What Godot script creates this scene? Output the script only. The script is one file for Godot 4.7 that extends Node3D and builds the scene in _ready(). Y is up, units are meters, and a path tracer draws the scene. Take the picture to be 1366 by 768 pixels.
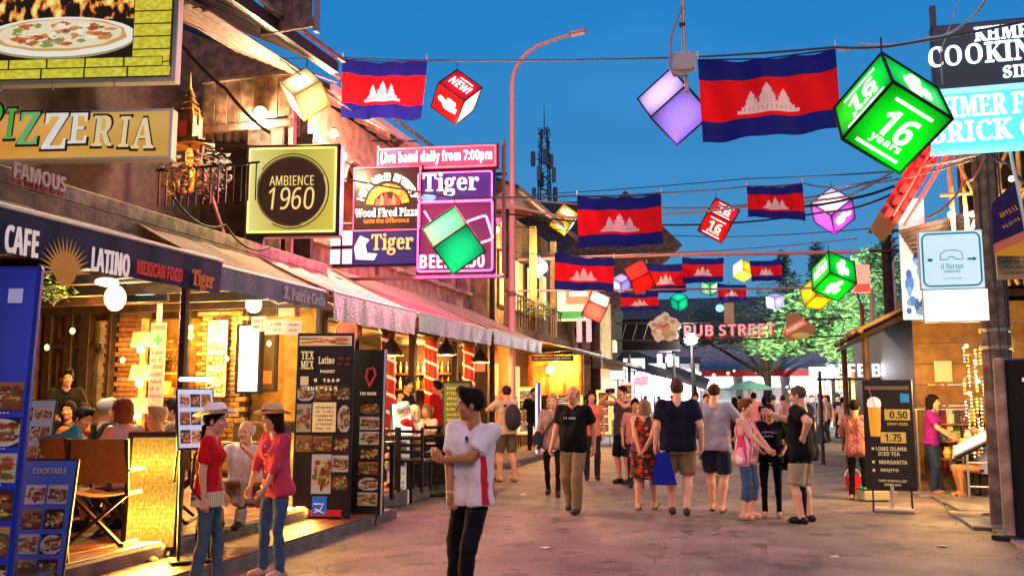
extends Node3D

const GLOW := 0.57   # what a lit face shows as full brightness at this exposure
var noise_a: FastNoiseLite
var tex := {}
var mats := {}
var taken := {}
var rng := RandomNumberGenerator.new()


# ------------------------------------------------------------------ mesh building
class Mb:
	var v := PackedVector3Array()
	var n := PackedVector3Array()
	var t := PackedVector2Array()
	var c := PackedColorArray()
	var ix := PackedInt32Array()
	var xf := Transform3D()
	var tint := Color.WHITE

	func vert(p: Vector3, nn: Vector3, uv := Vector2.ZERO) -> int:
		v.append(xf * p)
		n.append((xf.basis * nn).normalized())
		t.append(uv)
		c.append(tint)
		return v.size() - 1

	func face(a: int, b: int, d: int) -> void:
		var g := (v[b] - v[a]).cross(v[d] - v[a])
		if g.dot(n[a] + n[b] + n[d]) > 0.0:
			ix.append_array([a, d, b])
		else:
			ix.append_array([a, b, d])

	func quad(a: Vector3, b: Vector3, d: Vector3, e: Vector3) -> Mb:
		var nn := (b - a).cross(e - a).normalized()
		if nn.length() < 0.5:
			nn = (d - b).cross(e - b).normalized()
		var i := vert(a, nn, Vector2(0, 1))
		vert(b, nn, Vector2(1, 1))
		vert(d, nn, Vector2(1, 0))
		vert(e, nn, Vector2(0, 0))
		face(i, i + 1, i + 2)
		face(i, i + 2, i + 3)
		return self

	func tri(a: Vector3, b: Vector3, d: Vector3) -> Mb:
		var nn := (b - a).cross(d - a).normalized()
		var i := vert(a, nn)
		vert(b, nn)
		vert(d, nn)
		face(i, i + 1, i + 2)
		return self

	func hexa(p: Array) -> Mb:   # eight corners: bottom ring of four, top ring of four, counter-clockwise from above
		quad(p[0], p[1], p[5], p[4])
		quad(p[1], p[2], p[6], p[5])
		quad(p[2], p[3], p[7], p[6])
		quad(p[3], p[0], p[4], p[7])
		quad(p[4], p[5], p[6], p[7])
		quad(p[3], p[2], p[1], p[0])
		return self

	func box(at: Vector3, size: Vector3, bas := Basis(), bevel := 0.0) -> Mb:
		var keep := xf
		xf = xf * Transform3D(bas, at)
		var h := size / 2.0
		if bevel <= 0.0:
			hexa([Vector3(-h.x, -h.y, h.z), Vector3(h.x, -h.y, h.z), Vector3(h.x, -h.y, -h.z), Vector3(-h.x, -h.y, -h.z), Vector3(-h.x, h.y, h.z), Vector3(h.x, h.y, h.z), Vector3(h.x, h.y, -h.z), Vector3(-h.x, h.y, -h.z)])
		else:
			var b := minf(bevel, minf(h.x, minf(h.y, h.z)) * 0.9)
			var g := h - Vector3(b, b, b)
			for s in [1.0, -1.0]:
				quad(Vector3(-g.x * s, -g.y, h.z * s), Vector3(g.x * s, -g.y, h.z * s), Vector3(g.x * s, g.y, h.z * s), Vector3(-g.x * s, g.y, h.z * s))
				quad(Vector3(h.x * s, -g.y, g.z * s), Vector3(h.x * s, -g.y, -g.z * s), Vector3(h.x * s, g.y, -g.z * s), Vector3(h.x * s, g.y, g.z * s))
				quad(Vector3(-g.x, h.y * s, g.z * s), Vector3(g.x, h.y * s, g.z * s), Vector3(g.x, h.y * s, -g.z * s), Vector3(-g.x, h.y * s, -g.z * s))
				for q in [1.0, -1.0]:
					_edge(Vector3(h.x * s, g.y * q, -g.z), Vector3(h.x * s, g.y * q, g.z), Vector3(g.x * s, h.y * q, g.z), Vector3(g.x * s, h.y * q, -g.z), Vector3(s, q, 0))
					_edge(Vector3(-g.x, h.y * s, g.z * q), Vector3(g.x, h.y * s, g.z * q), Vector3(g.x, g.y * s, h.z * q), Vector3(-g.x, g.y * s, h.z * q), Vector3(0, s, q))
					_edge(Vector3(h.x * s, -g.y, g.z * q), Vector3(h.x * s, g.y, g.z * q), Vector3(g.x * s, g.y, h.z * q), Vector3(g.x * s, -g.y, h.z * q), Vector3(s, 0, q))
		xf = keep
		return self

	func _edge(a: Vector3, b: Vector3, d: Vector3, e: Vector3, nn: Vector3) -> void:
		var i := vert(a, nn)
		vert(b, nn)
		vert(d, nn)
		vert(e, nn)
		face(i, i + 1, i + 2)
		face(i, i + 2, i + 3)

	func bar(a: Vector3, b: Vector3, w: float, h: float, up := Vector3.UP, bevel := 0.0) -> Mb:   # a beam from a to b
		var z := (b - a).normalized()
		if absf(z.dot(up)) > 0.98:
			up = Vector3.RIGHT
		var x := up.cross(z).normalized()
		return box((a + b) / 2.0, Vector3(w, h, a.distance_to(b)), Basis(x, z.cross(x), z), bevel)

	func tube(pts: Array, radii, sides := 8, caps := true) -> Mb:
		var m := pts.size()
		var first := v.size()
		var x := Vector3.ZERO
		for k in m:
			var d: Vector3 = (pts[mini(k + 1, m - 1)] - pts[maxi(k - 1, 0)]).normalized()
			if x == Vector3.ZERO:
				x = d.cross(Vector3.UP if absf(d.y) < 0.9 else Vector3.RIGHT).normalized()
			else:
				x = (x - d * x.dot(d)).normalized()
			var y := d.cross(x)
			var r: float = radii[k] if radii is Array else radii
			for s in sides + 1:
				var a := TAU * s / sides
				var o := x * cos(a) + y * sin(a)
				vert(pts[k] + o * r, o, Vector2(float(s) / sides, float(k) / (m - 1)))
		for k in m - 1:
			for s in sides:
				var i := first + k * (sides + 1) + s
				face(i, i + 1, i + sides + 2)
				face(i, i + sides + 2, i + sides + 1)
		if caps:
			for e in [0, m - 1]:
				var d: Vector3 = (pts[0] - pts[1]).normalized() if e == 0 else (pts[m - 1] - pts[m - 2]).normalized()
				var inv := xf.affine_inverse()
				var mid := vert(pts[e], d)
				for s in sides + 1:
					vert(inv * v[first + e * (sides + 1) + s], d)
				for s in sides:
					face(mid, mid + 1 + s, mid + 2 + s)
		return self

	func lathe(profile: Array, sides := 16, at := Vector3.ZERO, bas := Basis(), sq := 1.0) -> Mb:   # Vector2(radius, height), from the bottom up
		var keep := xf
		xf = xf * Transform3D(bas, at)
		var m := profile.size()
		for k in m - 1:
			var p: Vector2 = profile[k]
			var q: Vector2 = profile[k + 1]
			var e := (q - p).normalized()
			var first := v.size()
			for s in sides + 1:
				var a := TAU * s / sides
				var o := Vector3(cos(a), 0, sin(a) * sq)
				var nn := Vector3(cos(a) * e.y, -e.x, sin(a) * e.y)
				vert(o * p.x + Vector3(0, p.y, 0), nn, Vector2(float(s) / sides, float(k) / (m - 1)))
				vert(o * q.x + Vector3(0, q.y, 0), nn, Vector2(float(s) / sides, float(k + 1) / (m - 1)))
			for s in sides:
				var i := first + s * 2
				if p.x > 1e-5:
					face(i, i + 2, i + 1)
				if q.x > 1e-5:
					face(i + 1, i + 2, i + 3)
		xf = keep
		return self

	func ball(at: Vector3, r: Vector3, rings := 8, sides := 12) -> Mb:
		var first := v.size()
		for k in rings + 1:
			var b := PI * k / rings
			for s in sides + 1:
				var a := TAU * s / sides
				var o := Vector3(sin(b) * cos(a), cos(b), sin(b) * sin(a))
				vert(at + o * r, o / r, Vector2(float(s) / sides, float(k) / rings))
		for k in rings:
			for s in sides:
				var i := first + k * (sides + 1) + s
				if k > 0:
					face(i, i + 1, i + sides + 2)
				if k < rings - 1:
					face(i, i + sides + 2, i + sides + 1)
		return self

	func prism(poly: PackedVector2Array, z0: float, z1: float, bas := Transform3D()) -> Mb:   # an outline in x, y given a thickness along z
		var keep := xf
		xf = xf * bas
		var t3 := Geometry2D.triangulate_polygon(poly)
		for z in [z0, z1]:
			var nn := Vector3(0, 0, signf(z - (z0 + z1) / 2.0))
			var first := v.size()
			for p in poly:
				vert(Vector3(p.x, p.y, z), nn, p)
			for k in range(0, t3.size(), 3):
				face(first + t3[k], first + t3[k + 1], first + t3[k + 2])
		var cw := Geometry2D.is_polygon_clockwise(poly)
		for k in poly.size():
			var a := poly[k]
			var b := poly[(k + 1) % poly.size()]
			if cw:
				quad(Vector3(b.x, b.y, z1), Vector3(a.x, a.y, z1), Vector3(a.x, a.y, z0), Vector3(b.x, b.y, z0))
			else:
				quad(Vector3(a.x, a.y, z1), Vector3(b.x, b.y, z1), Vector3(b.x, b.y, z0), Vector3(a.x, a.y, z0))
		xf = keep
		return self

	func add(o: Mb, at := Transform3D()) -> Mb:
		var first := v.size()
		var w := xf * at
		var flip := w.basis.determinant() < 0.0
		for k in o.v.size():
			v.append(w * o.v[k])
			n.append((w.basis * o.n[k]).normalized())
		t.append_array(o.t)
		c.append_array(o.c)
		for k in range(0, o.ix.size(), 3):
			if flip:
				ix.append_array([first + o.ix[k], first + o.ix[k + 2], first + o.ix[k + 1]])
			else:
				ix.append_array([first + o.ix[k], first + o.ix[k + 1], first + o.ix[k + 2]])
		return self

	func mesh(colored := false) -> ArrayMesh:
		var a := []
		a.resize(Mesh.ARRAY_MAX)
		a[Mesh.ARRAY_VERTEX] = v
		a[Mesh.ARRAY_NORMAL] = n
		a[Mesh.ARRAY_TEX_UV] = t
		if colored:
			a[Mesh.ARRAY_COLOR] = c
		a[Mesh.ARRAY_INDEX] = ix
		var m := ArrayMesh.new()
		m.add_surface_from_arrays(Mesh.PRIMITIVE_TRIANGLES, a)
		return m


func V(x: float, y: float, z: float) -> Vector3:
	return Vector3(x, y, z)


func mb() -> Mb:
	return Mb.new()


func moved(by: Vector3) -> Transform3D:
	return Transform3D(Basis(), by)


func numbered(called: String) -> String:
	if not taken.has(called):
		taken[called] = 0
		return called
	taken[called] += 1
	return "%s_%03d" % [called, taken[called]]


func put(called: String, mb, m: Material, parent: Node3D = null, at := Transform3D()) -> MeshInstance3D:
	var o := MeshInstance3D.new()
	o.mesh = mb.mesh(m is StandardMaterial3D and m.vertex_color_use_as_albedo) if mb is Mb else mb
	o.material_override = m
	o.transform = at
	if parent:
		o.name = called
		parent.add_child(o, true)
	else:
		o.name = numbered(called)
		add_child(o, true)
	return o


func thing(called: String, label: String, category: String, at := Vector3.ZERO, turn := 0.0, group := "") -> Node3D:
	var o := Node3D.new()
	o.name = numbered(called)
	add_child(o, true)
	o.position = at
	o.rotation.y = turn
	return tag(o, label, category, group)


func tag(o: Node3D, label: String, category: String, group := "") -> Node3D:
	o.set_meta("label", label)
	o.set_meta("category", category)
	if group:
		o.set_meta("group", group)
	return o


func struct(called: String, mb, m: Material) -> MeshInstance3D:
	var o := put(called, mb, m)
	o.set_meta("kind", "structure")
	return o


func stuff(o: Node3D) -> Node3D:
	o.set_meta("kind", "stuff")
	return o


func dup(source: Node3D, label: String, at: Vector3, turn := 0.0) -> Node3D:
	var o: Node3D = source.duplicate()
	o.name = numbered(str(source.name).rstrip("0123456789").rstrip("_"))
	add_child(o, true)
	o.position = at
	o.rotation.y = turn
	o.set_meta("label", label)
	return o


func lamp(parent: Node3D, at: Vector3, color: Color, energy: float, size := 0.08) -> OmniLight3D:
	var l := OmniLight3D.new()
	l.name = "light"
	l.light_color = color
	l.light_energy = energy
	l.light_size = size
	l.omni_range = 40.0
	l.omni_attenuation = 2.0
	l.shadow_enabled = true
	(parent if parent else self).add_child(l, true)
	l.position = at
	return l


func panel_light(parent: Node3D, at: Vector3, size: Vector2, color: Color, energy: float, bas := Basis()) -> void:   # shines along its own +z
	var l := AreaLight3D.new()
	l.name = "light"
	l.area_size = size
	l.light_color = color
	l.light_energy = energy
	l.area_range = 40.0
	l.area_attenuation = 2.0
	l.shadow_enabled = true
	(parent if parent else self).add_child(l, true)
	l.transform = Transform3D(bas * Basis(Vector3.UP, PI), at)


# ------------------------------------------------------------------ materials
func noise_tex(key: String, freq: float, low: float, high: float, octaves := 4, kind := FastNoiseLite.TYPE_SIMPLEX_SMOOTH, side := 256) -> NoiseTexture2D:
	if not tex.has(key):
		var f := FastNoiseLite.new()
		f.seed = hash(key) % 1000
		f.noise_type = kind
		f.frequency = freq
		f.fractal_octaves = octaves
		var g := Gradient.new()
		g.set_color(0, Color(low, low, low))
		g.set_color(1, Color(high, high, high))
		var t := NoiseTexture2D.new()
		t.width = side
		t.height = side
		t.seamless = true
		t.noise = f
		t.color_ramp = g
		tex[key] = t
	return tex[key]


func mat(hex: String, rough := 0.7, opts := {}) -> StandardMaterial3D:
	var key := hex + str(rough) + str(opts)
	if mats.has(key):
		return mats[key]
	var m := StandardMaterial3D.new()
	m.albedo_color = Color(hex)
	m.roughness = rough
	m.metallic_specular = opts.get("spec", 0.4)
	m.metallic = opts.get("metal", 0.0)
	if opts.has("mottle"):      # colour that varies softly over some decimetres
		m.albedo_texture = noise_tex("mottle%s" % opts.mottle, 0.012, 1.0 - opts.mottle, 1.0, 5)
		m.uv1_triplanar = true
		m.uv1_world_triplanar = true
		m.uv1_scale = Vector3.ONE * opts.get("scale", 0.7)
	if opts.has("bump"):
		m.heightmap_enabled = true
		m.heightmap_texture = noise_tex("bump", 0.05, 0.0, 1.0, 5)
		m.heightmap_scale = opts.bump
		m.uv1_triplanar = true
		m.uv1_world_triplanar = true
		m.uv1_scale = Vector3.ONE * opts.get("scale", 0.7)
	if opts.has("image"):
		m.albedo_texture = opts.image
		m.texture_repeat = opts.get("repeat", false)
		if opts.has("uvs"):
			m.uv1_scale = Vector3.ONE * opts.uvs
		if opts.has("tri"):
			m.uv1_triplanar = true
			m.texture_repeat = true
			m.uv1_scale = Vector3.ONE * opts.tri
	if opts.has("glow"):
		m.emission_enabled = true
		m.emission_energy_multiplier = opts.glow * GLOW
		if opts.has("image"):
			m.emission_texture = opts.image
			m.emission_operator = BaseMaterial3D.EMISSION_OP_MULTIPLY
			m.emission = Color(opts.get("glow_color", "ffffff"))
		else:
			m.emission = Color(opts.get("glow_color", hex))
	if opts.has("backlight"):
		m.backlight_enabled = true
		m.backlight = Color(1, 1, 1) * opts.backlight
	if opts.has("alpha"):
		m.transparency = BaseMaterial3D.TRANSPARENCY_ALPHA
		m.albedo_color.a = opts.alpha
	if opts.has("rim"):
		m.rim_enabled = true
		m.rim = opts.rim
		m.rim_tint = 0.6
	m.vertex_color_use_as_albedo = opts.get("vc", false)
	m.resource_name = opts.get("name", "surface")
	mats[key] = m
	return m


func wood(hex: String, r := 0.65) -> StandardMaterial3D:
	return mat(hex, r, {"mottle": 0.5, "bump": 0.4, "scale": 1.3})


func plaster(hex: String) -> StandardMaterial3D:
	return mat(hex, 0.85, {"mottle": 0.35, "bump": 0.3, "scale": 0.8})


func cloth(hex: String) -> StandardMaterial3D:
	return mat(hex, 0.85, {"mottle": 0.18, "bump": 0.35, "scale": 3.0, "rim": 0.3, "spec": 0.25})


func glow(hex: String, e := 1.0) -> StandardMaterial3D:
	return mat(hex, 0.5, {"glow": e})


# ------------------------------------------------------------------ lettering
var fonts := {}
func lettering(text: String, parent: Node3D, at: Vector3, size: Vector2, m: Material, bas := Basis(), face := "Droid Sans", depth := 0.02, called := "lettering", slant := 0.0) -> MeshInstance3D:
	if not fonts.has(face):
		var f := SystemFont.new()
		f.font_names = PackedStringArray([face.trim_suffix(" Bold")])
		f.font_weight = 700 if face.ends_with("Bold") else 400
		fonts[face] = f
	var key := "txt" + text + face
	var tm: TextMesh
	if tex.has(key):
		tm = tex[key]
	else:
		tm = TextMesh.new()
		tm.text = text
		tm.font = fonts[face]
		tm.font_size = 32
		tm.pixel_size = 0.01
		tm.depth = 0.05
		tm.curve_step = 3.0
		tex[key] = tm
	var b := tm.get_aabb()
	var s := Vector3(size.x / maxf(b.size.x, 0.01), size.y / maxf(b.size.y, 0.01), depth / 0.05)
	if size.x <= 0.0:
		s.x = s.y
	var local := Basis.from_scale(s)
	if slant != 0.0:
		local = Basis(Vector3(1, 0, 0), Vector3(slant, 1, 0), Vector3(0, 0, 1)) * local
	var c := b.get_center()
	var o := put(called, tm, m, parent)
	o.transform = Transform3D(bas * local, at - bas * (local * Vector3(c.x, c.y, -b.size.z * 0.5 + c.z)))
	return o


func arc_text(text: String, parent: Node3D, at: Vector3, r: float, from: float, to: float, h: float, m: Material, bas := Basis(), face := "Droid Sans Bold") -> void:   # letters along a circle, angles in degrees
	for k in text.length():
		if text[k] == " ":
			continue
		var a := deg_to_rad(lerpf(from, to, (k + 0.5) / text.length()))
		var p := Vector3(cos(a), sin(a), 0) * r
		lettering(text[k], parent, at + bas * p, Vector2(h * 0.75, h), m, bas * Basis(Vector3.BACK, a - PI / 2), face, 0.01, "letter")


func strokes(parent: Node3D, at: Vector3, size: Vector2, count: int, m: Material, bas := Basis(), called := "small_print") -> void:   # a row of characters too small to read
	var mb := Mb.new()
	var w := size.x / count
	for k in count:
		if rng.randf() < 0.1:
			continue
		var x := -size.x / 2 + w * (k + 0.5)
		for j in 3:
			var horizontal := rng.randf() < 0.5
			var s := Vector3(w * 0.7, size.y * 0.16, 0.004) if horizontal else Vector3(w * 0.16, size.y * 0.8, 0.004)
			mb.box(Vector3(x + (0.0 if horizontal else rng.randf_range(-0.3, 0.3) * w), rng.randf_range(-0.35, 0.35) * size.y if horizontal else 0.0, 0.001 * j), s)
	if mb.v.size() > 0:
		put(called, mb, m, parent, Transform3D(bas, at))


# ------------------------------------------------------------------ printed pictures
func img(w: int, h: int, c: String) -> Image:
	var i := Image.create(w, h, false, Image.FORMAT_RGB8)
	i.fill(Color(c))
	return i


func disc(i: Image, cx: float, cy: float, rx: float, ry: float, c: Color, rough := 0.0) -> void:
	var ph := rng.randf() * 6.0
	for y in range(maxi(0, int(cy - ry * 1.3)), mini(i.get_height(), int(cy + ry * 1.3) + 1)):
		for x in range(maxi(0, int(cx - rx * 1.3)), mini(i.get_width(), int(cx + rx * 1.3) + 1)):
			var p := Vector2((x - cx) / rx, (y - cy) / ry)
			var k := 1.0 + rough * (sin(p.angle() * 5.0 + ph) * 0.5 + sin(p.angle() * 11.0 + ph * 2.0) * 0.5)
			if p.length() < k:
				var g: float = noise_a.get_noise_2d(x * 9.0, y * 9.0 + cx * 30.0) * 0.16
				i.set_pixel(x, y, c.lightened(g) if g > 0.0 else c.darkened(-g))


func food_print(k: int) -> ImageTexture:
	var key := "food%d" % k
	if tex.has(key):
		return tex[key]
	var back: Array = ["2b1a12", "d8c9a8", "3a2416", "c98f4e", "241712", "e6ded0", "4a2a18", "b5793c"]
	var i := img(80, 64, back[(k * 3 + k / 8) % 8])
	if k % 4 == 0:
		disc(i, 40 + rng.randf_range(-9, 9), 34, 44, 32, Color("efe8dc"))
		disc(i, 40, 35, 36, 25, Color("ddd2c0"))
	elif k % 4 == 1:
		disc(i, 44, 40, 52, 30, Color("5a3a22"))
		disc(i, 40, 36, 40, 24, Color("8a5a30"))
	var cols: Array = ["a8521f", "d9a441", "7d3214", "c8541e", "e6c266", "5d7a2a", "b23a1c", "efd9a0", "8a4a22"]
	for j in 34:
		disc(i, 40 + rng.randf_range(-32, 32), 34 + rng.randf_range(-21, 20), rng.randf_range(3, 13), rng.randf_range(2, 8), Color(cols[(j * 5 + k * 3 + rng.randi() % 3) % 9]), 0.25)
	for j in 16:
		disc(i, 40 + rng.randf_range(-28, 28), 32 + rng.randf_range(-18, 18), 3, 2, Color(["4f8a2c", "f4e6b4", "c0281a"][j % 3]), 0.3)
	tex[key] = ImageTexture.create_from_image(i)
	return tex[key]


# ------------------------------------------------------------------ bodies: a distance field on a grid, meshed as surface nets
class Field:
	var o: Vector3
	var c: float
	var nx: int
	var ny: int
	var nz: int
	var layer: Array[PackedFloat32Array] = []

	func _init(lo: Vector3, hi: Vector3, cell: float, layers: int) -> void:
		o = lo
		c = cell
		nx = int((hi.x - lo.x) / cell) + 2
		ny = int((hi.y - lo.y) / cell) + 2
		nz = int((hi.z - lo.z) / cell) + 2
		for k in layers:
			var a := PackedFloat32Array()
			a.resize(nx * ny * nz)
			a.fill(0.5)
			layer.append(a)

	func cap(l: int, a: Vector3, b: Vector3, ra: float, rb: float, k := 0.03, flat := 0) -> void:
		var f := layer[l]
		var m := maxf(ra, rb) + k + c * 2.0
		var x0 := maxi(0, int((minf(a.x, b.x) - m - o.x) / c))
		var y0 := maxi(0, int((minf(a.y, b.y) - m - o.y) / c))
		var z0 := maxi(0, int((minf(a.z, b.z) - m - o.z) / c))
		var x1 := mini(nx - 1, int((maxf(a.x, b.x) + m - o.x) / c) + 1)
		var y1 := mini(ny - 1, int((maxf(a.y, b.y) + m - o.y) / c) + 1)
		var z1 := mini(nz - 1, int((maxf(a.z, b.z) + m - o.z) / c) + 1)
		var ba := b - a
		var inv := 1.0 / maxf(ba.length_squared(), 1e-8)
		var dir := ba.normalized()
		for z in range(z0, z1 + 1):
			for y in range(y0, y1 + 1):
				var i := (z * ny + y) * nx + x0
				var p := o + Vector3(x0, y, z) * c - a
				for x in range(x0, x1 + 1):
					var h := clampf(p.dot(ba) * inv, 0.0, 1.0)
					var d := (p - ba * h).length() - ra - (rb - ra) * h
					if flat > 0:
						d = maxf(d, (p - ba).dot(dir))
						if flat > 1:
							d = maxf(d, -p.dot(dir))
					var w: float = f[i]
					var q := k - absf(w - d)
					f[i] = minf(w, d) - (q * q / k * 0.25 if q > 0.0 else 0.0)
					i += 1
					p.x += c
		layer[l] = f

	func ell(l: int, at: Vector3, r: Vector3, k := 0.02, cut := false) -> void:
		var f := layer[l]
		var m := k + c * 2.0
		var x0 := maxi(0, int((at.x - r.x - m - o.x) / c))
		var y0 := maxi(0, int((at.y - r.y - m - o.y) / c))
		var z0 := maxi(0, int((at.z - r.z - m - o.z) / c))
		var x1 := mini(nx - 1, int((at.x + r.x + m - o.x) / c) + 1)
		var y1 := mini(ny - 1, int((at.y + r.y + m - o.y) / c) + 1)
		var z1 := mini(nz - 1, int((at.z + r.z + m - o.z) / c) + 1)
		for z in range(z0, z1 + 1):
			for y in range(y0, y1 + 1):
				var i := (z * ny + y) * nx + x0
				var p := o + Vector3(x0, y, z) * c - at
				for x in range(x0, x1 + 1):
					var u := p / r
					var k0 := u.length()
					var k1 := (u / r).length()
					var d := k0 * (k0 - 1.0) / maxf(k1, 1e-5)
					var w: float = f[i]
					if cut:
						var q := k - absf(w + d)
						f[i] = maxf(w, -d) + (q * q / k * 0.25 if q > 0.0 else 0.0)
					else:
						var q := k - absf(w - d)
						f[i] = minf(w, d) - (q * q / k * 0.25 if q > 0.0 else 0.0)
					i += 1
					p.x += c
		layer[l] = f

	func plane(l: int, at: Vector3, dir: Vector3, below := -1e9) -> void:   # cuts away what lies on the side that dir points to
		var f := layer[l]
		var i := 0
		for z in nz:
			for y in ny:
				var p := o + Vector3(0, y, z) * c - at
				for x in nx:
					if f[i] < 0.1:
						f[i] = maxf(f[i], p.dot(dir))
					i += 1
					p.x += c
		layer[l] = f

	func shrink(l: int, above: float, by: float) -> void:   # what is worn under a shirt lies closer to the body
		var f := layer[l]
		for z in nz:
			for y in range(maxi(0, int((above - o.y) / c)), ny):
				var i := (z * ny + y) * nx
				for x in nx:
					if f[i] < 0.1:
						f[i] += by
					i += 1
		layer[l] = f

	# one Mb for each layer; a face belongs to the layer of the grid point inside it
	func nets(ripple: FastNoiseLite = null, amount := 0.0) -> Array:
		var count := nx * ny * nz
		var f := layer[0].duplicate()
		var own := PackedByteArray()
		own.resize(count)
		for l in range(1, layer.size()):
			var g := layer[l]
			for i in count:
				var d: float = g[i]
				if d < f[i]:
					f[i] = d
					own[i] = l
		var sx := 1
		var sy := nx
		var sz := nx * ny
		var id := PackedInt32Array()
		id.resize(count)
		id.fill(-1)
		var vs := PackedVector3Array()
		var steps: Array[int] = [0, sx, sy, sx + sy, sz, sx + sz, sy + sz, sx + sy + sz]
		var pos: Array[Vector3] = [Vector3(0, 0, 0), Vector3(1, 0, 0), Vector3(0, 1, 0), Vector3(1, 1, 0), Vector3(0, 0, 1), Vector3(1, 0, 1), Vector3(0, 1, 1), Vector3(1, 1, 1)]
		var e0: Array[int] = [0, 2, 4, 6, 0, 1, 4, 5, 0, 1, 2, 3]
		var e1: Array[int] = [1, 3, 5, 7, 2, 3, 6, 7, 4, 5, 6, 7]
		for z in nz - 1:
			for y in ny - 1:
				var i := (z * ny + y) * nx - 1
				for x in nx - 1:
					i += 1
					var a := f[i]
					if a > c * 1.8 or a < -c * 1.8:
						continue
					var s := 0
					for k in 8:
						if f[i + steps[k]] < 0.0:
							s += 1
					if s == 0 or s == 8:
						continue
					var sum := Vector3.ZERO
					var m := 0
					for k in 12:
						var u: float = f[i + steps[e0[k]]]
						var w: float = f[i + steps[e1[k]]]
						if (u < 0.0) != (w < 0.0):
							sum += pos[e0[k]].lerp(pos[e1[k]], u / (u - w))
							m += 1
					id[i] = vs.size()
					vs.append(o + (Vector3(x, y, z) + sum / m) * c)
		var quads := PackedInt32Array()
		for z in range(1, nz - 1):
			for y in range(1, ny - 1):
				var i := (z * ny + y) * nx
				for x in range(1, nx - 1):
					i += 1
					if id[i] < 0:
						continue
					var a := f[i] < 0.0
					if a != (f[i + sx] < 0.0):
						quads.append_array([id[i], id[i - sy], id[i - sy - sz], id[i - sz], own[i] if a else own[i + sx], 1 if a else 0])
					if a != (f[i + sy] < 0.0):
						quads.append_array([id[i], id[i - sz], id[i - sz - sx], id[i - sx], own[i] if a else own[i + sy], 1 if a else 0])
					if a != (f[i + sz] < 0.0):
						quads.append_array([id[i], id[i - sx], id[i - sx - sy], id[i - sy], own[i] if a else own[i + sz], 1 if a else 0])
		var nn := PackedVector3Array()
		nn.resize(vs.size())
		var cloth := PackedByteArray()
		cloth.resize(vs.size())
		for q in range(0, quads.size(), 6):
			if quads[q] < 0 or quads[q + 1] < 0 or quads[q + 2] < 0 or quads[q + 3] < 0:
				continue
			var g := (vs[quads[q + 2]] - vs[quads[q]]).cross(vs[quads[q + 3]] - vs[quads[q + 1]])
			if quads[q + 5] == 0:
				g = -g
			for k in 4:
				nn[quads[q + k]] += g
				if quads[q + 4] == 1 or quads[q + 4] == 2:
					cloth[quads[q + k]] = 1
		for k in vs.size():
			nn[k] = nn[k].normalized()
		if ripple and amount > 0.0:
			for k in vs.size():
				if cloth[k]:
					var p := vs[k]
					var r := ripple.get_noise_3d(p.x * 60.0, p.y * 34.0, p.z * 60.0)
					var e := 0.02
					var gr := Vector3(ripple.get_noise_3d((p.x + e) * 60.0, p.y * 34.0, p.z * 60.0), ripple.get_noise_3d(p.x * 60.0, (p.y + e) * 34.0, p.z * 60.0), ripple.get_noise_3d(p.x * 60.0, p.y * 34.0, (p.z + e) * 60.0)) - Vector3(r, r, r)
					vs[k] += nn[k] * r * amount
					nn[k] = (nn[k] - (gr - nn[k] * gr.dot(nn[k])) * amount / e).normalized()
		var out := []
		for l in layer.size():
			var mb := Mb.new()
			var map := PackedInt32Array()
			map.resize(vs.size())
			map.fill(-1)
			for q in range(0, quads.size(), 6):
				if quads[q + 4] != l or quads[q] < 0 or quads[q + 1] < 0 or quads[q + 2] < 0 or quads[q + 3] < 0:
					continue
				for k in 4:
					var j := quads[q + k]
					if map[j] < 0:
						map[j] = mb.v.size()
						mb.v.append(vs[j])
						mb.n.append(nn[j])
						mb.t.append(Vector2(vs[j].x, -vs[j].y))
						mb.c.append(Color.WHITE)
				var a := map[quads[q]]
				var b := map[quads[q + 1]]
				var d := map[quads[q + 2]]
				var e := map[quads[q + 3]]
				if quads[q + 5] == 1:
					mb.ix.append_array([a, d, b, a, e, d])
				else:
					mb.ix.append_array([a, b, d, a, d, e])
			out.append(mb)
		return out


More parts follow.
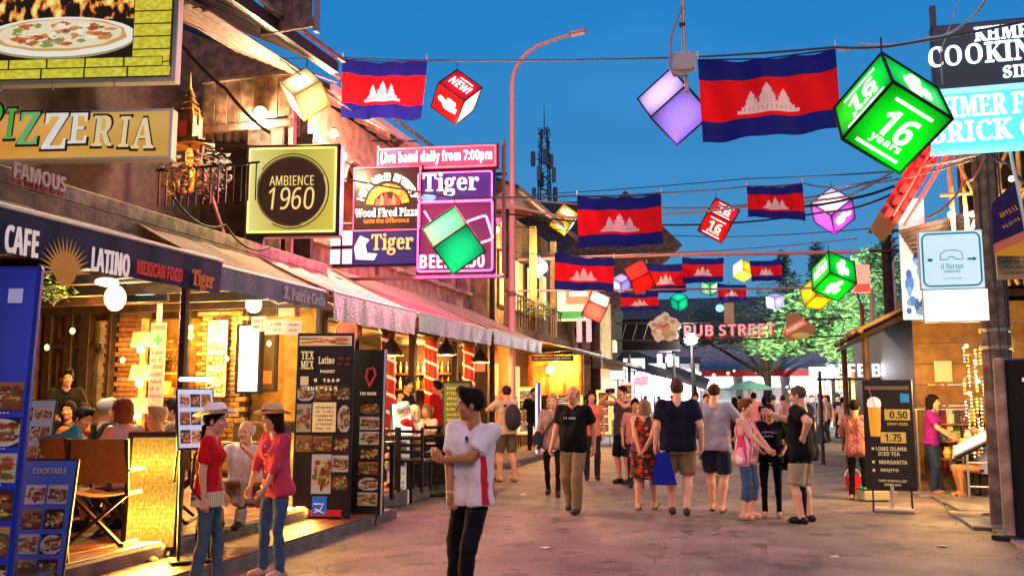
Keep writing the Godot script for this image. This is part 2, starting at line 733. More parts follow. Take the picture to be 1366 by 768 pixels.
var heads := {}
func head_shape(cell: float) -> Mb:   # faces +z; origin in the middle of the head
	if heads.has(cell):
		return heads[cell]
	var f := Field.new(Vector3(-0.12, -0.2, -0.14), Vector3(0.12, 0.16, 0.15), cell, 1)
	f.ell(0, Vector3(0, 0.042, -0.014), Vector3(0.073, 0.088, 0.094))
	f.ell(0, Vector3(0, -0.015, 0.022), Vector3(0.06, 0.088, 0.066))
	f.ell(0, Vector3(0, -0.05, 0.012), Vector3(0.055, 0.05, 0.055))
	f.ell(0, Vector3(0, -0.085, 0.052), Vector3(0.026, 0.024, 0.026), 0.03)
	for s in [-1.0, 1.0]:
		f.ell(0, Vector3(0.036 * s, -0.02, 0.064), Vector3(0.024, 0.024, 0.022), 0.02)
		f.ell(0, Vector3(0.03 * s, 0.014, 0.1), Vector3(0.019, 0.013, 0.02), 0.014, true)
		f.ell(0, Vector3(0.03 * s, 0.012, 0.073), Vector3(0.015, 0.011, 0.014), 0.006)
		f.ell(0, Vector3(0.077 * s, 0.0, -0.012), Vector3(0.01, 0.032, 0.02), 0.008)
	f.cap(0, Vector3(-0.034, 0.036, 0.074), Vector3(0.034, 0.036, 0.074), 0.012, 0.012, 0.02)
	f.cap(0, Vector3(0, 0.022, 0.084), Vector3(0, -0.02, 0.104), 0.008, 0.013, 0.014)
	f.cap(0, Vector3(-0.012, -0.024, 0.09), Vector3(0.012, -0.024, 0.09), 0.008, 0.008, 0.008)
	f.cap(0, Vector3(-0.018, -0.05, 0.078), Vector3(0.018, -0.05, 0.078), 0.009, 0.009, 0.008)
	f.cap(0, Vector3(-0.014, -0.062, 0.077), Vector3(0.014, -0.062, 0.077), 0.008, 0.008, 0.008)
	f.cap(0, Vector3(0, -0.05, -0.022), Vector3(0, -0.18, -0.035), 0.05, 0.056, 0.03)
	var mb: Mb = f.nets()[0]
	for k in mb.v.size():   # what colours a face: 1 skin, and below the marks of eyes, brows and lips
		var p := mb.v[k]
		var ax := absf(p.x)
		if p.z > 0.06:
			if absf(p.y - 0.013) < 0.0075 and absf(ax - 0.03) < 0.0145:
				mb.c[k] = Color(0, 0, 0, 0.9) if absf(ax - 0.03) < 0.0065 else Color(0, 0, 0, 0.8)
			elif absf(p.y - 0.037 + (ax - 0.03) * 0.15) < 0.006 and absf(ax - 0.032) < 0.021:
				mb.c[k] = Color(0, 0, 0, 0.7)
			elif absf(p.y + 0.056) < 0.011 and ax < 0.022 and p.z > 0.075:
				mb.c[k] = Color(0, 0, 0, 0.6)
	heads[cell] = mb
	return mb


func hand_shape(cell: float, curl: float) -> Mb:   # a left hand: wrist at the origin, fingers down, palm towards -x, thumb towards +z
	var key := "hand%s_%s" % [cell, curl]
	if heads.has(key):
		return heads[key]
	var f := Field.new(Vector3(-0.1, -0.22, -0.07), Vector3(0.04, 0.03, 0.1), cell, 1)
	f.cap(0, Vector3(0, 0.015, 0), Vector3(0, -0.02, 0), 0.025, 0.024, 0.02)
	var lengths: Array = [0.07, 0.078, 0.072, 0.056]
	for k in 4:
		var z := 0.031 - 0.021 * k
		var kn := Vector3(0, -0.088 - (0.006 if k == 1 else 0.0) + (0.008 if k == 3 else 0.0), z)
		f.cap(0, Vector3(0, -0.015, z * 0.6), kn, 0.016, 0.0125, 0.018)
		var a := 0.25 + curl * 0.5 + k * 0.06
		var p := kn
		var r := 0.0098 - (0.001 if k == 3 else 0.0)
		for j in 3:
			var l: float = lengths[k] * [0.46, 0.3, 0.24][j]
			var q := p + Vector3(-sin(a), -cos(a), 0.002 * (1.5 - k)) * l
			f.cap(0, p, q, r, r * 0.92, 0.004)
			p = q
			r *= 0.92
			a += 0.25 + curl * 0.7
	f.cap(0, Vector3(-0.006, -0.025, 0.022), Vector3(-0.014, -0.055, 0.048), 0.015, 0.0115, 0.012)
	f.cap(0, Vector3(-0.014, -0.055, 0.048), Vector3(-0.022 - 0.01 * curl, -0.086, 0.056 - 0.012 * curl), 0.0115, 0.009, 0.004)
	var mb: Mb = f.nets()[0]
	heads[key] = mb
	return mb


func hair_shape(style: String) -> Mb:
	if heads.has(style):
		return heads[style]
	var f := Field.new(Vector3(-0.16, -0.42, -0.2), Vector3(0.16, 0.2, 0.14), 0.008, 1)
	var puff := 0.006 if style in ["buzz", "cap"] else 0.013
	f.ell(0, Vector3(0, 0.045, -0.018), Vector3(0.076 + puff, 0.09 + puff, 0.098 + puff))
	if style in ["short", "quiff"]:
		f.ell(0, Vector3(0.01, 0.12, 0.045), Vector3(0.06, 0.035, 0.05), 0.02)
	if style == "quiff":
		f.ell(0, Vector3(-0.02, 0.135, 0.06), Vector3(0.05, 0.03, 0.04), 0.02)
	# hairline: forehead to sideburn, then nape
	if style == "ring":
		f.plane(0, Vector3(0, 0.05, -0.03), Vector3(0, 1, 0.55).normalized())
	f.plane(0, Vector3(0, -0.01, 0.018), Vector3(0, -0.6, 0.82).normalized())
	f.plane(0, Vector3(0, -0.075, 0), Vector3(0, -1, 0.15).normalized())
	if style in ["long", "bob"]:
		f.ell(0, Vector3(0, -0.03, -0.055), Vector3(0.092, 0.12, 0.06), 0.03)
		for s in [-1.0, 1.0]:
			f.cap(0, Vector3(0.078 * s, 0.05, -0.01), Vector3(0.08 * s, -0.09, -0.012), 0.022, 0.022, 0.02)
		if style == "long":
			f.ell(0, Vector3(0, -0.18, -0.08), Vector3(0.1, 0.16, 0.045), 0.05)
	elif style == "bun":
		f.ell(0, Vector3(0, 0.11, -0.095), Vector3(0.045, 0.042, 0.042), 0.015)
	elif style == "low_bun":
		f.ell(0, Vector3(0, 0.0, -0.125), Vector3(0.042, 0.04, 0.035), 0.015)
	elif style == "pony":
		f.cap(0, Vector3(0, 0.06, -0.115), Vector3(0, -0.06, -0.15), 0.026, 0.034, 0.02)
		f.cap(0, Vector3(0, -0.06, -0.15), Vector3(0, -0.26, -0.13), 0.034, 0.016, 0.02)
	elif style == "plait":
		for j in 6:
			f.ell(0, Vector3(0, -0.06 - 0.05 * j, -0.115 - 0.012 * sin(j * 0.6)), Vector3(0.026 - 0.002 * j, 0.034, 0.024), 0.006)
	var mb: Mb = f.nets()[0]
	for k in mb.v.size():
		var p := mb.v[k]
		mb.v[k] += mb.n[k] * noise_a.get_noise_3d(p.x * 260.0, p.y * 90.0, p.z * 260.0) * 0.012
	heads[style] = mb
	return mb


func reach(a: Vector3, b: Vector3, la: float, lb: float, hint: Vector3) -> Vector3:   # the joint between two bones
	var d := b - a
	var l := clampf(d.length(), absf(la - lb) + 0.01, la + lb - 0.003)
	var u := d.normalized()
	var x := (la * la - lb * lb + l * l) / (2.0 * l)
	var side := (hint - u * hint.dot(u)).normalized()
	return a + u * x + side * sqrt(maxf(0.0, la * la - x * x))


var skin_mat: StandardMaterial3D
func person(label: String, at: Vector3, turn: float, tall: float, s: Dictionary, group := "") -> Node3D:
	var root := thing("person", label, "person", at, turn, group)
	var cell: float = s.get("cell", 0.02)
	var lo_res: bool = cell > 0.022
	var w: float = s.get("wide", 1.0)
	var fem: bool = s.get("fem", false)
	var bare: bool = s.get("sleeve", 1) == 0
	var lean: Vector2 = s.get("lean", Vector2.ZERO)
	var hip: Vector3 = Vector3(0, 0.945, 0) + s.get("hip", Vector3.ZERO)
	var tb := Basis(Vector3.BACK, -lean.y) * Basis(Vector3.RIGHT, lean.x)
	var sb := tb * Basis(Vector3.UP, s.get("twist", 0.0))
	var shx := 0.163 if fem else 0.182
	shx *= lerpf(1.0, w, 0.5)
	var neck := hip + tb * Vector3(0, 0.53, -0.005)
	var hb: Vector2 = s.get("head", Vector2.ZERO)
	var head_basis := tb.slerp(Basis(), 0.6) * Basis(Vector3.UP, hb.x) * Basis(Vector3.RIGHT, hb.y)
	var head_at := neck + tb * Vector3(0, 0.045, 0.012) + head_basis * Vector3(0, 0.075, 0.025)
	var sh := {}
	var el := {}
	var wr := {}
	var hp := {}
	var kn := {}
	var an := {}
	for sd in [-1.0, 1.0]:
		var tag_ := "l" if sd > 0 else "r"
		sh[sd] = hip + sb * Vector3(shx * sd, 0.465, -0.005)
		var target: Vector3 = s[tag_ + "h"] if s.has(tag_ + "h") else sh[sd] + tb * Vector3(0.075 * sd, -0.515, 0.05)
		var hint: Vector3 = s.get(tag_ + "e", Vector3(0.5 * sd, -0.25, -1.0))
		el[sd] = reach(sh[sd], target, 0.285, 0.255, hint)
		var d: Vector3 = target - el[sd]
		wr[sd] = el[sd] + d.normalized() * minf(d.length(), 0.255)
		hp[sd] = hip + Vector3(0.088 * sd * w, -0.03, 0)
		var foot: Vector3 = s[tag_ + "f"] if s.has(tag_ + "f") else Vector3(0.105 * sd * w, 0.075, 0.0)
		kn[sd] = reach(hp[sd], foot, 0.435, 0.415, s.get(tag_ + "k", Vector3(0.12 * sd, 0.0, 1.0)))
		var fd: Vector3 = foot - kn[sd]
		an[sd] = kn[sd] + fd.normalized() * minf(fd.length(), 0.415)
	var lo := Vector3(-0.3, -0.02, -0.25)
	var hi := Vector3(0.3, 1.6, 0.25)
	for sd in [-1.0, 1.0]:
		for p in [sh[sd], el[sd], wr[sd], kn[sd], an[sd], neck, an[sd] + Vector3(0, 0, 0.15)]:
			lo = lo.min(p - Vector3(0.14, 0.12, 0.14))
			hi = hi.max(p + Vector3(0.14, 0.12, 0.14))
	lo.y = maxf(lo.y, -0.03)
	hi.y = maxf(neck.y + 0.12, maxf(hi.y, 0.5)) if hi.y > neck.y + 0.2 else neck.y + 0.12
	var f := Field.new(lo, hi, cell, 4)
	# ---- torso
	var tl := 1 if s.has("top") else 0
	var kk := 0.05
	var bel: float = s.get("belly", 0.0)
	var shl: float = shx * (0.62 if bare else 0.92)
	f.cap(tl, hip + sb * Vector3(-shl, 0.452, -0.005), hip + sb * Vector3(shl, 0.452, -0.005), 0.062, 0.062, kk)
	for sd in [-1.0, 1.0]:
		f.cap(tl, hip + sb * Vector3(0.085 * w * sd, 0.35, 0.005), hip + tb * Vector3((0.058 if fem else 0.07) * w * sd, 0.13, 0.005), 0.112 * lerpf(1.0, w, 0.6) * (0.94 if fem else 1.0), (0.096 if fem else 0.106) * w, kk)
		f.cap(tl, hip + tb * Vector3((0.058 if fem else 0.07) * w * sd, 0.13, 0.005), hip + tb * Vector3(0.078 * w * sd, -0.08, -0.005), (0.098 if fem else 0.106) * w, (0.125 if fem else 0.118) * w, kk)
		if fem:
			f.ell(tl, hip + sb * Vector3(0.07 * sd, 0.325, 0.085), Vector3(0.06, 0.06, 0.055), 0.04)
	if tl == 1 and not s.has("seat"):
		for sd in [-1.0, 1.0]:
			f.ell(1, hip + Vector3(0.062 * sd * w, -0.06, -0.058), Vector3(0.092, 0.1, 0.08) * w, 0.04)
	if bel > 0.0:
		f.ell(tl, hip + tb * Vector3(0, 0.1, 0.06), Vector3(0.15, 0.15, 0.09 + bel), 0.06)
	if tl == 1:
		f.plane(1, hip + tb * Vector3(0, s.get("hem", -0.1), 0), tb * Vector3.DOWN)
	f.cap(0, neck + tb * Vector3(0, -0.07, -0.01), neck + tb * Vector3(0, 0.07, 0.005), 0.064, 0.052, 0.03)
	# ---- arms
	var sleeve: int = s.get("sleeve", 1)
	for sd in [-1.0, 1.0]:
		var aw := lerpf(1.0, w, 0.6) * (0.88 if fem else 1.0)
		f.cap(0, sh[sd], el[sd], 0.052 * aw, 0.04 * aw, 0.02)
		f.cap(0, el[sd], wr[sd], 0.042 * aw, 0.027 * aw, 0.02)
		if bare:
			f.ell(0, sh[sd] + Vector3(-0.02 * sd, 0.0, 0), Vector3(0.062, 0.06, 0.058) * aw, 0.03)
		elif sleeve == 1:
			f.cap(1, sh[sd], sh[sd].lerp(el[sd], 0.72), 0.066 * aw, 0.068 * aw, 0.03, 1)
		elif sleeve >= 2:
			f.cap(1, sh[sd], el[sd], 0.066 * aw, 0.054 * aw, 0.03)
			f.cap(1, el[sd], el[sd].lerp(wr[sd], 0.35 if sleeve == 2 else 0.93), 0.054 * aw, 0.05 * aw if sleeve == 2 else 0.038 * aw, 0.02, 1)
	# ---- legs
	var bot: String = s.get("bottom", "pants")
	var slim: float = s.get("slim", 1.0)
	f.cap(2, hip + Vector3(-0.07 * w, -0.035, -0.012), hip + Vector3(0.07 * w, -0.035, -0.012), 0.115 * w, 0.115 * w, 0.04)
	for sd in [-1.0, 1.0]:
		var mid: Vector3 = kn[sd].lerp(an[sd], 0.3) + (kn[sd] - an[sd]).cross(Vector3.RIGHT).normalized() * 0.012
		if not s.has("seat"):
			f.ell(2, hip + Vector3(0.065 * sd * w, -0.07, -0.062), Vector3(0.088, 0.09, 0.075) * w, 0.03)
		var lw := lerpf(1.0, w, 0.6)
		if bot == "pants" or bot == "capri":
			f.cap(2, hp[sd], kn[sd], 0.094 * lw, 0.064 * lw * slim, 0.03)
			f.cap(2, kn[sd], kn[sd].lerp(an[sd], 1.04 if bot == "pants" else 0.5), 0.064 * lw * slim, (0.056 if bot == "pants" else 0.07) * lw * slim, 0.025, 1)
			f.ell(2, mid, Vector3(0.058, 0.1, 0.06) * slim, 0.02)
		elif bot == "shorts":
			f.cap(2, hp[sd], hp[sd].lerp(kn[sd], s.get("short_to", 0.9)), 0.1 * lw, 0.092 * lw, 0.025, 1)
		elif bot == "dress" or bot == "skirt":
			var dh: float = s.get("dress_to", 0.45)
			f.cap(1 if bot == "dress" else 2, hip + Vector3(0.07 * sd * w, -0.02, 0), Vector3(0.075 * sd * w, dh, 0.0), 0.125 * w, 0.15 * w, 0.08, 1)
		if bot != "pants":
			f.cap(0, hp[sd], kn[sd], 0.08 * lw, 0.055 * lw, 0.02)
			f.cap(0, kn[sd], mid, 0.053 * lw, 0.058 * lw, 0.02)
			f.cap(0, mid, an[sd], 0.058 * lw, 0.036 * lw, 0.02)
		# ---- feet
		var lower: Vector3 = (an[sd] - kn[sd]).normalized()
		var toe := Vector3(0.06 * sd, 0, 1).normalized()
		if s.has(("l" if sd > 0 else "r") + "t"):
			toe = s[("l" if sd > 0 else "r") + "t"]
		var heel: Vector3 = an[sd] - toe * 0.045 + Vector3(0, -0.035, 0)
		var ball: Vector3 = an[sd] + toe * 0.125 + Vector3(0, -0.04, 0)
		var sandal: bool = s.get("shoe", "shoe") == "sandal"
		if sandal:
			f.cap(0, an[sd], heel + Vector3(0, 0.005, 0), 0.036, 0.034, 0.015)
			f.cap(0, heel + Vector3(0, 0.005, 0), ball + Vector3(0, 0.005, 0), 0.033, 0.031, 0.015)
			f.cap(0, an[sd], ball + Vector3(0, 0.01, 0), 0.036, 0.028, 0.015)
			f.cap(3, heel + Vector3(0, -0.026, 0), ball + Vector3(0, -0.024, 0), 0.024, 0.026, 0.01)
			f.cap(3, ball + Vector3(-0.02, 0.012, -0.03), ball + Vector3(0.02, 0.012, -0.03), 0.027, 0.027, 0.01)
		else:
			f.cap(3, an[sd] + Vector3(0, -0.01, 0), heel, 0.042, 0.042, 0.015)
			f.cap(3, heel, ball, 0.042, 0.041, 0.015)
			f.cap(3, an[sd] + Vector3(0, -0.01, 0), ball, 0.04, 0.034, 0.02)
	if tl == 1 and bot != "dress":
		f.shrink(2, hip.y + s.get("hem", -0.1), 0.034)
	f.plane(3, Vector3(0, 0.001, 0), Vector3.DOWN)
	f.plane(0, Vector3(0, 0.004, 0), Vector3.DOWN)
	noise_a.seed = int(absf(at.x * 131.0 + at.z * 37.0)) % 900
	var parts := f.nets(noise_a, s.get("folds", 0.015))
	# ---- body with head and hands
	var tone := Color(s.get("skin", "c68b62")).srgb_to_linear()
	var hair_tone := Color(s.get("hair_tone", "17100c")).srgb_to_linear()
	var body: Mb = parts[0]
	body.c.fill(tone)
	var put_on := func(o: Mb, x: Transform3D) -> void:
		var first := body.v.size()
		body.add(o, x)
		for k in range(first, body.v.size()):
			var a := body.c[k].a
			if a > 0.95:
				body.c[k] = tone
			elif a > 0.85:
				body.c[k] = Color(0.012, 0.008, 0.006)
			elif a > 0.75:
				body.c[k] = Color(0.55, 0.52, 0.5)
			elif a > 0.65:
				body.c[k] = hair_tone.lerp(tone, 0.25)
			else:
				body.c[k] = Color(tone.r * 0.85, tone.g * 0.5, tone.b * 0.5)
	put_on.call(head_shape(0.0095 if lo_res else 0.0045), Transform3D(head_basis, head_at))
	for sd in [-1.0, 1.0]:
		var d: Vector3 = (wr[sd] - el[sd]).normalized()
		var hd: Vector3 = s.get(("l" if sd > 0 else "r") + "hd", d)
		var y := -hd.normalized()
		var fwd: Vector3 = s.get(("l" if sd > 0 else "r") + "ht", Vector3(0, 0, 1) if absf(y.z) < 0.8 else Vector3(0, 1, 0))
		var x := y.cross(fwd).normalized()
		var z := x.cross(y)
		var curl: float = s.get(("l" if sd > 0 else "r") + "c", 0.45)
		put_on.call(hand_shape(0.0075 if lo_res else 0.005, curl), Transform3D(Basis(x, y, z) * Basis.from_scale(Vector3(sd, 1, 1) * (0.9 if fem else 1.0)), wr[sd]))
	var size := tall / 1.75
	var grow := Transform3D(Basis.from_scale(Vector3.ONE * size), Vector3.ZERO)
	put("body", body, skin_mat, root, grow)
	var names: Array = ["", "dress" if bot == "dress" else s.get("top_name", "shirt"), "trousers" if bot == "pants" else bot, "shoes"]
	if bot == "dress":
		names[2] = "underskirt"
	for l in [1, 2, 3]:
		if parts[l].ix.size() > 12:
			put(names[l], parts[l], s.top if l == 1 else s.get("bot", cloth("20242c")) if l == 2 else mat(s.get("shoe_tone", "1a1816"), 0.6), root, grow)
	var style: String = s.get("hair", "short")
	if style != "none":
		var hm := mat(s.get("hair_tone", "17100c"), 0.75, {"bump": 0.5, "scale": 6.0, "spec": 0.25})
		put("hair", heads.get(style + "_mesh", null) if heads.has(style + "_mesh") else hair_shape(style), hm, root, grow * Transform3D(head_basis, head_at))
	root.set_meta("head_at", (grow * Transform3D(head_basis, head_at)))
	root.set_meta("hand_l", grow * wr[1.0])
	root.set_meta("hand_r", grow * wr[-1.0])
	return root


func _ready() -> void:
	rng.seed = 7
	noise_a = FastNoiseLite.new()
	noise_a.noise_type = FastNoiseLite.TYPE_SIMPLEX_SMOOTH
	noise_a.frequency = 0.11
	noise_a.fractal_octaves = 3
	# camera: eye height of a person standing in the street, looking a little left of the street's line
	var cam := Camera3D.new()
	cam.name = "camera"
	add_child(cam)
	cam.position = V(0, 1.6, 0)
	cam.fov = 35.4893; cam.rotation = Vector3(0.121072, 0.269571, 0.0)
	cam.near = 0.05
	cam.far = 900.0
	# dusk sky
	var sm := ProceduralSkyMaterial.new()
	sm.sky_top_color = Color("005c98")
	sm.sky_horizon_color = Color("4c7b94")
	sm.sky_curve = 0.16
	sm.ground_bottom_color = Color("0c0d10")
	sm.ground_horizon_color = Color("23303c")
	sm.sky_cover = cloud_cover()
	sm.sky_cover_modulate = Color(1, 1, 1, 0.85)
	var sky := Sky.new()
	sky.sky_material = sm
	var env := Environment.new()
	env.background_mode = Environment.BG_SKY
	env.sky = sky
	env.tonemap_mode = Environment.TONE_MAPPER_LINEAR
	env.tonemap_exposure = 1.85
	env.sdfgi_enabled = true
	env.ssao_enabled = true
	env.ssil_enabled = true
	var we := WorldEnvironment.new()
	we.name = "environment"
	we.environment = env
	add_child(we)
	var sun := DirectionalLight3D.new()   # the last glow of the set sun, behind the camera
	sun.name = "afterglow"
	sun.light_energy = 0.32
	sun.light_color = Color("ffb8a0")
	sun.light_angular_distance = 40.0
	sun.sky_mode = DirectionalLight3D.SKY_MODE_LIGHT_ONLY
	sun.shadow_enabled = true
	sun.rotation_degrees = V(-38, 16, 0)
	add_child(sun)
	skin_mat = mat("ffffff", 0.55, {"vc": true, "spec": 0.4, "name": "skin"})
	ground()
	restaurant_left()
	upper_left()
	street_left()
	far_end()
	right_side()
	hanging_signs()
	lanterns_and_flags()
	cables()
	boards()
	terrace()
	stalls()
	people()


func cloud_cover() -> ImageTexture:
	var f := FastNoiseLite.new()
	f.seed = 11
	f.frequency = 0.012
	f.fractal_octaves = 5
	var i := Image.create(512, 256, false, Image.FORMAT_RGBA8)
	for y in 256:
		for x in 512:
			var a := TAU * x / 512.0
			var k := clampf(f.get_noise_3d(cos(a) * 110.0, y * 4.2, sin(a) * 110.0) * 1.5, 0.0, 1.0)
			i.set_pixel(x, y, Color(0.12, 0.2, 0.28, k * 0.7))
	return ImageTexture.create_from_image(i)


func road_image() -> ImageTexture:   # asphalt: aggregate grain, worn lighter lanes, patches and stains
	var i := Image.create(512, 512, false, Image.FORMAT_RGB8)
	var f := FastNoiseLite.new()
	f.seed = 3
	f.frequency = 0.01
	f.fractal_octaves = 5
	var g := FastNoiseLite.new()
	g.seed = 5
	g.frequency = 0.35
	for y in 512:
		for x in 512:
			var k := f.get_noise_2d(x, y)
			var s := g.get_noise_2d(x, y) * 0.035
			var b := 0.45 + k * 0.13 + s * 1.6 + rng.randf_range(-0.04, 0.04)
			if f.get_noise_2d(x * 1.7 + 900, y * 1.7) > 0.33:
				b -= 0.09
			i.set_pixel(x, y, Color(b * 1.1, b * 0.98, b * 0.89))
	for k in 26:   # cracks
		var p := Vector2(rng.randf() * 512, rng.randf() * 512)
		var a := rng.randf() * TAU
		for j in 90:
			a += rng.randf_range(-0.4, 0.4)
			p += Vector2(cos(a), sin(a)) * 1.2
			i.set_pixel(posmod(int(p.x), 512), posmod(int(p.y), 512), Color(0.17, 0.15, 0.14))
	return ImageTexture.create_from_image(i)


func ground() -> void:
	var m := mat("e2deda", 0.76, {"image": road_image(), "tri": 0.16, "name": "asphalt", "spec": 0.4})
	m.uv1_world_triplanar = true
	m.heightmap_enabled = true
	m.heightmap_texture = noise_tex("road_bump", 0.09, 0.0, 1.0, 5)
	m.heightmap_scale = 1.0
	var dirt := mat("5d544c", 0.9, {"mottle": 0.4, "bump": 1.0})
	var g := mb()
	g.quad(V(-400, -0.012, 400), V(400, -0.012, 400), V(400, -0.012, -600), V(-400, -0.012, -600))
	struct("ground", g, dirt)
	var r := mb()   # the street, its right edge broken
	for k in 40:
		var z := 12.0 - k * 1.6
		var e := 2.55 + 0.14 * sin(k * 1.9) + 0.1 * sin(k * 4.3)
		var e2 := 2.55 + 0.14 * sin((k + 1) * 1.9) + 0.1 * sin((k + 1) * 4.3)
		r.quad(V(-6.8, 0, z), V(e, 0, z), V(e2, 0, z - 1.6), V(-6.8, 0, z - 1.6))
	var rd := struct("road", r, m)
	var cross := mb()
	cross.quad(V(-40, -0.004, -36), V(40, -0.004, -36), V(40, -0.004, -44), V(-40, -0.004, -44))
	struct("cross_road", cross, m)
	for k in 14:
		var sc := mb()
		var w := rng.randf_range(0.03, 0.07)
		sc.quad(V(-w, 0.004, w * 0.7), V(w, 0.008, w * 0.6), V(w * 0.9, 0.02, -w * 0.5), V(-w * 0.8, 0.006, -w * 0.6))
		var p := V(rng.randf_range(-4.4, 2.4), 0.004, rng.randf_range(-20.0, -7.5))
		if k == 0:
			p = V(-3.876, 0.000, -14.680)
		tag(put("paper_scrap", sc, mat(["d8d4cc", "b8a88a", "8a7a5a"][k % 3], 0.8), null, Transform3D(Basis(Vector3.UP, k * 1.3), p)), "small scrap of litter lying on the street", "litter", "scraps of litter on the street")
	# right pavement: worn concrete slabs at almost the level of the street
	var pv := mb()
	pv.quad(V(2.3, -0.006, 12), V(12, -0.006, 12), V(12, -0.006, -36), V(2.3, -0.006, -36))
	var pave := struct("pavement", pv, dirt)
	for k in 22:
		for j in 4:
			var z := -7.0 - k * 0.95
			var x := 2.95 + j * 0.92
			var sz := V(0.88 + rng.randf_range(-0.03, 0.0), 0.07, 0.9 + rng.randf_range(-0.03, 0.0))
			var q := mb().box(Vector3.ZERO, sz, Basis(), 0.012)
			put("slab", q, mat(["8d8478", "7e756a", "968b7d"][rng.randi() % 3], 0.85, {"mottle": 0.35, "bump": 0.8}), pave, Transform3D(Basis.from_euler(V(rng.randf_range(-0.012, 0.012), rng.randf_range(-0.03, 0.03), rng.randf_range(-0.012, 0.012))), V(x + (0.12 * sin(k * 1.7) if j == 0 else 0.0), 0.0 + rng.randf_range(-0.008, 0.012), z)))
	# left terraces and their steps
	var conc := plaster("8a8074")
	var st := mb()
	st.box(V(-8.6, 0.135, -7.2), V(6.5, 0.27, 8.4), Basis(), 0.02)
	var terr := struct("terrace_floor", st, conc)
	var sp := mb().box(V(-5.04, 0.055, -7.2), V(0.6, 0.15, 8.4), Basis(), 0.015)
	var step := struct("terrace_step", sp, conc)
	var tile := mb().box(Vector3.ZERO, V(0.295, 0.014, 0.295), Basis(), 0.004).mesh()
	var reds: Array = ["8e4a34", "7c3f2d", "98553c"]
	for k in 27:
		for j in 2:
			put("tile", tile, mat(reds[rng.randi() % 3], 0.45, {"mottle": 0.3, "spec": 0.5}), step, moved(V(-5.19 + j * 0.3, 0.135 + rng.randf_range(0, 0.002), -3.3 - k * 0.3)))
		for j in 8:
			put("tile", tile, mat(reds[rng.randi() % 3], 0.4, {"mottle": 0.3, "spec": 0.5}), terr, moved(V(-5.53 - j * 0.3, 0.275 + rng.randf_range(0, 0.002), -3.3 - k * 0.3)))
	var p2 := mb().box(V(-7.6, 0.11, -14.45), V(4.75, 0.22, 5.7), Basis(), 0.02)
	var tb := struct("terrace_floor", p2, conc)
	for k in 18:
		for j in 3:
			put("tile", tile, mat(reds[rng.randi() % 3], 0.4, {"mottle": 0.3, "spec": 0.5}), tb, moved(V(-5.45 - j * 0.3, 0.225 + rng.randf_range(0, 0.002), -11.9 - k * 0.3)))
	var p3 := mb().box(V(-7.2, 0.08, -26.0), V(3.3, 0.16, 13.5), Basis(), 0.02)
	struct("pavement", p3, plaster("7d6f66"))
	var p4 := mb()   # gentle apron between the terraces
	p4.hexa([V(-8.8, -0.01, -17.31), V(-5.0, -0.01, -17.31), V(-5.2, -0.01, -19.24), V(-8.8, -0.01, -19.24), V(-8.8, 0.12, -17.31), V(-5.3, 0.05, -17.31), V(-5.5, 0.05, -19.24), V(-8.8, 0.12, -19.24)])
	struct("apron_pavement", p4, plaster("7f6a60"))


func brick_mesh(l: float, hgt: float) -> ArrayMesh:
	var key := "brick%s" % l
	if not tex.has(key):
		tex[key] = mb().box(Vector3.ZERO, V(l, hgt, 0.1), Basis(), 0.006).mesh()
	return tex[key]


func bricks(parent: Node3D, x0: float, x1: float, y0: float, y1: float, z: float, hexes: Array, l := 0.23, hgt := 0.07) -> void:   # a face of single bricks looking towards +z
	var rows := int((y1 - y0) / (hgt + 0.012))
	var cols := maxi(1, int((x1 - x0) / (l + 0.012)))
	var step := (x1 - x0) / cols
	for r in rows:
		for c in cols:
			var x := x0 + (c + 0.5) * step + (step * 0.25 if r % 2 else -step * 0.25) * (1.0 if cols > 1 else 0.3)
			put("brick", brick_mesh(step - 0.012, hgt), mat(hexes[rng.randi() % hexes.size()], 0.85, {"mottle": 0.35, "bump": 0.6, "scale": 2.0}), parent, moved(V(x, y0 + (r + 0.5) * (hgt + 0.012), z + rng.randf_range(-0.008, 0.008))))


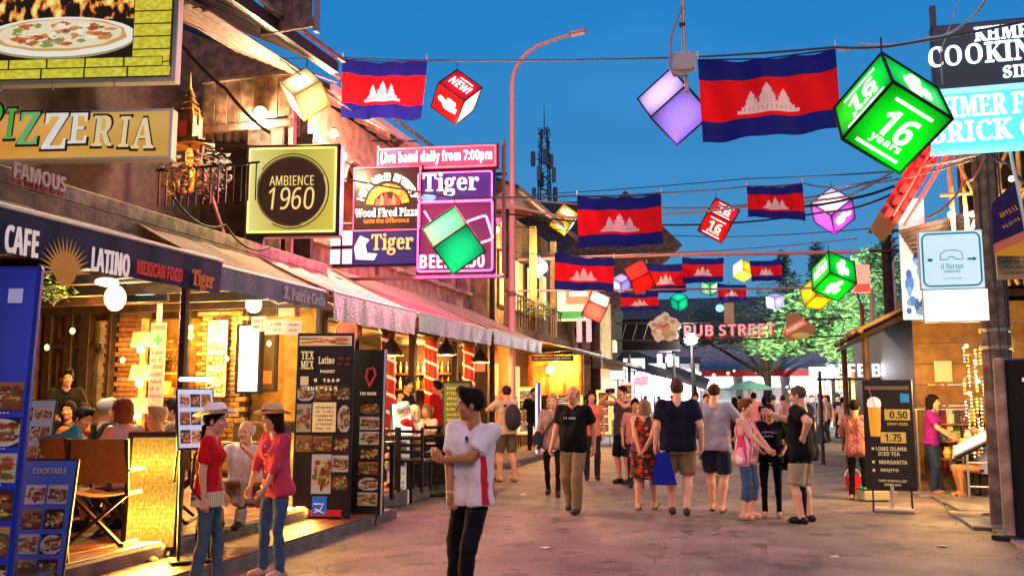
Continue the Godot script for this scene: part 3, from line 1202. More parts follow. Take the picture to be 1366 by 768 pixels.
func restaurant_left() -> void:
	var b := thing("restaurant_building", "open-fronted corner restaurant with brick piers and warm yellow walls under blue awning", "building", V(-8, 0, -8))
	var at := moved(V(8, 0, 8))
	var wall_y := plaster("b98a3e")
	var dark := wood("2e1d12")
	put("wall", mb().box(V(-12.0, 1.65, -8.2), V(0.2, 3.3, 10.4)), plaster("9a6a34"), b, at)
	put("wall", mb().box(V(-9.4, 1.65, -13.2), V(5.0, 3.3, 0.2)), wall_y, b, at)
	put("wall", mb().box(V(-9.0, 1.65, -2.9), V(5.8, 3.3, 0.2)), plaster("9a6a34"), b, at)
	var cl := put("ceiling", mb().box(V(-9.15, 3.2, -8.0), V(5.5, 0.16, 10.2)), wood("4a3220"), b, at)
	for k in 9:
		put("beam", mb().box(V(-9.15, 3.05, -3.8 - k * 1.08), V(5.4, 0.14, 0.1), Basis(), 0.008), dark, cl)
	# brick piers on the cross wall
	var warm: Array = ["8c6246", "7a4e36", "98704f", "6c4630"]
	var p1 := put("brick_pier", mb().box(V(-10.12, 1.66, -12.86), V(0.4, 2.75, 0.3)), plaster("6b5644"), b, at)
	bricks(p1, -10.32, -9.92, 0.3, 3.0, -12.7, warm, 0.19)
	var p2 := put("brick_panel", mb().box(V(-8.47, 1.66, -13.0), V(0.86, 2.75, 0.16)), plaster("6b5644"), b, at)
	bricks(p2, -8.9, -8.04, 0.3, 3.05, -12.92, ["a87f4c", "96703e", "b88d58"], 0.2)
	var p3 := put("brick_pier", mb().box(V(-10.6, 1.66, -13.0), V(0.24, 2.75, 0.16)), plaster("5a4636"), b, at)
	bricks(p3, -10.72, -10.48, 0.3, 3.0, -12.9, ["7c4528", "6b3c24"], 0.2)
	# dark timber frame with braces, and posts
	for q in [[-11.6, 0.16], [-11.18, 0.16], [-10.86, 0.2], [-10.36, 0.06], [-8.98, 0.12]]:
		put("post", mb().box(V(q[0], 1.66, -12.6), V(q[1], 2.8, 0.16), Basis(), 0.01), dark, b, at)
	for q in [[V(-11.6, 2.35, -12.6), V(-10.9, 2.9, -12.6)], [V(-11.18, 1.7, -12.6), V(-10.86, 2.3, -12.6)], [V(-11.6, 1.3, -12.6), V(-11.18, 2.0, -12.6)]]:
		put("brace", mb().bar(q[0], q[1], 0.07, 0.1), dark, b, at)
	for y in [1.45, 2.45, 2.98]:
		put("rail", mb().box(V(-11.15, y, -12.58), V(1.1, 0.08, 0.1)), dark, b, at)
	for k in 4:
		put("lit_wall_patch", mb().box(V(-11.38 + 0.26 * k, 2.2 - 0.1 * (k % 2), -13.04), V(0.2, 1.4, 0.06)), plaster(["c9b48a", "a98b58", "d6c7a4", "8f7444"][k]), b, at)  # paler and darker tones painted for patches of lamp-lit wall
	for x in [-5.75]:
		for z in [-4.0, -8.05, -11.0]:
			put("awning_post", mb().box(V(x, 1.6, z), V(0.07, 2.66, 0.07), Basis(), 0.006), mat("4b3524", 0.5), b, at)
	put("counter", mb().box(V(-7.5, 0.75, -12.7), V(0.9, 0.96, 0.5), Basis(), 0.02), wood("5a3a20"), b, at)
	# lamps hung inside
	hang_lamp("globe_lamp", "glowing white globe lamp hanging behind the awning's lettering", V(-7.722, 2.831, -9.400), 0.13, 0.16, "ffd898", 3.6, 3.1)
	hang_lamp("globe_lamp", "glowing round white lamp under the grey awning", V(-7.126, 2.948, -11.600), 0.12, 0.12, "ffdca4", 2.8, 3.1)
	hang_lamp("bulb_lamp", "bright bare wall lamp above the food poster on brick wall", V(-8.412, 2.741, -12.550), 0.09, 0.09, "ffc870", 2.4, 2.75)
	hang_lamp("bulb_lamp", "small amber pendant bulb on long cord above the wooden shelf", V(-8.669, 2.574, -12.300), 0.06, 0.06, "ffbf5a", 1.6, 3.1)
	hang_lamp("bulb_lamp", "flat white ceiling lamp half hidden by the blue awning", V(-7.188, 2.911, -8.600), 0.13, 0.05, "fff1d8", 2.6, 3.1)
	# wooden post with three box shades
	var lp := thing("lamp_post", "wooden indoor post with three tan box shades beside brick pier", "lamp", V(-9.62, 0.27, -12.35))
	put("post", mb().box(V(0, 1.3, -0.1), V(0.09, 2.6, 0.09), Basis(), 0.008), wood("b98b50"), lp)
	for y in [2.25, 1.72, 1.2]:
		var m := mb().lathe([Vector2(0.17, 0), Vector2(0.135, 0.24)], 4, V(0.06, y - 0.12, 0.05), Basis(Vector3.UP, PI / 4))
		put("lamp_shade", m, mat("c9a466", 0.8, {"backlight": 0.5}), lp)
		put("bulb", mb().ball(V(0.06, y - 0.17, 0.05), Vector3.ONE * 0.06), glow("ffe3a6", 3.0), lp)
		lamp(lp, V(0.06, y - 0.2, 0.18), Color("ffc060"), 1.3, 0.05)
	# shelf with plant and boxes
	var sh := thing("wall_shelf", "orange-lit wooden shelf unit with trailing plant on cross wall", "shelf", V(-9.28, 0.27, -12.78))
	for y in [0.95, 1.35, 1.72, 2.1]:
		put("board", mb().box(V(0, y, 0), V(0.62, 0.03, 0.3), Basis(), 0.004), wood("a8682c"), sh)
	for x in [-0.3, 0.3]:
		put("board", mb().box(V(x, 1.4, 0), V(0.03, 1.5, 0.3)), wood("8a5424"), sh)
	for k in 8:
		tag(put("storage_box", mb().box(Vector3.ZERO, V(0.11, 0.12 + 0.05 * (k % 3), 0.12), Basis(), 0.006), mat(["c8742a", "b98b50", "7a4a22", "d6a050"][k % 4], 0.7), null, Transform3D(Basis(Vector3.UP, 0.2 * k), V(-9.5 + 0.15 * (k % 4), [1.32, 1.7][k / 4] + 0.025 * (k % 3), -12.7))), "small wooden box standing on the orange-lit wall shelf", "box", "boxes on the orange-lit shelf")
	lamp(sh, V(0.1, 1.62, 0.3), Color("ff9c3a"), 0.8, 0.05)
	leafy("shelf_plant", "trailing green pot plant on the orange-lit wall shelf", V(-9.2, 2.35, -12.66), V(0.2, 0.34, 0.16), 160, 0.05, ["7a8a2a", "5f7a22", "94a03a"])
	leafy("pot_plant", "bright leafy plant hanging behind the blue awning near the far left", V(-8.460, 2.953, -9.200), V(0.3, 0.22, 0.25), 200, 0.07, ["7a9a22", "5c8220", "a0b83a"])
	# pharmacy-like white banner, food poster, lightbox, mirror, small hanging signs
	var bn := thing("hanging_banner", "pale pink hanging paper banner with green cross in front of shelf", "banner", V(-8.948, 2.103, -11.900))
	put("sheet", mb().box(Vector3.ZERO, V(0.27, 1.28, 0.012)), cloth("e6c8c4"), bn)
	put("rod", mb().box(V(0, 0.98, 0), V(0.06, 0.7, 0.05)), mat("e8dcc8", 0.6), bn)
	put("cross_mark", mb().prism(PackedVector2Array([Vector2(-0.03, -0.08), Vector2(0.03, -0.08), Vector2(0.03, -0.03), Vector2(0.08, -0.03), Vector2(0.08, 0.03), Vector2(0.03, 0.03), Vector2(0.03, 0.08), Vector2(-0.03, 0.08), Vector2(-0.03, 0.03), Vector2(-0.08, 0.03), Vector2(-0.08, -0.03), Vector2(-0.03, -0.03)]), 0.006, 0.01), mat("3aa07a", 0.7), bn, moved(V(0, 0.38, 0)))
	put("print_band", mb().box(V(0, 0.57, 0.007), V(0.25, 0.06, 0.004)), mat("d2787a", 0.7), bn)
	for k in 7:
		strokes(bn, V(0, 0.18 - k * 0.11, 0.009), Vector2(0.2, 0.06), 6, mat("c0589a", 0.7))
	var po := thing("food_poster", "tall narrow poster of five dishes on the brick wall", "poster", V(-8.500, 2.227, -12.800))
	put("panel", mb().box(Vector3.ZERO, V(0.36, 1.24, 0.03), Basis(), 0.006), mat("e0c894", 0.6), po)
	for k in 5:
		put("dish_print", mb().box(V(0, 0.46 - k * 0.24, 0.017), V(0.3, 0.17, 0.006)), mat("ffffff", 0.6, {"image": food_print(k), "name": "print"}), po)
	var lb := thing("lightbox", "white glowing menu lightbox in black case beside the yellow wall", "lightbox", V(-7.553, 2.191, -12.200))
	put("case", mb().box(V(-0.03, 0, -0.08), V(0.42, 1.06, 0.14), Basis(), 0.01), mat("1c1712", 0.5), lb)
	put("screen", mb().box(V(0.0, 0, 0.0), V(0.32, 1.0, 0.02)), glow("fff6e6", 1.0), lb)
	panel_light(lb, V(0, 0, 0.03), Vector2(0.32, 1.0), Color("fff0d8"), 0.5)
	for k in 2:
		strokes(lb, V(0, 0.42 - k * 0.07, 0.013), Vector2(0.24, 0.04), 6, mat("8a8078", 0.7))
	var mr := thing("framed_mirror", "dark framed mirror on yellow wall right of white lightbox", "mirror", V(-7.574, 2.216, -12.800))
	put("frame", mb().box(Vector3.ZERO, V(0.36, 1.06, 0.05), Basis(), 0.01), wood("3a2414"), mr)
	put("glass", mb().box(V(0, 0, 0.027), V(0.27, 0.96, 0.008)), mat("8a7a58", 0.12, {"metal": 0.7}), mr)
	put("poster", mb().box(V(0.02, -0.3, 0.034), V(0.16, 0.2, 0.004)), mat("d0641e", 0.6), mr)
	var k2 := 0
	for q in [[V(-6.908, 2.643, -11.400), "small white paper sign hanging left of lantern sign under grey awning", "e8dcd8"], [V(-6.630, 2.594, -11.400), "larger white paper sign with green mark hanging under grey awning", "efe4de"], [V(-6.346, 2.577, -11.400), "white paper sign at right end under the grey awning", "e2dad6"]]:
		var s := thing("paper_sign", q[1], "sign", q[0], 0.1 * k2)
		put("sheet", mb().box(Vector3.ZERO, V(0.24 + 0.1 * (k2 % 2), 0.22, 0.012), Basis(), 0.003), mat(q[2], 0.7), s)
		put("string", mb().tube([V(0, 0.11, 0), V(0, 0.45, 0)], 0.004, 4), mat("3a2c20", 0.7), s)
		for j in 2:
			strokes(s, V(0, 0.04 - j * 0.08, 0.009), Vector2(0.16, 0.04), 5, mat("a05a6a", 0.7))
		k2 += 1
	# small brown wooden arrow house on the banner's rod, and dark screen
	var tv := thing("screen", "dark wall screen with white and blue picture behind awning edge", "screen", V(-8.079, 3.061, -10.400))
	put("case", mb().box(V(0, 0, -0.03), V(0.72, 0.34, 0.06), Basis(), 0.01), mat("0c0c0e", 0.4), tv)
	put("picture", mb().box(V(0.02, -0.02, 0.003), V(0.3, 0.12, 0.006)), glow("7fa4d8", 0.7), tv)
	for k in 9:
		tag(put("small_bulb", mb().ball(Vector3.ZERO, V(0.035, 0.045, 0.035), 6, 8), glow("ffd080", 3.0), null, moved(V(-10.9 + 0.62 * k, 2.5 - 0.16 * (k % 3), -10.2 - 0.9 * (k % 3)))), "small warm bulb hanging inside the yellow-walled restaurant", "bulb", "small bulbs inside the restaurant")
	# the grey and amber light of the room itself
	lamp(b, V(-1.5, 2.7, -3.0), Color("ffac50"), 3.2, 0.15)


func hang_lamp(called: String, label: String, at: Vector3, r: float, ry: float, hex: String, energy: float, top: float) -> void:
	var o := thing(called, label, "lamp", at)
	put("bulb", mb().ball(Vector3.ZERO, V(r, ry, r), 10, 16), glow(hex, 2.2), o)
	put("cap", mb().lathe([Vector2(r * 0.35, ry * 0.9), Vector2(r * 0.3, ry * 1.25), Vector2(0.012, ry * 1.3)], 10), mat("4a3a28", 0.4, {"metal": 0.6}), o)
	if top > at.y + ry * 1.3:
		put("cord", mb().tube([V(0, ry * 1.25, 0), V(0, top - at.y, 0)], 0.007, 5), mat("15120f", 0.6), o)
	lamp(o, V(0, -ry - 0.06, 0.0), Color(hex), energy, r)


func leafy(called: String, label: String, at: Vector3, r: Vector3, count: int, leaf: float, hexes: Array, category := "plant") -> Node3D:
	var o := thing(called, label, category, at)
	for j in hexes.size():
		var mb := mb()
		for k in count / hexes.size():
			var d := V(rng.randf_range(-1, 1), rng.randf_range(-1, 1), rng.randf_range(-1, 1))
			d = d.normalized() * pow(rng.randf(), 0.5)
			_leaf(mb, d * r, leaf * rng.randf_range(0.6, 1.3))
		put("leaves", mb, mat(hexes[j], 0.6, {"backlight": 0.5, "name": "leaf"}), o)
	var st := mb()
	for k in 5:
		var e := V(rng.randf_range(-1, 1) * r.x, rng.randf_range(0.0, 0.8) * r.y, rng.randf_range(-1, 1) * r.z)
		st.tube([V(0, -r.y, 0), e * 0.5 + V(0, -r.y * 0.3, 0), e], [leaf * 0.12, leaf * 0.09, leaf * 0.04], 5)
	put("stem", st, mat("4a3a22", 0.8), o)
	return o


func _leaf(mb: Mb, at: Vector3, l: float) -> void:
	var a := rng.randf() * TAU
	var x := V(cos(a), rng.randf_range(-0.6, 0.4), sin(a)).normalized()
	var y := x.cross(V(rng.randf_range(-0.5, 0.5), 1, rng.randf_range(-0.5, 0.5))).normalized()
	var tip := at + x * l
	var mid := at + x * l * 0.45
	var sag := V(0, -l * 0.08, 0)
	mb.tri(at, mid + y * l * 0.25 + sag, tip)
	mb.tri(at, tip, mid - y * l * 0.25 + sag)


func awning(label: String, z0: float, z1: float, x0: float, y0: float, x1: float, y1: float, drop: float, top: Material, front: Material, scallop := 0.0, folds := 5) -> Node3D:
	# a cloth roof from the wall (x0, y0) out to its front rail (x1, y1), with a valance hanging from the rail
	var o := thing("awning", label, "awning", V(x1, y1, (z0 + z1) / 2))
	var half := (z0 - z1) / 2
	var mb := mb()
	var n := 10
	var m := 6
	for i in n:
		for j in m:
			var p := []
			for q in [[i, j], [i + 1, j], [i + 1, j + 1], [i, j + 1]]:
				var u: float = float(q[0]) / n
				var w: float = float(q[1]) / m
				var sag := -0.07 * sin(PI * w) * (0.4 + 0.6 * absf(sin(u * PI * folds)))
				p.append(V(lerpf(0, x0 - x1, w), lerpf(0, y0 - y1, w) + sag, lerpf(half, -half, u)))
			mb.quad(p[0], p[1], p[2], p[3])
	put("canopy", mb, top, o)
	var vb := mb()
	var steps := 40
	for i in steps:
		var za := lerpf(half, -half, float(i) / steps)
		var zb := lerpf(half, -half, float(i + 1) / steps)
		var da := drop - scallop * absf(sin(PI * float(i) / steps * 12.0))
		var db := drop - scallop * absf(sin(PI * float(i + 1) / steps * 12.0))
		var oa := 0.025 * sin(i * 0.9) + 0.012 * sin(i * 2.3)
		var ob := 0.025 * sin((i + 1) * 0.9) + 0.012 * sin((i + 1) * 2.3)
		vb.quad(V(0.012, -0.0, za), V(0.012, 0.0, zb), V(0.012 + ob, -db, zb), V(0.012 + oa, -da, za))
	put("valance", vb, front, o)
	put("rail", mb().tube([V(0, 0, half), V(0, 0, -half)], 0.022, 8), mat("b7b0a6", 0.4, {"metal": 0.6}), o)
	for z in [half - 0.12, -half + 0.12]:
		put("arm", mb().tube([V(0, -0.03, z), V((x0 - x1) * 0.5, -0.12, z), V(x0 - x1, (y0 - y1) - 0.5, z)], 0.018, 6), mat("9c958a", 0.4, {"metal": 0.6}), o)
	return o


func upper_left() -> void:
	# --- upper floor over the corner restaurant: timber balcony
	var b := thing("balcony_storey", "timber balcony storey with plank fascia and dark roof above the blue awning", "balcony", V(-6.4, 3.4, -8))
	var at := moved(V(6.4, -3.4, 8))
	var grey := wood("6e5a4c")
	put("floor_slab", mb().box(V(-9.15, 3.385, -8.0), V(5.5, 0.19, 10.3)), plaster("7a6a5c"), b, at)
	for k in 3:
		put("edge_beam", mb().box(V(-6.33 - 0.02 * k, 3.2 + k * 0.165, -7.6), V(0.12, 0.158, 9.4), Basis(), 0.01), wood(["9a7e66", "886c54", "a68a72"][k]), b, at)
	put("wall", mb().box(V(-8.9, 5.1, -8.0), V(0.15, 2.8, 10.0)), wood("3b2c22"), b, at)
	for k in 3:
		put("wall_board", mb().box(V(-7.22 + k * 0.2, 4.65, -11.6), V(0.19, 1.85, 0.05), Basis(), 0.008), wood(["5e554c", "554b43", "675d54"][k]), b, at)
	put("post", mb().box(V(-6.52, 4.7, -11.5), V(0.09, 2.2, 0.09), Basis(), 0.008), wood("8a5a5e"), b, at)
	put("post", mb().tube([V(-7.95, 5.6, -11.0), V(-7.2, 3.7, -11.0)], 0.03, 8), wood("7a4a4e"), b, at)
	put("wall", mb().box(V(-8.9, 4.7, -12.7), V(4.2, 2.2, 0.1)), wood("3c2d24"), b, at)
	put("gable_wall", mb().prism(PackedVector2Array([Vector2(-11, 5.8), Vector2(-6.9, 5.8), Vector2(-6.9, 6.7), Vector2(-11, 8.6)]), -12.75, -12.65), wood("6b5244"), b, at)
	for k in 22:
		put("batten", mb().box(V(-10.4 + k * 0.16, 6.2 + 0.0 * k, -12.6), V(0.06, 0.9, 0.05)), wood("8a6a58"), b, at)
	# plank fascia across the opening
	for k in 7:
		put("plank", mb().box(V(-7.72 + k * 0.205, 5.88 + k * 0.012, -11.2), V(0.195, 0.66, 0.04), Basis(), 0.008), wood(["a5846c", "b28e74", "987560", "ab8870"][k % 4]), b, at)
	put("fascia_rail", mb().box(V(-7.1, 5.5, -11.18), V(1.5, 0.12, 0.06), Basis(), 0.01), wood("8b7264"), b, at)
	put("fascia_rail", mb().box(V(-7.1, 6.24, -11.18), V(1.5, 0.07, 0.06), Basis(), 0.01), wood("8b7264"), b, at)
	# roof: eave along the street with gutter and little brackets
	var rf := put("roof", mb().hexa([V(-5.75, 5.95, -2.5), V(-5.75, 6.24, -11.2), V(-10.5, 8.55, -11.2), V(-10.5, 8.3, -2.5), V(-5.75, 6.06, -2.5), V(-5.75, 6.35, -11.2), V(-10.5, 8.67, -11.2), V(-10.5, 8.42, -2.5)]), wood("3a2c26"), b, at)
	put("gutter", mb().bar(V(-5.72, 5.98, -2.5), V(-5.72, 6.25, -11.2), 0.13, 0.16), mat("2b201c", 0.5), rf)
	put("eave_batten", mb().bar(V(-5.62, 6.12, -2.5), V(-5.62, 6.38, -11.3), 0.05, 0.05), wood("a08c86"), rf)
	for k in 12:
		put("rafter", mb().bar(V(-5.8, 5.97 + 0.033 * k, -3.0 - 0.7 * k), V(-7.6, 6.82 + 0.033 * k, -3.0 - 0.7 * k), 0.06, 0.12), wood("7a5f52"), rf)
	for k in 11:   # pale soffit boards under the eave
		put("soffit_board", mb().bar(V(-5.98 - k * 0.12, 5.97 + k * 0.055, -8.5), V(-5.98 - k * 0.12, 6.05 + k * 0.055, -11.1), 0.1, 0.02), wood(["a68a7c", "94786a"][k % 2]), rf)
	# bare wooden back of a billboard above the street
	var bb := thing("billboard", "brown plank back of an unlit billboard jutting above the eave", "billboard", V(-5.533, 6.334, -9.600))
	for k in 5:
		put("plank", mb().box(V(-0.3 + k * 0.135, 0.42, 0), V(0.13, 1.0, 0.03), Basis(), 0.006), wood(["7f6458", "8c7062", "76594c"][k % 3]), bb)
	put("plank", mb().box(V(-0.02, -0.15, 0.02), V(0.72, 0.13, 0.05), Basis(Vector3.BACK, 0.05), 0.008), wood("8c6e62"), bb)
	put("frame", mb().box(V(0.36, 0.35, -0.03), V(0.05, 1.2, 0.08)), mat("94858a", 0.4, {"metal": 0.5}), bb)
	# spirit house with offerings
	var s := thing("spirit_house", "small ornate golden brown spirit house on balcony shelf behind pizza sign", "spirit house", V(-7.644, 5.184, -10.600))
	put("shelf", mb().box(V(0, -0.06, 0), V(0.62, 0.07, 0.4), Basis(), 0.01), wood("8a7a4a"), s)
	put("shrine", mb().box(V(0, 0.15, 0), V(0.3, 0.34, 0.24), Basis(), 0.01), wood("8a5a2a"), s)
	var rm := mb()
	for k in 4:
		rm.lathe([Vector2(0.22 - k * 0.045, 0), Vector2(0.1 - k * 0.02, 0.1)], 4, V(0, 0.32 + k * 0.1, 0), Basis(Vector3.UP, PI / 4))
	put("roof", rm, mat("6e4c22", 0.6), s)
	put("spire", mb().lathe([Vector2(0.035, 0.7), Vector2(0.012, 0.85), Vector2(0.0, 1.0)], 8), mat("c89a3a", 0.4), s)
	for x in [-0.16, 0.16, -0.26, 0.26]:
		put("finial", mb().lathe([Vector2(0.02, 0.0), Vector2(0.03, 0.08), Vector2(0.0, 0.26)], 6, V(x, 0.3 - absf(x) * 0.6, 0.14)), mat("b8862e", 0.4), s)
	put("door", mb().box(V(0, 0.12, 0.123), V(0.12, 0.22, 0.01)), mat("c8442a", 0.6), s)
	put("leg", mb().bar(V(-0.25, -0.1, 0), V(-0.1, -0.75, 0), 0.05, 0.05), wood("5a4a34"), s)
	put("leg", mb().bar(V(0.25, -0.1, 0), V(0.1, -0.75, 0), 0.05, 0.05), wood("5a4a34"), s)
	hang_lamp("candle_lamp", "small orange lantern glowing below the spirit house", V(-7.535, 4.892, -10.500), 0.055, 0.14, "ff8a2a", 0.5, 0.0)
	hang_lamp("candle_lamp", "red-orange lamp glowing low behind balcony plants", V(-7.524, 4.658, -10.500), 0.05, 0.05, "ff7a1e", 0.4, 0.0)
	leafy("balcony_plant", "dark leafy pot plant on balcony right of spirit house", V(-7.090, 4.646, -10.400), V(0.28, 0.4, 0.25), 260, 0.09, ["2f3d1e", "26331a", "3f4c22"])
	leafy("balcony_plant", "dark leafy pot plant on balcony under spirit house", V(-7.448, 4.580, -10.200), V(0.3, 0.35, 0.25), 240, 0.09, ["33401f", "28331a", "455226"])
	var pl := thing("balcony_railing", "dark iron balcony railing behind the plants", "railing", V(-7.098, 4.272, -10.300))
	for k in 14:
		put("bar", mb().box(V(-0.75 + k * 0.115, 0.15, 0), V(0.02, 0.5, 0.02)), mat("1d1815", 0.5), pl)
	put("rail", mb().box(V(0, 0.41, 0), V(1.6, 0.035, 0.035)), mat("1d1815", 0.5), pl)
	# --- pink plastered upper storey with arched windows
	var q := thing("arched_building", "pink upper storey with arched windows behind the neon signs", "building", V(-7.1, 3.0, -17.5))
	var qt := moved(V(7.1, -3.0, 17.5))
	var pink := plaster("e4aca0")
	put("wall", mb().box(V(-7.35, 3.55, -17.4), V(0.3, 1.3, 8.9)), pink, q, qt)
	put("wall", mb().box(V(-7.35, 6.35, -17.4), V(0.3, 0.7, 8.9)), pink, q, qt)
	for k in 8:
		var z := -13.1 - k * 1.24
		put("pilaster", mb().box(V(-7.3, 5.1, z), V(0.36, 1.9, 0.2), Basis(), 0.02), plaster("e0aaa0"), q, qt)
		if k < 7:
			var zc := z - 0.62
			var ar := mb()
			for j in 10:   # spandrel round the arch
				var a0 := PI * j / 10.0
				var a1 := PI * (j + 1) / 10.0
				var p0 := V(0, sin(a0) * 0.52, cos(a0) * 0.52)
				var p1 := V(0, sin(a1) * 0.52, cos(a1) * 0.52)
				for x in [-7.14, -7.4]:
					ar.quad(V(x, 5.45 + p0.y, zc + p0.z), V(x, 5.45 + p1.y, zc + p1.z), V(x, 6.02, zc + p1.z), V(x, 6.02, zc + p0.z))
				ar.quad(V(-7.14, 5.45 + p0.y, zc + p0.z), V(-7.14, 5.45 + p1.y, zc + p1.z), V(-7.4, 5.45 + p1.y, zc + p1.z), V(-7.4, 5.45 + p0.y, zc + p0.z))
			var w := put("arch", ar, pink, q, qt)
			put("moulding", mb().tube(_arc(V(-7.12, 5.45, zc), 0.5), 0.035, 6), plaster("ecbcb2"), w)
			put("window", mb().box(V(-7.48, 5.1, zc), V(0.05, 1.9, 1.04)), mat("a8541c", 0.3, {"mottle": 0.5}), w)
			put("glazing_bar", mb().box(V(-7.42, 5.1, zc), V(0.05, 1.9, 0.05)), wood("e6b4a4"), w)
			put("sill", mb().box(V(-7.18, 4.2, zc), V(0.3, 0.08, 1.02)), plaster("ecbcb2"), w)
	put("floor", mb().box(V(-9.5, 3.0, -17.4), V(4.2, 0.16, 8.8)), wood("3a2820"), q, qt)
	var rf2 := put("roof", mb().hexa([V(-6.6, 6.55, -12.8), V(-6.6, 6.63, -22.2), V(-11, 8.9, -22.2), V(-11, 8.8, -12.5), V(-6.6, 6.65, -12.8), V(-6.6, 6.73, -22.2), V(-11, 9.0, -22.2), V(-11, 8.9, -12.5)]), wood("3d2a26"), q, qt)
	put("gutter", mb().bar(V(-6.58, 6.59, -12.8), V(-6.58, 6.67, -22.2), 0.1, 0.12), mat("c9a6a0", 0.5), rf2)
	put("eave_batten", mb().bar(V(-6.5, 6.79, -12.6), V(-6.5, 6.87, -22.2), 0.06, 0.05), wood("b8a09a"), rf2)
	for k in 18:
		put("rafter", mb().bar(V(-6.62, 6.53, -13.0 - 0.52 * k), V(-7.25, 6.82, -13.0 - 0.52 * k), 0.06, 0.1), wood("a87a70"), rf2)
	hang_lamp("globe_lamp", "big bright round globe lamp on pink wall beside corner post", V(-6.850, 5.667, -11.153), 0.105, 0.105, "ffd8a8", 14.0, 0.0)
	hang_lamp("bulb_lamp", "small warm bulb under pink eave right of yellow lantern", V(-6.600, 5.883, -12.965), 0.07, 0.07, "ffc898", 8.0, 0.0)
	hang_lamp("bulb_lamp", "warm bulb at edge of the round emblem sign on pink wall", V(-6.400, 5.450, -12.852), 0.09, 0.09, "ffd8a0", 1.4, 0.0)
	# electric fan under the eave
	var fn := thing("ceiling_fan", "dark small ceiling fan under the pink eave above neon sign", "fan", V(-6.700, 6.521, -15.705))
	put("motor", mb().lathe([Vector2(0.0, -0.05), Vector2(0.08, -0.04), Vector2(0.09, 0.02), Vector2(0.02, 0.05), Vector2(0.02, 0.3)], 10), mat("2a1c1a", 0.4), fn)
	for k in 4:
		put("blade", mb().box(V(0.26, 0, 0), V(0.36, 0.012, 0.09), Basis(), 0.004), wood("3a2420"), fn, Transform3D(Basis(Vector3.UP, k * PI / 2 + 0.3), Vector3.ZERO))


func _arc(c: Vector3, r: float) -> Array:
	var out := []
	for j in 13:
		var a := PI * j / 12.0
		out.append(c + V(0, sin(a) * r, cos(a) * r))
	return out


func stripe_image(hexes: Array, count: int, side := 64) -> ImageTexture:   # vertical stripes in turn
	var key := "stripe" + str(hexes) + str(count)
	if not tex.has(key):
		var i := Image.create(side * 2, 8, false, Image.FORMAT_RGB8)
		for x in side * 2:
			for y in 8:
				i.set_pixel(x, y, Color(hexes[int(float(x) / (side * 2) * count) % hexes.size()]))
		tex[key] = ImageTexture.create_from_image(i)
	return tex[key]


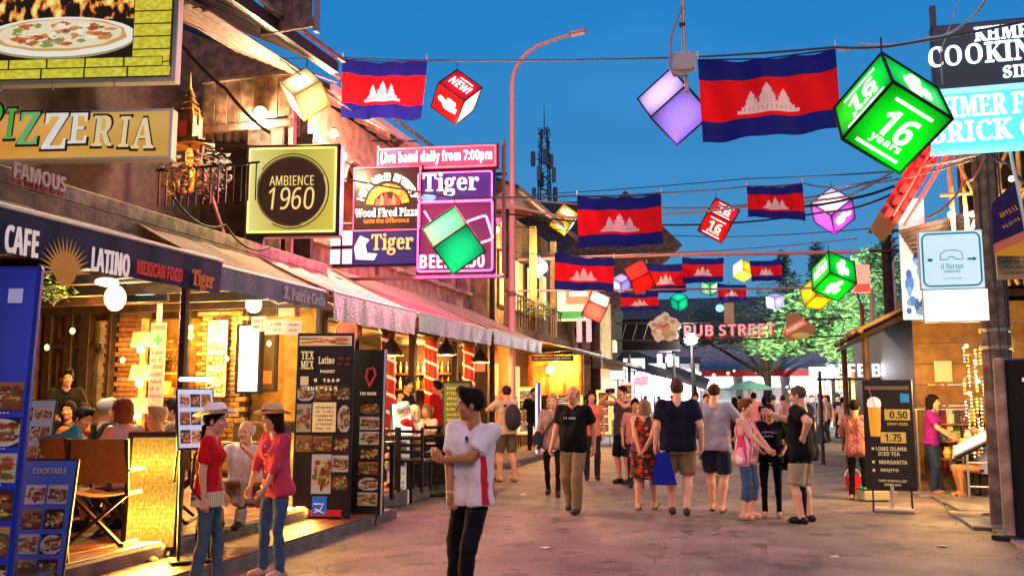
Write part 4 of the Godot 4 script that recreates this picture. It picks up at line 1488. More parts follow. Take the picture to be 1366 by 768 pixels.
func street_left() -> void:
	# --- dark bar with red and white columns under the pink awnings
	var b := thing("bar_building", "dark wooden bar with red and white columns under pink awnings", "building", V(-7, 0, -17))
	var at := moved(V(7, 0, 17))
	var dark := wood("2a1a13")
	put("wall", mb().box(V(-9.7, 1.6, -17.6), V(0.2, 3.2, 8.6)), wood("3a2216"), b, at)
	put("wall", mb().box(V(-8.2, 1.6, -22.0), V(3.0, 3.2, 0.2)), wood("40291a"), b, at)
	put("ceiling", mb().box(V(-8.3, 2.98, -17.6), V(2.8, 0.12, 8.6)), wood("2a1d16"), b, at)
	for k in 7:
		put("post", mb().box(V(-7.0, 1.55, -13.5 - k * 1.35), V(0.14, 2.75, 0.14), Basis(), 0.01), wood(["5a3a22", "2a1a12"][k % 2]), b, at)
	put("low_wall", mb().box(V(-7.1, 0.6, -20.0), V(0.12, 0.9, 3.6)), dark, b, at)
	put("lit_sign", mb().box(V(-7.0, 2.35, -21.86), V(0.5, 0.2, 0.03)), glow("ff5a3a", 1.0), b, at)
	put("window", mb().box(V(-9.57, 1.9, -19.5), V(0.05, 0.9, 1.4)), glow("c88a3a", 0.6), b, at)
	var bars := put("bottle_shelf", mb().box(V(-8.5, 1.8, -21.8), V(1.9, 0.05, 0.2)), wood("8a5a2a"), b, at)
	put("shelf_board", mb().box(V(-8.5, 2.2, -21.8), V(1.9, 0.05, 0.2)), wood("8a5a2a"), bars)
	for k in 22:
		tag(put("bottle", _bottle(), mat(["d8a02a", "7a3a1a", "e8d8a0", "4a6a2a", "b8501e"][k % 5], 0.15, {"spec": 0.8}), null, moved(V(-9.35 + (k % 11) * 0.165, [1.83, 2.23][k / 11], -21.78))), "glass bottle standing on the lit back shelf of the dark bar", "bottle", "bottles on the bar's back shelf")
	lamp(b, V(-1.4, 2.45, -4.3), Color("ffb860"), 5.0, 0.1)
	lamp(b, V(-1.3, 2.4, -0.2), Color("ffa850"), 5.0, 0.1)
	# spiral striped columns
	var names: Array = ["nearest to the low dining table", "middle one behind the red-shirted server", "farthest along beside the lit bar shelf"]
	var pts: Array = [V(-6.950, 1.743, -16.159), V(-6.950, 1.762, -18.534), V(-6.950, 1.783, -21.145)]
	for k in 3:
		var c := thing("striped_column", "red column with white spiral band, " + names[k], "column", V(pts[k].x, 0.22, pts[k].z), 0.0, "striped columns")
		put("shaft", mb().lathe([Vector2(0.14, 0), Vector2(0.14, 2.7)], 16), mat("b81e16", 0.45), c)
		var sp := []
		for j in 90:
			sp.append(V(cos(j * 0.55) * 0.135, 0.03 + j * 0.0295, sin(j * 0.55) * 0.135))
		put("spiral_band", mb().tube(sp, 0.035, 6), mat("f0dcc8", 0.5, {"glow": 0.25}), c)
		put("capital", mb().lathe([Vector2(0.14, 2.6), Vector2(0.2, 2.7), Vector2(0.2, 2.76)], 16), mat("6a4a20", 0.4), c)
		put("footing", mb().lathe([Vector2(0.2, 0.0), Vector2(0.2, 0.1), Vector2(0.14, 0.16)], 16), mat("6a4a20", 0.4), c)
	k_dome("black dome pendant lamp over the low front table", V(-6.200, 2.325, -14.554))
	k_dome("black dome pendant lamp above the server in red", V(-6.200, 2.466, -17.380))
	k_dome("black dome pendant lamp above the backpack wearer", V(-6.200, 2.401, -19.730))
	var rs := thing("round_sign", "round dark red wall sign beside the tall menu board", "sign", V(-6.153, 2.600, -12.700))
	put("disc", mb().lathe([Vector2(0, -0.03), Vector2(0.2, -0.03), Vector2(0.2, 0.03), Vector2(0, 0.03)], 20, Vector3.ZERO, Basis(Vector3.RIGHT, PI / 2)), mat("8a2018", 0.4), rs)
	put("ring", mb().lathe([Vector2(0.16, 0.03), Vector2(0.17, 0.045), Vector2(0.19, 0.045), Vector2(0.2, 0.03)], 20, Vector3.ZERO, Basis(Vector3.RIGHT, PI / 2)), mat("c86a3a", 0.4), rs)
	put("bracket", mb().box(V(0, 0.28, -0.02), V(0.04, 0.2, 0.04)), mat("2a1a14", 0.5), rs)
	# --- awnings along the street
	var navy := mat("1c2440", 0.7, {"mottle": 0.2})
	var a1 := awning("blue fascia awning with white lettering and sun emblem over the restaurant", -4.6, -7.85, -6.35, 3.32, -5.2, 2.96, 0.34, cloth("9a8a84"), navy, 0.0, 4)
	var q := Basis(Vector3.UP, PI / 2)
	lettering("CAFE", a1, V(-5.130, 2.719, -5.238) - a1.position, Vector2(0.3, 0.2), mat("f3e6da", 0.6, {"glow": 0.25}), q, "Droid Sans Bold", 0.012)
	lettering("LATINO", a1, V(-5.130, 2.701, -6.169) - a1.position, Vector2(0.44, 0.19), mat("f3e6da", 0.6, {"glow": 0.25}), q, "Droid Sans Bold", 0.012)
	lettering("MEXICAN FOOD", a1, V(-5.130, 2.712, -6.803) - a1.position, Vector2(0.62, 0.12), mat("d8402e", 0.6), q, "Droid Sans Bold", 0.012)
	lettering("Tiger", a1, V(-5.130, 2.704, -7.441) - a1.position, Vector2(0.34, 0.2), mat("d8782e", 0.6), q, "Droid Serif Bold", 0.012)
	var sunp: Vector3 = V(-5.130, 2.571, -5.674) - a1.position
	var em := mb()
	for k in 17:
		var a := PI * (k + 0.5) / 17.0
		var d := V(0, sin(a), cos(a))
		var s := V(0, cos(a), -sin(a)) * 0.012
		em.tri(d * 0.12 + s * 1.2, d * 0.12 - s * 1.2, d * 0.28)
	put("sun_rays", em, mat("e6a83a", 0.6), a1, moved(sunp + V(0.004, -0.02, 0)))
	put("sun_disc", mb().lathe([Vector2(0.0, 0.004), Vector2(0.12, 0.0)], 20), mat("e6962e", 0.6), a1, Transform3D(Basis(Vector3.BACK, -PI / 2), sunp + V(0.004, -0.0, 0)))
	var a2 := awning("grey-brown awning with lettered scalloped valance, between the blue and pink ones", -7.95, -10.35, -6.6, 3.6, -5.3, 2.93, 0.26, cloth("c0a48e"), cloth("84828a"), 0.03, 4)
	lettering("Z. Patri e Geda", a2, V(0.04, -0.13, -0.55), Vector2(1.0, 0.14), mat("b8b4b4", 0.7), q, "Droid Serif", 0.01)
	awning("nearest pink awning with silver valance beside the round emblem sign", -10.3, -13.15, -6.9, 3.75, -5.2, 2.93, 0.36, cloth("dcae9e"), mat("b9b0bc", 0.35, {"metal": 0.35, "bump": 1.5, "scale": 2.0}), 0.0, 5)
	awning("middle pink awning with silver valance below the teal lantern", -13.25, -17.3, -6.9, 3.75, -5.2, 2.93, 0.3, cloth("d8a094"), mat("aba5b4", 0.35, {"metal": 0.35, "bump": 1.5, "scale": 2.0}), 0.0, 6)
	awning("farthest striped pinkish awning ending at the street lamp", -17.4, -21.6, -6.9, 3.75, -5.2, 2.95, 0.28, cloth("c09088"), mat("aba5b4", 0.35, {"metal": 0.35, "bump": 1.5, "scale": 2.0}), 0.0, 6)
	# --- balcony house beyond the bar
	var c := thing("balcony_house", "beige two-storey house with lit balcony and dark awning beyond the bar", "house", V(-6.6, 0, -27))
	var ct := moved(V(6.6, 0, 27))
	var beige := plaster("b89a74")
	put("wall", mb().box(V(-9.6, 4.6, -22.3), V(5.6, 3.6, 0.2)), beige, c, ct)
	put("wall", mb().box(V(-7.3, 5.4, -26.6), V(0.2, 3.4, 8.6)), beige, c, ct)
	put("wall", mb().box(V(-8.2, 1.75, -31.2), V(3.6, 3.5, 0.2)), plaster("8a5a3a"), c, ct)
	put("floor_slab", mb().box(V(-8.4, 3.35, -26.6), V(4.4, 0.24, 8.9)), plaster("8a745a"), c, ct)
	put("shop_front", mb().box(V(-7.4, 1.6, -26.6), V(0.2, 3.2, 8.6)), plaster("a0643c"), c, ct)
	for k in 5:
		var w := put("window", mb().box(V(-7.18, 5.0, -23.4 - k * 1.6), V(0.06, 1.7, 1.1)), wood("5a4022"), c, ct)
		for j in 2:
			put("pane", mb().box(V(-7.14, 5.0, -23.4 - k * 1.6 - 0.26 + j * 0.52), V(0.03, 1.5, 0.42)), glow(["ffd98a", "ffe9b0", "f2c46a"][(k + j) % 3], 0.95), w)
	var rl := put("railing", mb().box(V(-6.3, 4.35, -26.6), V(0.05, 0.05, 8.6)), mat("3a2e22", 0.5), c, ct)
	for k in 28:
		put("baluster", mb().box(V(-6.3, 3.9, -22.5 - k * 0.3), V(0.03, 0.9, 0.03)), mat("4a3a28", 0.5), rl)
	for k in 4:
		put("column", mb().box(V(-6.35, 5.0, -22.6 - k * 2.7), V(0.2, 3.2, 0.2), Basis(), 0.02), plaster("c8a878"), c, ct)
	for k in 3:
		put("shop_lamp_panel", mb().box(V(-7.28, 2.1, -24.2 - k * 2.4), V(0.04, 0.9, 1.2)), glow("f0b060", 0.7), c, ct)
	var rf := put("roof", mb().hexa([V(-5.9, 6.95, -22.0), V(-5.9, 6.95, -31.4), V(-10.5, 8.9, -31.4), V(-10.5, 8.9, -22.0), V(-5.9, 7.05, -22.0), V(-5.9, 7.05, -31.4), V(-10.5, 9.05, -31.4), V(-10.5, 9.05, -22.0)]), wood("3a302c"), c, ct)
	put("gutter", mb().bar(V(-5.88, 6.95, -22.0), V(-5.88, 6.95, -31.4), 0.1, 0.12), mat("8a7464", 0.5), rf)
	lamp(c, V(1.0, 5.4, 2.4), Color("ffd080"), 8.0, 0.1)
	lamp(c, V(0.9, 2.5, 1.0), Color("ffa858"), 9.0, 0.1)
	# conical thatched parasol roof on the balcony
	var th := thing("thatched_canopy", "pale tan conical canopy on post behind the neon panel", "canopy", V(-5.802, 6.093, -21.000))
	put("roof", mb().lathe([Vector2(0.62, 0), Vector2(0.6, 0.05), Vector2(0.0, 0.75)], 12, V(-0.1, 0, 0)), mat("b08a60", 0.9, {"bump": 2.0}), th)
	put("post", mb().tube([V(-0.1, -1.6, 0), V(-0.1, 0.4, 0)], 0.05, 8), wood("5a4434"), th)
	for k in 3:
		tag(put("bulb", mb().ball(Vector3.ZERO, V(0.05, 0.09, 0.05)), glow("fff0c8", 1.6), null, moved(V(-6.183, 5.757, -20.600) + V(k * 0.13, -0.12 * (k % 2), 0))), "small pale bulb hanging under the tan conical canopy", "bulb", "bulbs under the conical canopy")
	leafy("balcony_plant", "bushy potted plants on far balcony below the lit yellow windows", V(-6.200, 4.103, -24.766), V(0.5, 0.35, 1.2), 400, 0.14, ["3f5a22", "506b2a", "33481c"])
	# dark slanted awning and sign of the far corner shop
	var a6 := awning("dark slanted canopy over the far left shop corner", -24.6, -30.5, -7.3, 3.6, -5.0, 2.95, 0.08, wood("3d3428"), wood("5a4c3a"), 0.0, 3)
	var sg := thing("shop_sign", "long brown sign with cream lettering under the far dark canopy", "sign", V(-5.828, 2.722, -25.500))
	put("board", mb().box(Vector3.ZERO, V(1.25, 0.16, 0.05), Basis(), 0.008), mat("4a2418", 0.5), sg)
	lettering("our street is pub street", sg, V(0, 0, 0.026), Vector2(1.1, 0.1), mat("e0c8a0", 0.6, {"glow": 0.3}), Basis(), "Droid Sans Bold", 0.01)
	var cw := thing("shop_wall", "orange lit interior wall of far corner shop with round lamp", "wall", V(-5.944, 2.270, -26.500))
	put("panel", mb().box(V(0, 0, 0), V(1.7, 1.2, 0.1)), plaster("b87038"), cw)
	for k in 4:
		put("jamb", mb().box(V(-0.75 + k * 0.5, 0, 0.07), V(0.07, 1.2, 0.05)), wood("7a4a22"), cw)
	put("round_lamp", mb().ball(V(-0.14, 0.15, 0.2), Vector3.ONE * 0.15), glow("ffd070", 1.8), cw)
	put("small_lamp", mb().ball(V(0.0, 0.45, 0.2), Vector3.ONE * 0.08), glow("ffe0a0", 1.8), cw)
	lamp(cw, V(-0.14, 0.1, 0.55), Color("ffb050"), 3.0, 0.1)
	# narrow house with two shutters farther on
	var d := thing("gabled_house", "small beige gabled house with shutters beyond the poles", "house", V(-6.4, 0, -36))
	var dt := moved(V(6.4, 0, 36))
	var gw := mb().prism(PackedVector2Array([Vector2(-10.2, 0), Vector2(-5.9, 0), Vector2(-5.9, 5.4), Vector2(-7.6, 7.2), Vector2(-10.2, 7.2)]), -40.0, -33.5)
	put("wall", gw, plaster("c2a878"), d, dt)
	for k in 2:
		var sh := put("shutter", mb().box(V(-6.35 - k * 0.75, 4.6, -33.45), V(0.5, 1.3, 0.08), Basis(), 0.01), wood("a8864a"), d, dt)
		for j in 8:
			put("slat", mb().box(V(-6.35 - k * 0.75, 4.05 + j * 0.155, -33.4), V(0.42, 0.1, 0.03), Basis(Vector3.RIGHT, 0.4)), wood("8a6a38"), sh)
	put("roof", mb().bar(V(-5.6, 5.2, -36.7), V(-7.9, 7.6, -36.7), 7.4, 0.15, Vector3.BACK), wood("5a4638"), d, dt)
	put("canopy", mb().box(V(-5.6, 3.0, -36.5), V(1.6, 0.1, 6.4), Basis(Vector3.BACK, -0.2)), plaster("9a948a"), d, dt)
	put("shop_glow", mb().box(V(-5.86, 1.7, -36.5), V(0.05, 2.0, 5.4)), glow("ffb078", 0.8), d, dt)
	# dark tiled roofs behind
	var r := thing("tiled_roof_house", "house with big dark tiled roof behind the small yellow lantern", "house", V(-10, 0, -40))
	var rt := moved(V(10, 0, 40))
	put("wall", mb().box(V(-12.0, 3.4, -43), V(9.0, 6.8, 6.0)), plaster("5a4a3c"), r, rt)
	var rr := put("roof", mb().hexa([V(-17, 7.0, -39.5), V(-7.0, 7.0, -39.5), V(-7.4, 11.2, -44), V(-17, 11.6, -44), V(-17, 7.2, -39.5), V(-7.0, 7.2, -39.5), V(-7.4, 11.4, -44), V(-17, 11.8, -44)]), wood("3a322e"), r, rt)
	for k in 12:
		put("tile_row", mb().bar(V(-17, 7.22 + k * 0.37, -39.6 - k * 0.385), V(-7.05 - k * 0.03, 7.22 + k * 0.35, -39.6 - k * 0.385), 0.08, 0.06), wood(["352e2a", "2a2421"][k % 2]), rr)
	put("fascia", mb().box(V(-12, 6.9, -39.4), V(10, 0.3, 0.1)), wood("6a5240"), r, rt)
	# antenna mast far away
	var t := thing("antenna_mast", "tall lattice radio mast with panel antennas far behind roofs", "antenna", V(-27.5, 0, -116))
	var tt := moved(Vector3.ZERO)
	var gm := mat("3a4450", 0.6)
	for sx in [-0.7, 0.7]:
		for sz in [-0.7, 0.7]:
			put("leg", mb().tube([V(sx * 1.6, 0, sz * 1.6), V(sx, 30, sz), V(sx * 0.5, 38, sz * 0.5)], 0.11, 5), gm, t)
	var lat := mb()
	for k in 20:
		var y := 20.0 + k * 0.9
		var s := 1.0 if k % 2 else -1.0
		for fz in [-0.7, 0.7]:
			lat.tube([V(-0.75 * s, y, fz), V(0.75 * s, y + 0.9, fz)], 0.06, 4)
			lat.tube([V(fz, y, -0.75 * s), V(fz, y + 0.9, 0.75 * s)], 0.06, 4)
	put("bracing", lat, gm, t)
	for k in 12:
		var an := k * 2.4
		put("panel_antenna", mb().box(V(cos(an) * 1.55, 26.5 + (k / 3) * 2.4, sin(an) * 1.55), V(0.5, 2.0, 0.5), Basis(Vector3.UP, an), 0.05), mat("4a5562", 0.6), t)
		put("arm", mb().tube([V(0, 26.5 + (k / 3) * 2.4, 0), V(cos(an) * 1.4, 26.5 + (k / 3) * 2.4, sin(an) * 1.4)], 0.06, 4), gm, t)
	put("spike", mb().tube([V(0, 37, 0), V(0, 41.5, 0)], [0.12, 0.04], 5), gm, t)
	# street lamp with curved arm
	var base: Vector3 = V(-5.692, 0.000, -20.601)
	var sl := thing("street_lamp", "tall pink-lit steel street lamp with long curved arm at left kerb", "street lamp", base)
	var hgt := 10.2
	var arm := [V(0, 0, 0), V(0, 3, 0), V(0, 6, 0), V(0, hgt - 1.0, 0)]
	for j in 7:
		var a := j / 6.0 * PI / 2 * 0.86
		arm.append(V(1.1 * (1.0 - cos(a)) , hgt - 0.95 + 1.0 * sin(a), 0.0))
	arm.append(V(1.5, hgt + 0.17, 0.0))
	put("pole", mb().tube(arm, [0.1, 0.085, 0.075, 0.065, 0.06, 0.055, 0.05, 0.048, 0.045, 0.043, 0.042, 0.04], 12), mat("dc9c98", 0.5, {"metal": 0.1}), sl)
	put("lamp_head", mb().box(V(1.66, hgt + 0.2, 0), V(0.42, 0.1, 0.18), Basis(Vector3.BACK, 0.12), 0.03), mat("c49a9a", 0.4, {"metal": 0.4}), sl)
	put("lens", mb().box(V(1.67, hgt + 0.145, 0), V(0.3, 0.02, 0.13), Basis(Vector3.BACK, 0.12)), mat("e0e4e8", 0.2), sl)
	put("base_plate", mb().box(V(0, 0.03, 0), V(0.34, 0.06, 0.34), Basis(), 0.01), mat("8a5a5e", 0.5), sl)
	put("clamp", mb().lathe([Vector2(0.09, 4.0), Vector2(0.11, 4.02), Vector2(0.11, 4.1), Vector2(0.09, 4.12)], 12), mat("8a5a5e", 0.5), sl)
	# wooden and concrete utility poles on the left
	utility_pole("slim brown wooden utility pole behind the street lamp", V(-6.910, 0.000, -22.944), 8.0, 0.1, "5c4a3c", 1)
	utility_pole("thick utility pole with coiled cable beside the lit menu boxes", V(-5.590, 0.000, -31.261), 6.6, 0.17, "5a4a3e", 3)
	utility_pole("thin pole with pink lit sign box left of the coiled cable", V(-5.902, 0.000, -30.156), 7.4, 0.09, "6a4a44", 0)
	var ls := thing("sign_box", "pale pink glowing double sign box fixed on thin pole", "sign", V(-5.301, 3.682, -27.500))
	for j in 2:
		put("panel", mb().box(V(-0.12 + 0.3 * j, 0, 0), V(0.16, 0.75, 0.05), Basis(), 0.01), glow("ff9ab0", 0.9), ls)
	var gs := thing("sign_box", "bright white and green lit sign on far house wall", "sign", V(-5.985, 4.597, -29.000))
	put("case", mb().box(V(0, 0, -0.05), V(1.1, 1.1, 0.1)), mat("3a3a38", 0.5), gs)
	put("face", mb().box(Vector3.ZERO, V(1.0, 1.0, 0.03)), glow("d6f2c0", 1.0), gs)
	put("band", mb().box(V(0, -0.3, 0.018), V(0.9, 0.25, 0.01)), glow("4aa05a", 0.7), gs)
	var cs := thing("sign_box", "red and white illuminated shop sign behind red lantern", "sign", V(-5.651, 4.867, -28.600))
	put("face", mb().box(V(0, 0, 0), V(0.85, 0.5, 0.06), Basis(), 0.01), glow("ff7a5a", 0.9), cs)
	put("stripe", mb().box(V(0, 0.08, 0.033), V(0.6, 0.16, 0.01)), glow("fff0e8", 1.0), cs)
	# gantry across the street
	var g := thing("gantry", "thin pipe gantry spanning the street with lanterns hanging near it", "gantry", V(3.564, 0.000, -37.940))
	var gp: Vector3 = V(3.564, 0.000, -37.940)
	var top_r: Vector3 = V(2.714, 5.632, -26.500)
	var top_l: Vector3 = V(-8.366, 5.827, -26.500)
	put("crossbar", mb().tube([V(top_l.x, top_l.y, 0), V(lerpf(top_l.x, top_r.x, 0.5), top_l.y - 0.04, 0), V(top_r.x - gp.x + gp.x, top_r.y, 0)], 0.055, 8), mat("c08a80", 0.5), g, moved(V(-gp.x, 0, -26.5 - gp.z)))
	put("bar", mb().tube([V(top_l.x, top_l.y - 0.95, 0), V(top_r.x, top_r.y - 1.0, 0)], 0.03, 8), mat("a07a74", 0.5), g, moved(V(-gp.x, 0, -26.5 - gp.z)))
	put("post", mb().tube([V(0, 0, 0), V(0, top_r.y + 0.35, 0)], 0.085, 8), mat("dac8bc", 0.6, {"mottle": 0.3}), g, moved(V(0, 0, -26.5 - gp.z)))
	put("post", mb().tube([V(-0.55, 0, -0.4), V(-0.5, top_r.y - 1.0, -0.4)], 0.06, 8), mat("cab8ac", 0.6, {"mottle": 0.3}), g, moved(V(0, 0, -26.5 - gp.z)))
	# flat orange lantern sign on the gantry post
	var os := thing("sign_box", "salmon and white square lightbox on the gantry's right post", "sign", V(2.747, 4.833, -26.200))
	put("face", mb().box(Vector3.ZERO, V(0.42, 0.78, 0.12), Basis(), 0.01), glow("ff9a80", 0.95), os)
	put("band", mb().box(V(0, -0.25, 0.063), V(0.4, 0.22, 0.01)), glow("e8503a", 0.9), os)


func _bottle() -> Mesh:
	if not tex.has("bottle"):
		tex["bottle"] = mb().lathe([Vector2(0, 0), Vector2(0.04, 0), Vector2(0.042, 0.17), Vector2(0.015, 0.22), Vector2(0.014, 0.29), Vector2(0, 0.29)], 8).mesh()
	return tex["bottle"]


func k_dome(label: String, at: Vector3) -> void:
	var o := thing("pendant_lamp", label, "lamp", at)
	put("shade", mb().lathe([Vector2(0.2, 0), Vector2(0.19, 0.06), Vector2(0.11, 0.2), Vector2(0.04, 0.28), Vector2(0.03, 0.36)], 18), mat("2a241f", 0.35, {"metal": 0.4}), o)
	put("rim", mb().lathe([Vector2(0.19, -0.01), Vector2(0.21, -0.01), Vector2(0.21, 0.012), Vector2(0.19, 0.012)], 18), mat("c8a468", 0.35, {"metal": 0.5}), o)
	put("cord", mb().tube([V(0, 0.34, 0), V(0, 2.92 - at.y, 0)], 0.008, 5), mat("1a1512", 0.6), o)
	put("bulb", mb().ball(V(0, 0.06, 0), Vector3.ONE * 0.045), glow("ffd890", 2.5), o)
	lamp(o, V(0, -0.04, 0), Color("ffcc80"), 1.3, 0.05)


func utility_pole(label: String, at: Vector3, h: float, r: float, hex: String, arms: int) -> Node3D:
	var o := thing("utility_pole", label, "pole", at)
	put("shaft", mb().tube([Vector3.ZERO, V(0, h * 0.5, 0.02), V(0, h, 0)], [r * 1.15, r, r * 0.85], 12), wood(hex, 0.85), o)
	for k in arms:
		put("crossarm", mb().box(V(0, h - 0.4 - k * 0.55, r), V(0.9, 0.08, 0.08), Basis(), 0.01), wood("4a3c32"), o)
		for x in [-0.38, 0.38]:
			put("insulator", mb().lathe([Vector2(0.035, 0), Vector2(0.045, 0.05), Vector2(0.025, 0.08), Vector2(0.0, 0.11)], 8, V(x, h - 0.36 - k * 0.55, r)), mat("8a8078", 0.4), o)
	if arms == 3:   # loops of spare cable
		for k in 4:
			var ring := []
			for j in 25:
				var a := TAU * j / 24.0
				ring.append(V(cos(a) * (0.42 - 0.04 * k) - 0.35, 4.3 + sin(a) * (0.46 - 0.05 * k) - 0.15 * k, r + 0.05 + 0.03 * k))
			put("cable_coil", mb().tube(ring, 0.022, 5), mat("1a1716", 0.6), o)
		put("meter_box", mb().box(V(0.1, 2.9, r + 0.08), V(0.32, 0.6, 0.2), Basis(), 0.02), mat("6a6058", 0.6), o)
		put("meter_box", mb().box(V(-0.3, 3.0, r + 0.08), V(0.28, 0.5, 0.2), Basis(), 0.02), mat("5a524c", 0.6), o)
	return o


func crown(o: Node3D, blobs: Array, count: int, leaf: float, hexes: Array) -> void:   # leaves thrown through a crown of uneven clumps
	for j in hexes.size():
		var mb := mb()
		for k in count / hexes.size():
			var b: Array = blobs[rng.randi() % blobs.size()]
			var d := V(rng.randf_range(-1, 1), rng.randf_range(-1, 1), rng.randf_range(-1, 1)).normalized() * pow(rng.randf(), 0.45)
			_leaf(mb, b[0] + d * b[1], leaf * rng.randf_range(0.6, 1.4))
		put("crown", mb, mat(hexes[j], 0.6, {"backlight": 0.6, "name": "leaf"}), o)


func tree(called: String, label: String, at: Vector3, h: float, blobs: Array, count: int, leaf: float, hexes: Array) -> void:
	var o := thing(called, label, "tree", at)
	put("trunk", mb().tube([Vector3.ZERO, V(0.1, h * 0.3, 0), V(-0.05, h * 0.6, 0.1)], [0.28, 0.2, 0.12], 9), wood("4a3a2c", 0.9), o)
	for b in blobs:
		put("limb", mb().tube([V(0, h * 0.35, 0), (b[0] as Vector3) * 0.6 + V(0, h * 0.15, 0), b[0]], [0.12, 0.07, 0.02], 6), wood("4a3a2c", 0.9), o)
	crown(o, blobs, count, leaf, hexes)


func far_end() -> void:
	# market hall across the end of the street
	var h := thing("market_hall", "long low market hall with bright white stalls across the street's end", "building", V(0, 0, -50))
	put("roof", mb().hexa([V(-9, 3.0, 1.0), V(11, 3.0, 1.0), V(11, 4.6, -5), V(-9, 4.6, -5), V(-9, 3.1, 1.0), V(11, 3.1, 1.0), V(11, 4.75, -5), V(-9, 4.75, -5)]), plaster("a09c9c"), h)
	put("fascia", mb().box(V(1, 2.85, 1.02), V(20, 0.3, 0.06)), mat("b0303a", 0.6), h)
	put("wall", mb().box(V(1, 1.4, -4.5), V(20, 2.8, 0.2)), mat("d0d2cc", 0.8), h)
	put("floor", mb().box(V(1, 0.04, -2), V(20, 0.1, 6)), plaster("8a847c"), h)
	for k in 9:
		put("post", mb().box(V(-8.6 + k * 2.4, 1.5, 0.7), V(0.12, 2.9, 0.12)), mat("d8d4cc", 0.5), h)
	for k in 7:
		var s := thing("market_stall", "white-lit market stall number row at street end, " + ["far left by dark pole", "under bright floodlight", "left of centre", "at the middle", "right of centre behind striped blouse", "behind the tall man's head", "far right under trees"][k], "stall", V(-7.2 + k * 2.4, 0.09, -49.6), 0.0, "market stalls at the street's end")
		put("counter", mb().box(V(0, 0.45, 0), V(2.0, 0.9, 0.7), Basis(), 0.02), mat(["b8b4ac", "8aa8b4", "c4a884"][k % 3], 0.6), s)
		put("light_panel", mb().box(V(0, 2.35, 0.1), V(1.9, 0.6, 0.1)), glow("f4fbff", 1.5 if k < 2 or k == 4 else 1.0), s)
		panel_light(s, V(0, 2.3, 0.2), Vector2(1.8, 0.3), Color("f2f8ff"), 16.0, Basis(Vector3.RIGHT, 2.2))
		var goods := mb()
		for j in 22:
			goods.box(V(rng.randf_range(-0.95, 0.95), 0.98 + rng.randf_range(0, 0.12), rng.randf_range(-0.3, 0.3)), V(0.14, 0.16, 0.14), Basis(Vector3.UP, rng.randf() * 3.0), 0.01)
		stuff(put("goods", goods, mat(["d86a4a", "4a9ab0", "e0c050"][k % 3], 0.6), s))
		var racks := mb()
		for j in 14:
			racks.box(V(-0.9 + j * 0.14, 1.6, -0.5), V(0.1, 0.9, 0.05))
		stuff(put("hung_clothes", racks, cloth(["d8d8e0", "e0b0c0", "b0c8e0"][k % 3]), s))
	var u := thing("market_umbrella", "greenish market parasol open before the white stalls", "umbrella", V(-0.566, 1.950, -44.000))
	put("canopy", mb().lathe([Vector2(1.2, 0), Vector2(0.7, 0.28), Vector2(0.0, 0.45)], 10), cloth("6aa08a"), u)
	put("pole", mb().tube([V(0, -1.9, 0), V(0, 0.4, 0)], 0.03, 6), mat("c8c4bc", 0.4), u)
	# brilliant white stall at the left corner
	var b := thing("bright_kiosk", "dazzling white-lit kiosk at the far left corner", "kiosk", V(-4.6, 0, -42.5))
	put("wall", mb().box(V(0, 1.6, -0.6), V(3.6, 3.2, 0.1)), mat("e8eaee", 0.7), b)
	put("counter", mb().box(V(0, 0.5, 0.2), V(3.4, 1.0, 0.6), Basis(), 0.02), mat("c8d0e0", 0.5), b)
	put("roof", mb().box(V(0, 3.3, 0.2), V(3.9, 0.12, 2.2), Basis(Vector3.RIGHT, 0.12)), mat("3a3a40", 0.6), b)
	for k in 7:
		put("light_tube", mb().box(V(-1.5 + k * 0.5, 2.75 - 0.25 * (k % 3), 0.3), V(0.42, 0.3, 0.06)), glow("f6f8ff", 2.6), b)
	put("light_panel", mb().box(V(0, 2.1, -0.5), V(3.4, 0.9, 0.06)), glow("eef2ff", 2.0), b)
	panel_light(b, V(0, 2.5, 0.6), Vector2(3.2, 0.8), Color("eef2ff"), 16.0, Basis(Vector3.RIGHT, 1.9))
	# street-end roof and dark hall mass
	var d := thing("dark_hall", "large dark roofed hall looming behind the neon street sign", "building", V(-3, 0, -62))
	put("wall", mb().box(V(0, 3.0, 0), V(16, 6.0, 8)), plaster("2c2a2c"), d)
	put("roof", mb().hexa([V(-8.6, 5.6, 4.6), V(8.6, 5.6, 4.6), V(6.5, 8.2, -1), V(-7.5, 8.2, -1), V(-8.6, 5.8, 4.6), V(8.6, 5.8, 4.6), V(6.5, 8.4, -1), V(-7.5, 8.4, -1)]), wood("5a5450"), d)
	for k in 3:
		put("window", mb().box(V(-4.5 + k * 2.6, 4.3, 4.04), V(0.7, 1.1, 0.06)), glow("cfd4e0", 0.6), d)
	var rc := thing("lean_to_roof", "grey lean-to roof on dark pole left of market stalls", "canopy", V(-3.777, 3.513, -39.000))
	put("sheet", mb().hexa([V(-2.2, -0.5, 1.6), V(1.6, -1.6, 1.6), V(1.6, -1.2, -1.6), V(-2.2, 0.3, -1.6), V(-2.2, -0.42, 1.6), V(1.6, -1.52, 1.6), V(1.6, -1.12, -1.6), V(-2.2, 0.38, -1.6)]), plaster("343238"), rc)
	put("post", mb().tube([V(1.2, -3.55, 0.6), V(0.9, 1.5, 0.6)], 0.09, 8), wood("4a4238"), rc)
	put("notice", mb().box(V(0.0, 0.1, 1.7), V(0.5, 0.35, 0.03)), glow("e8e4e0", 0.7), rc)
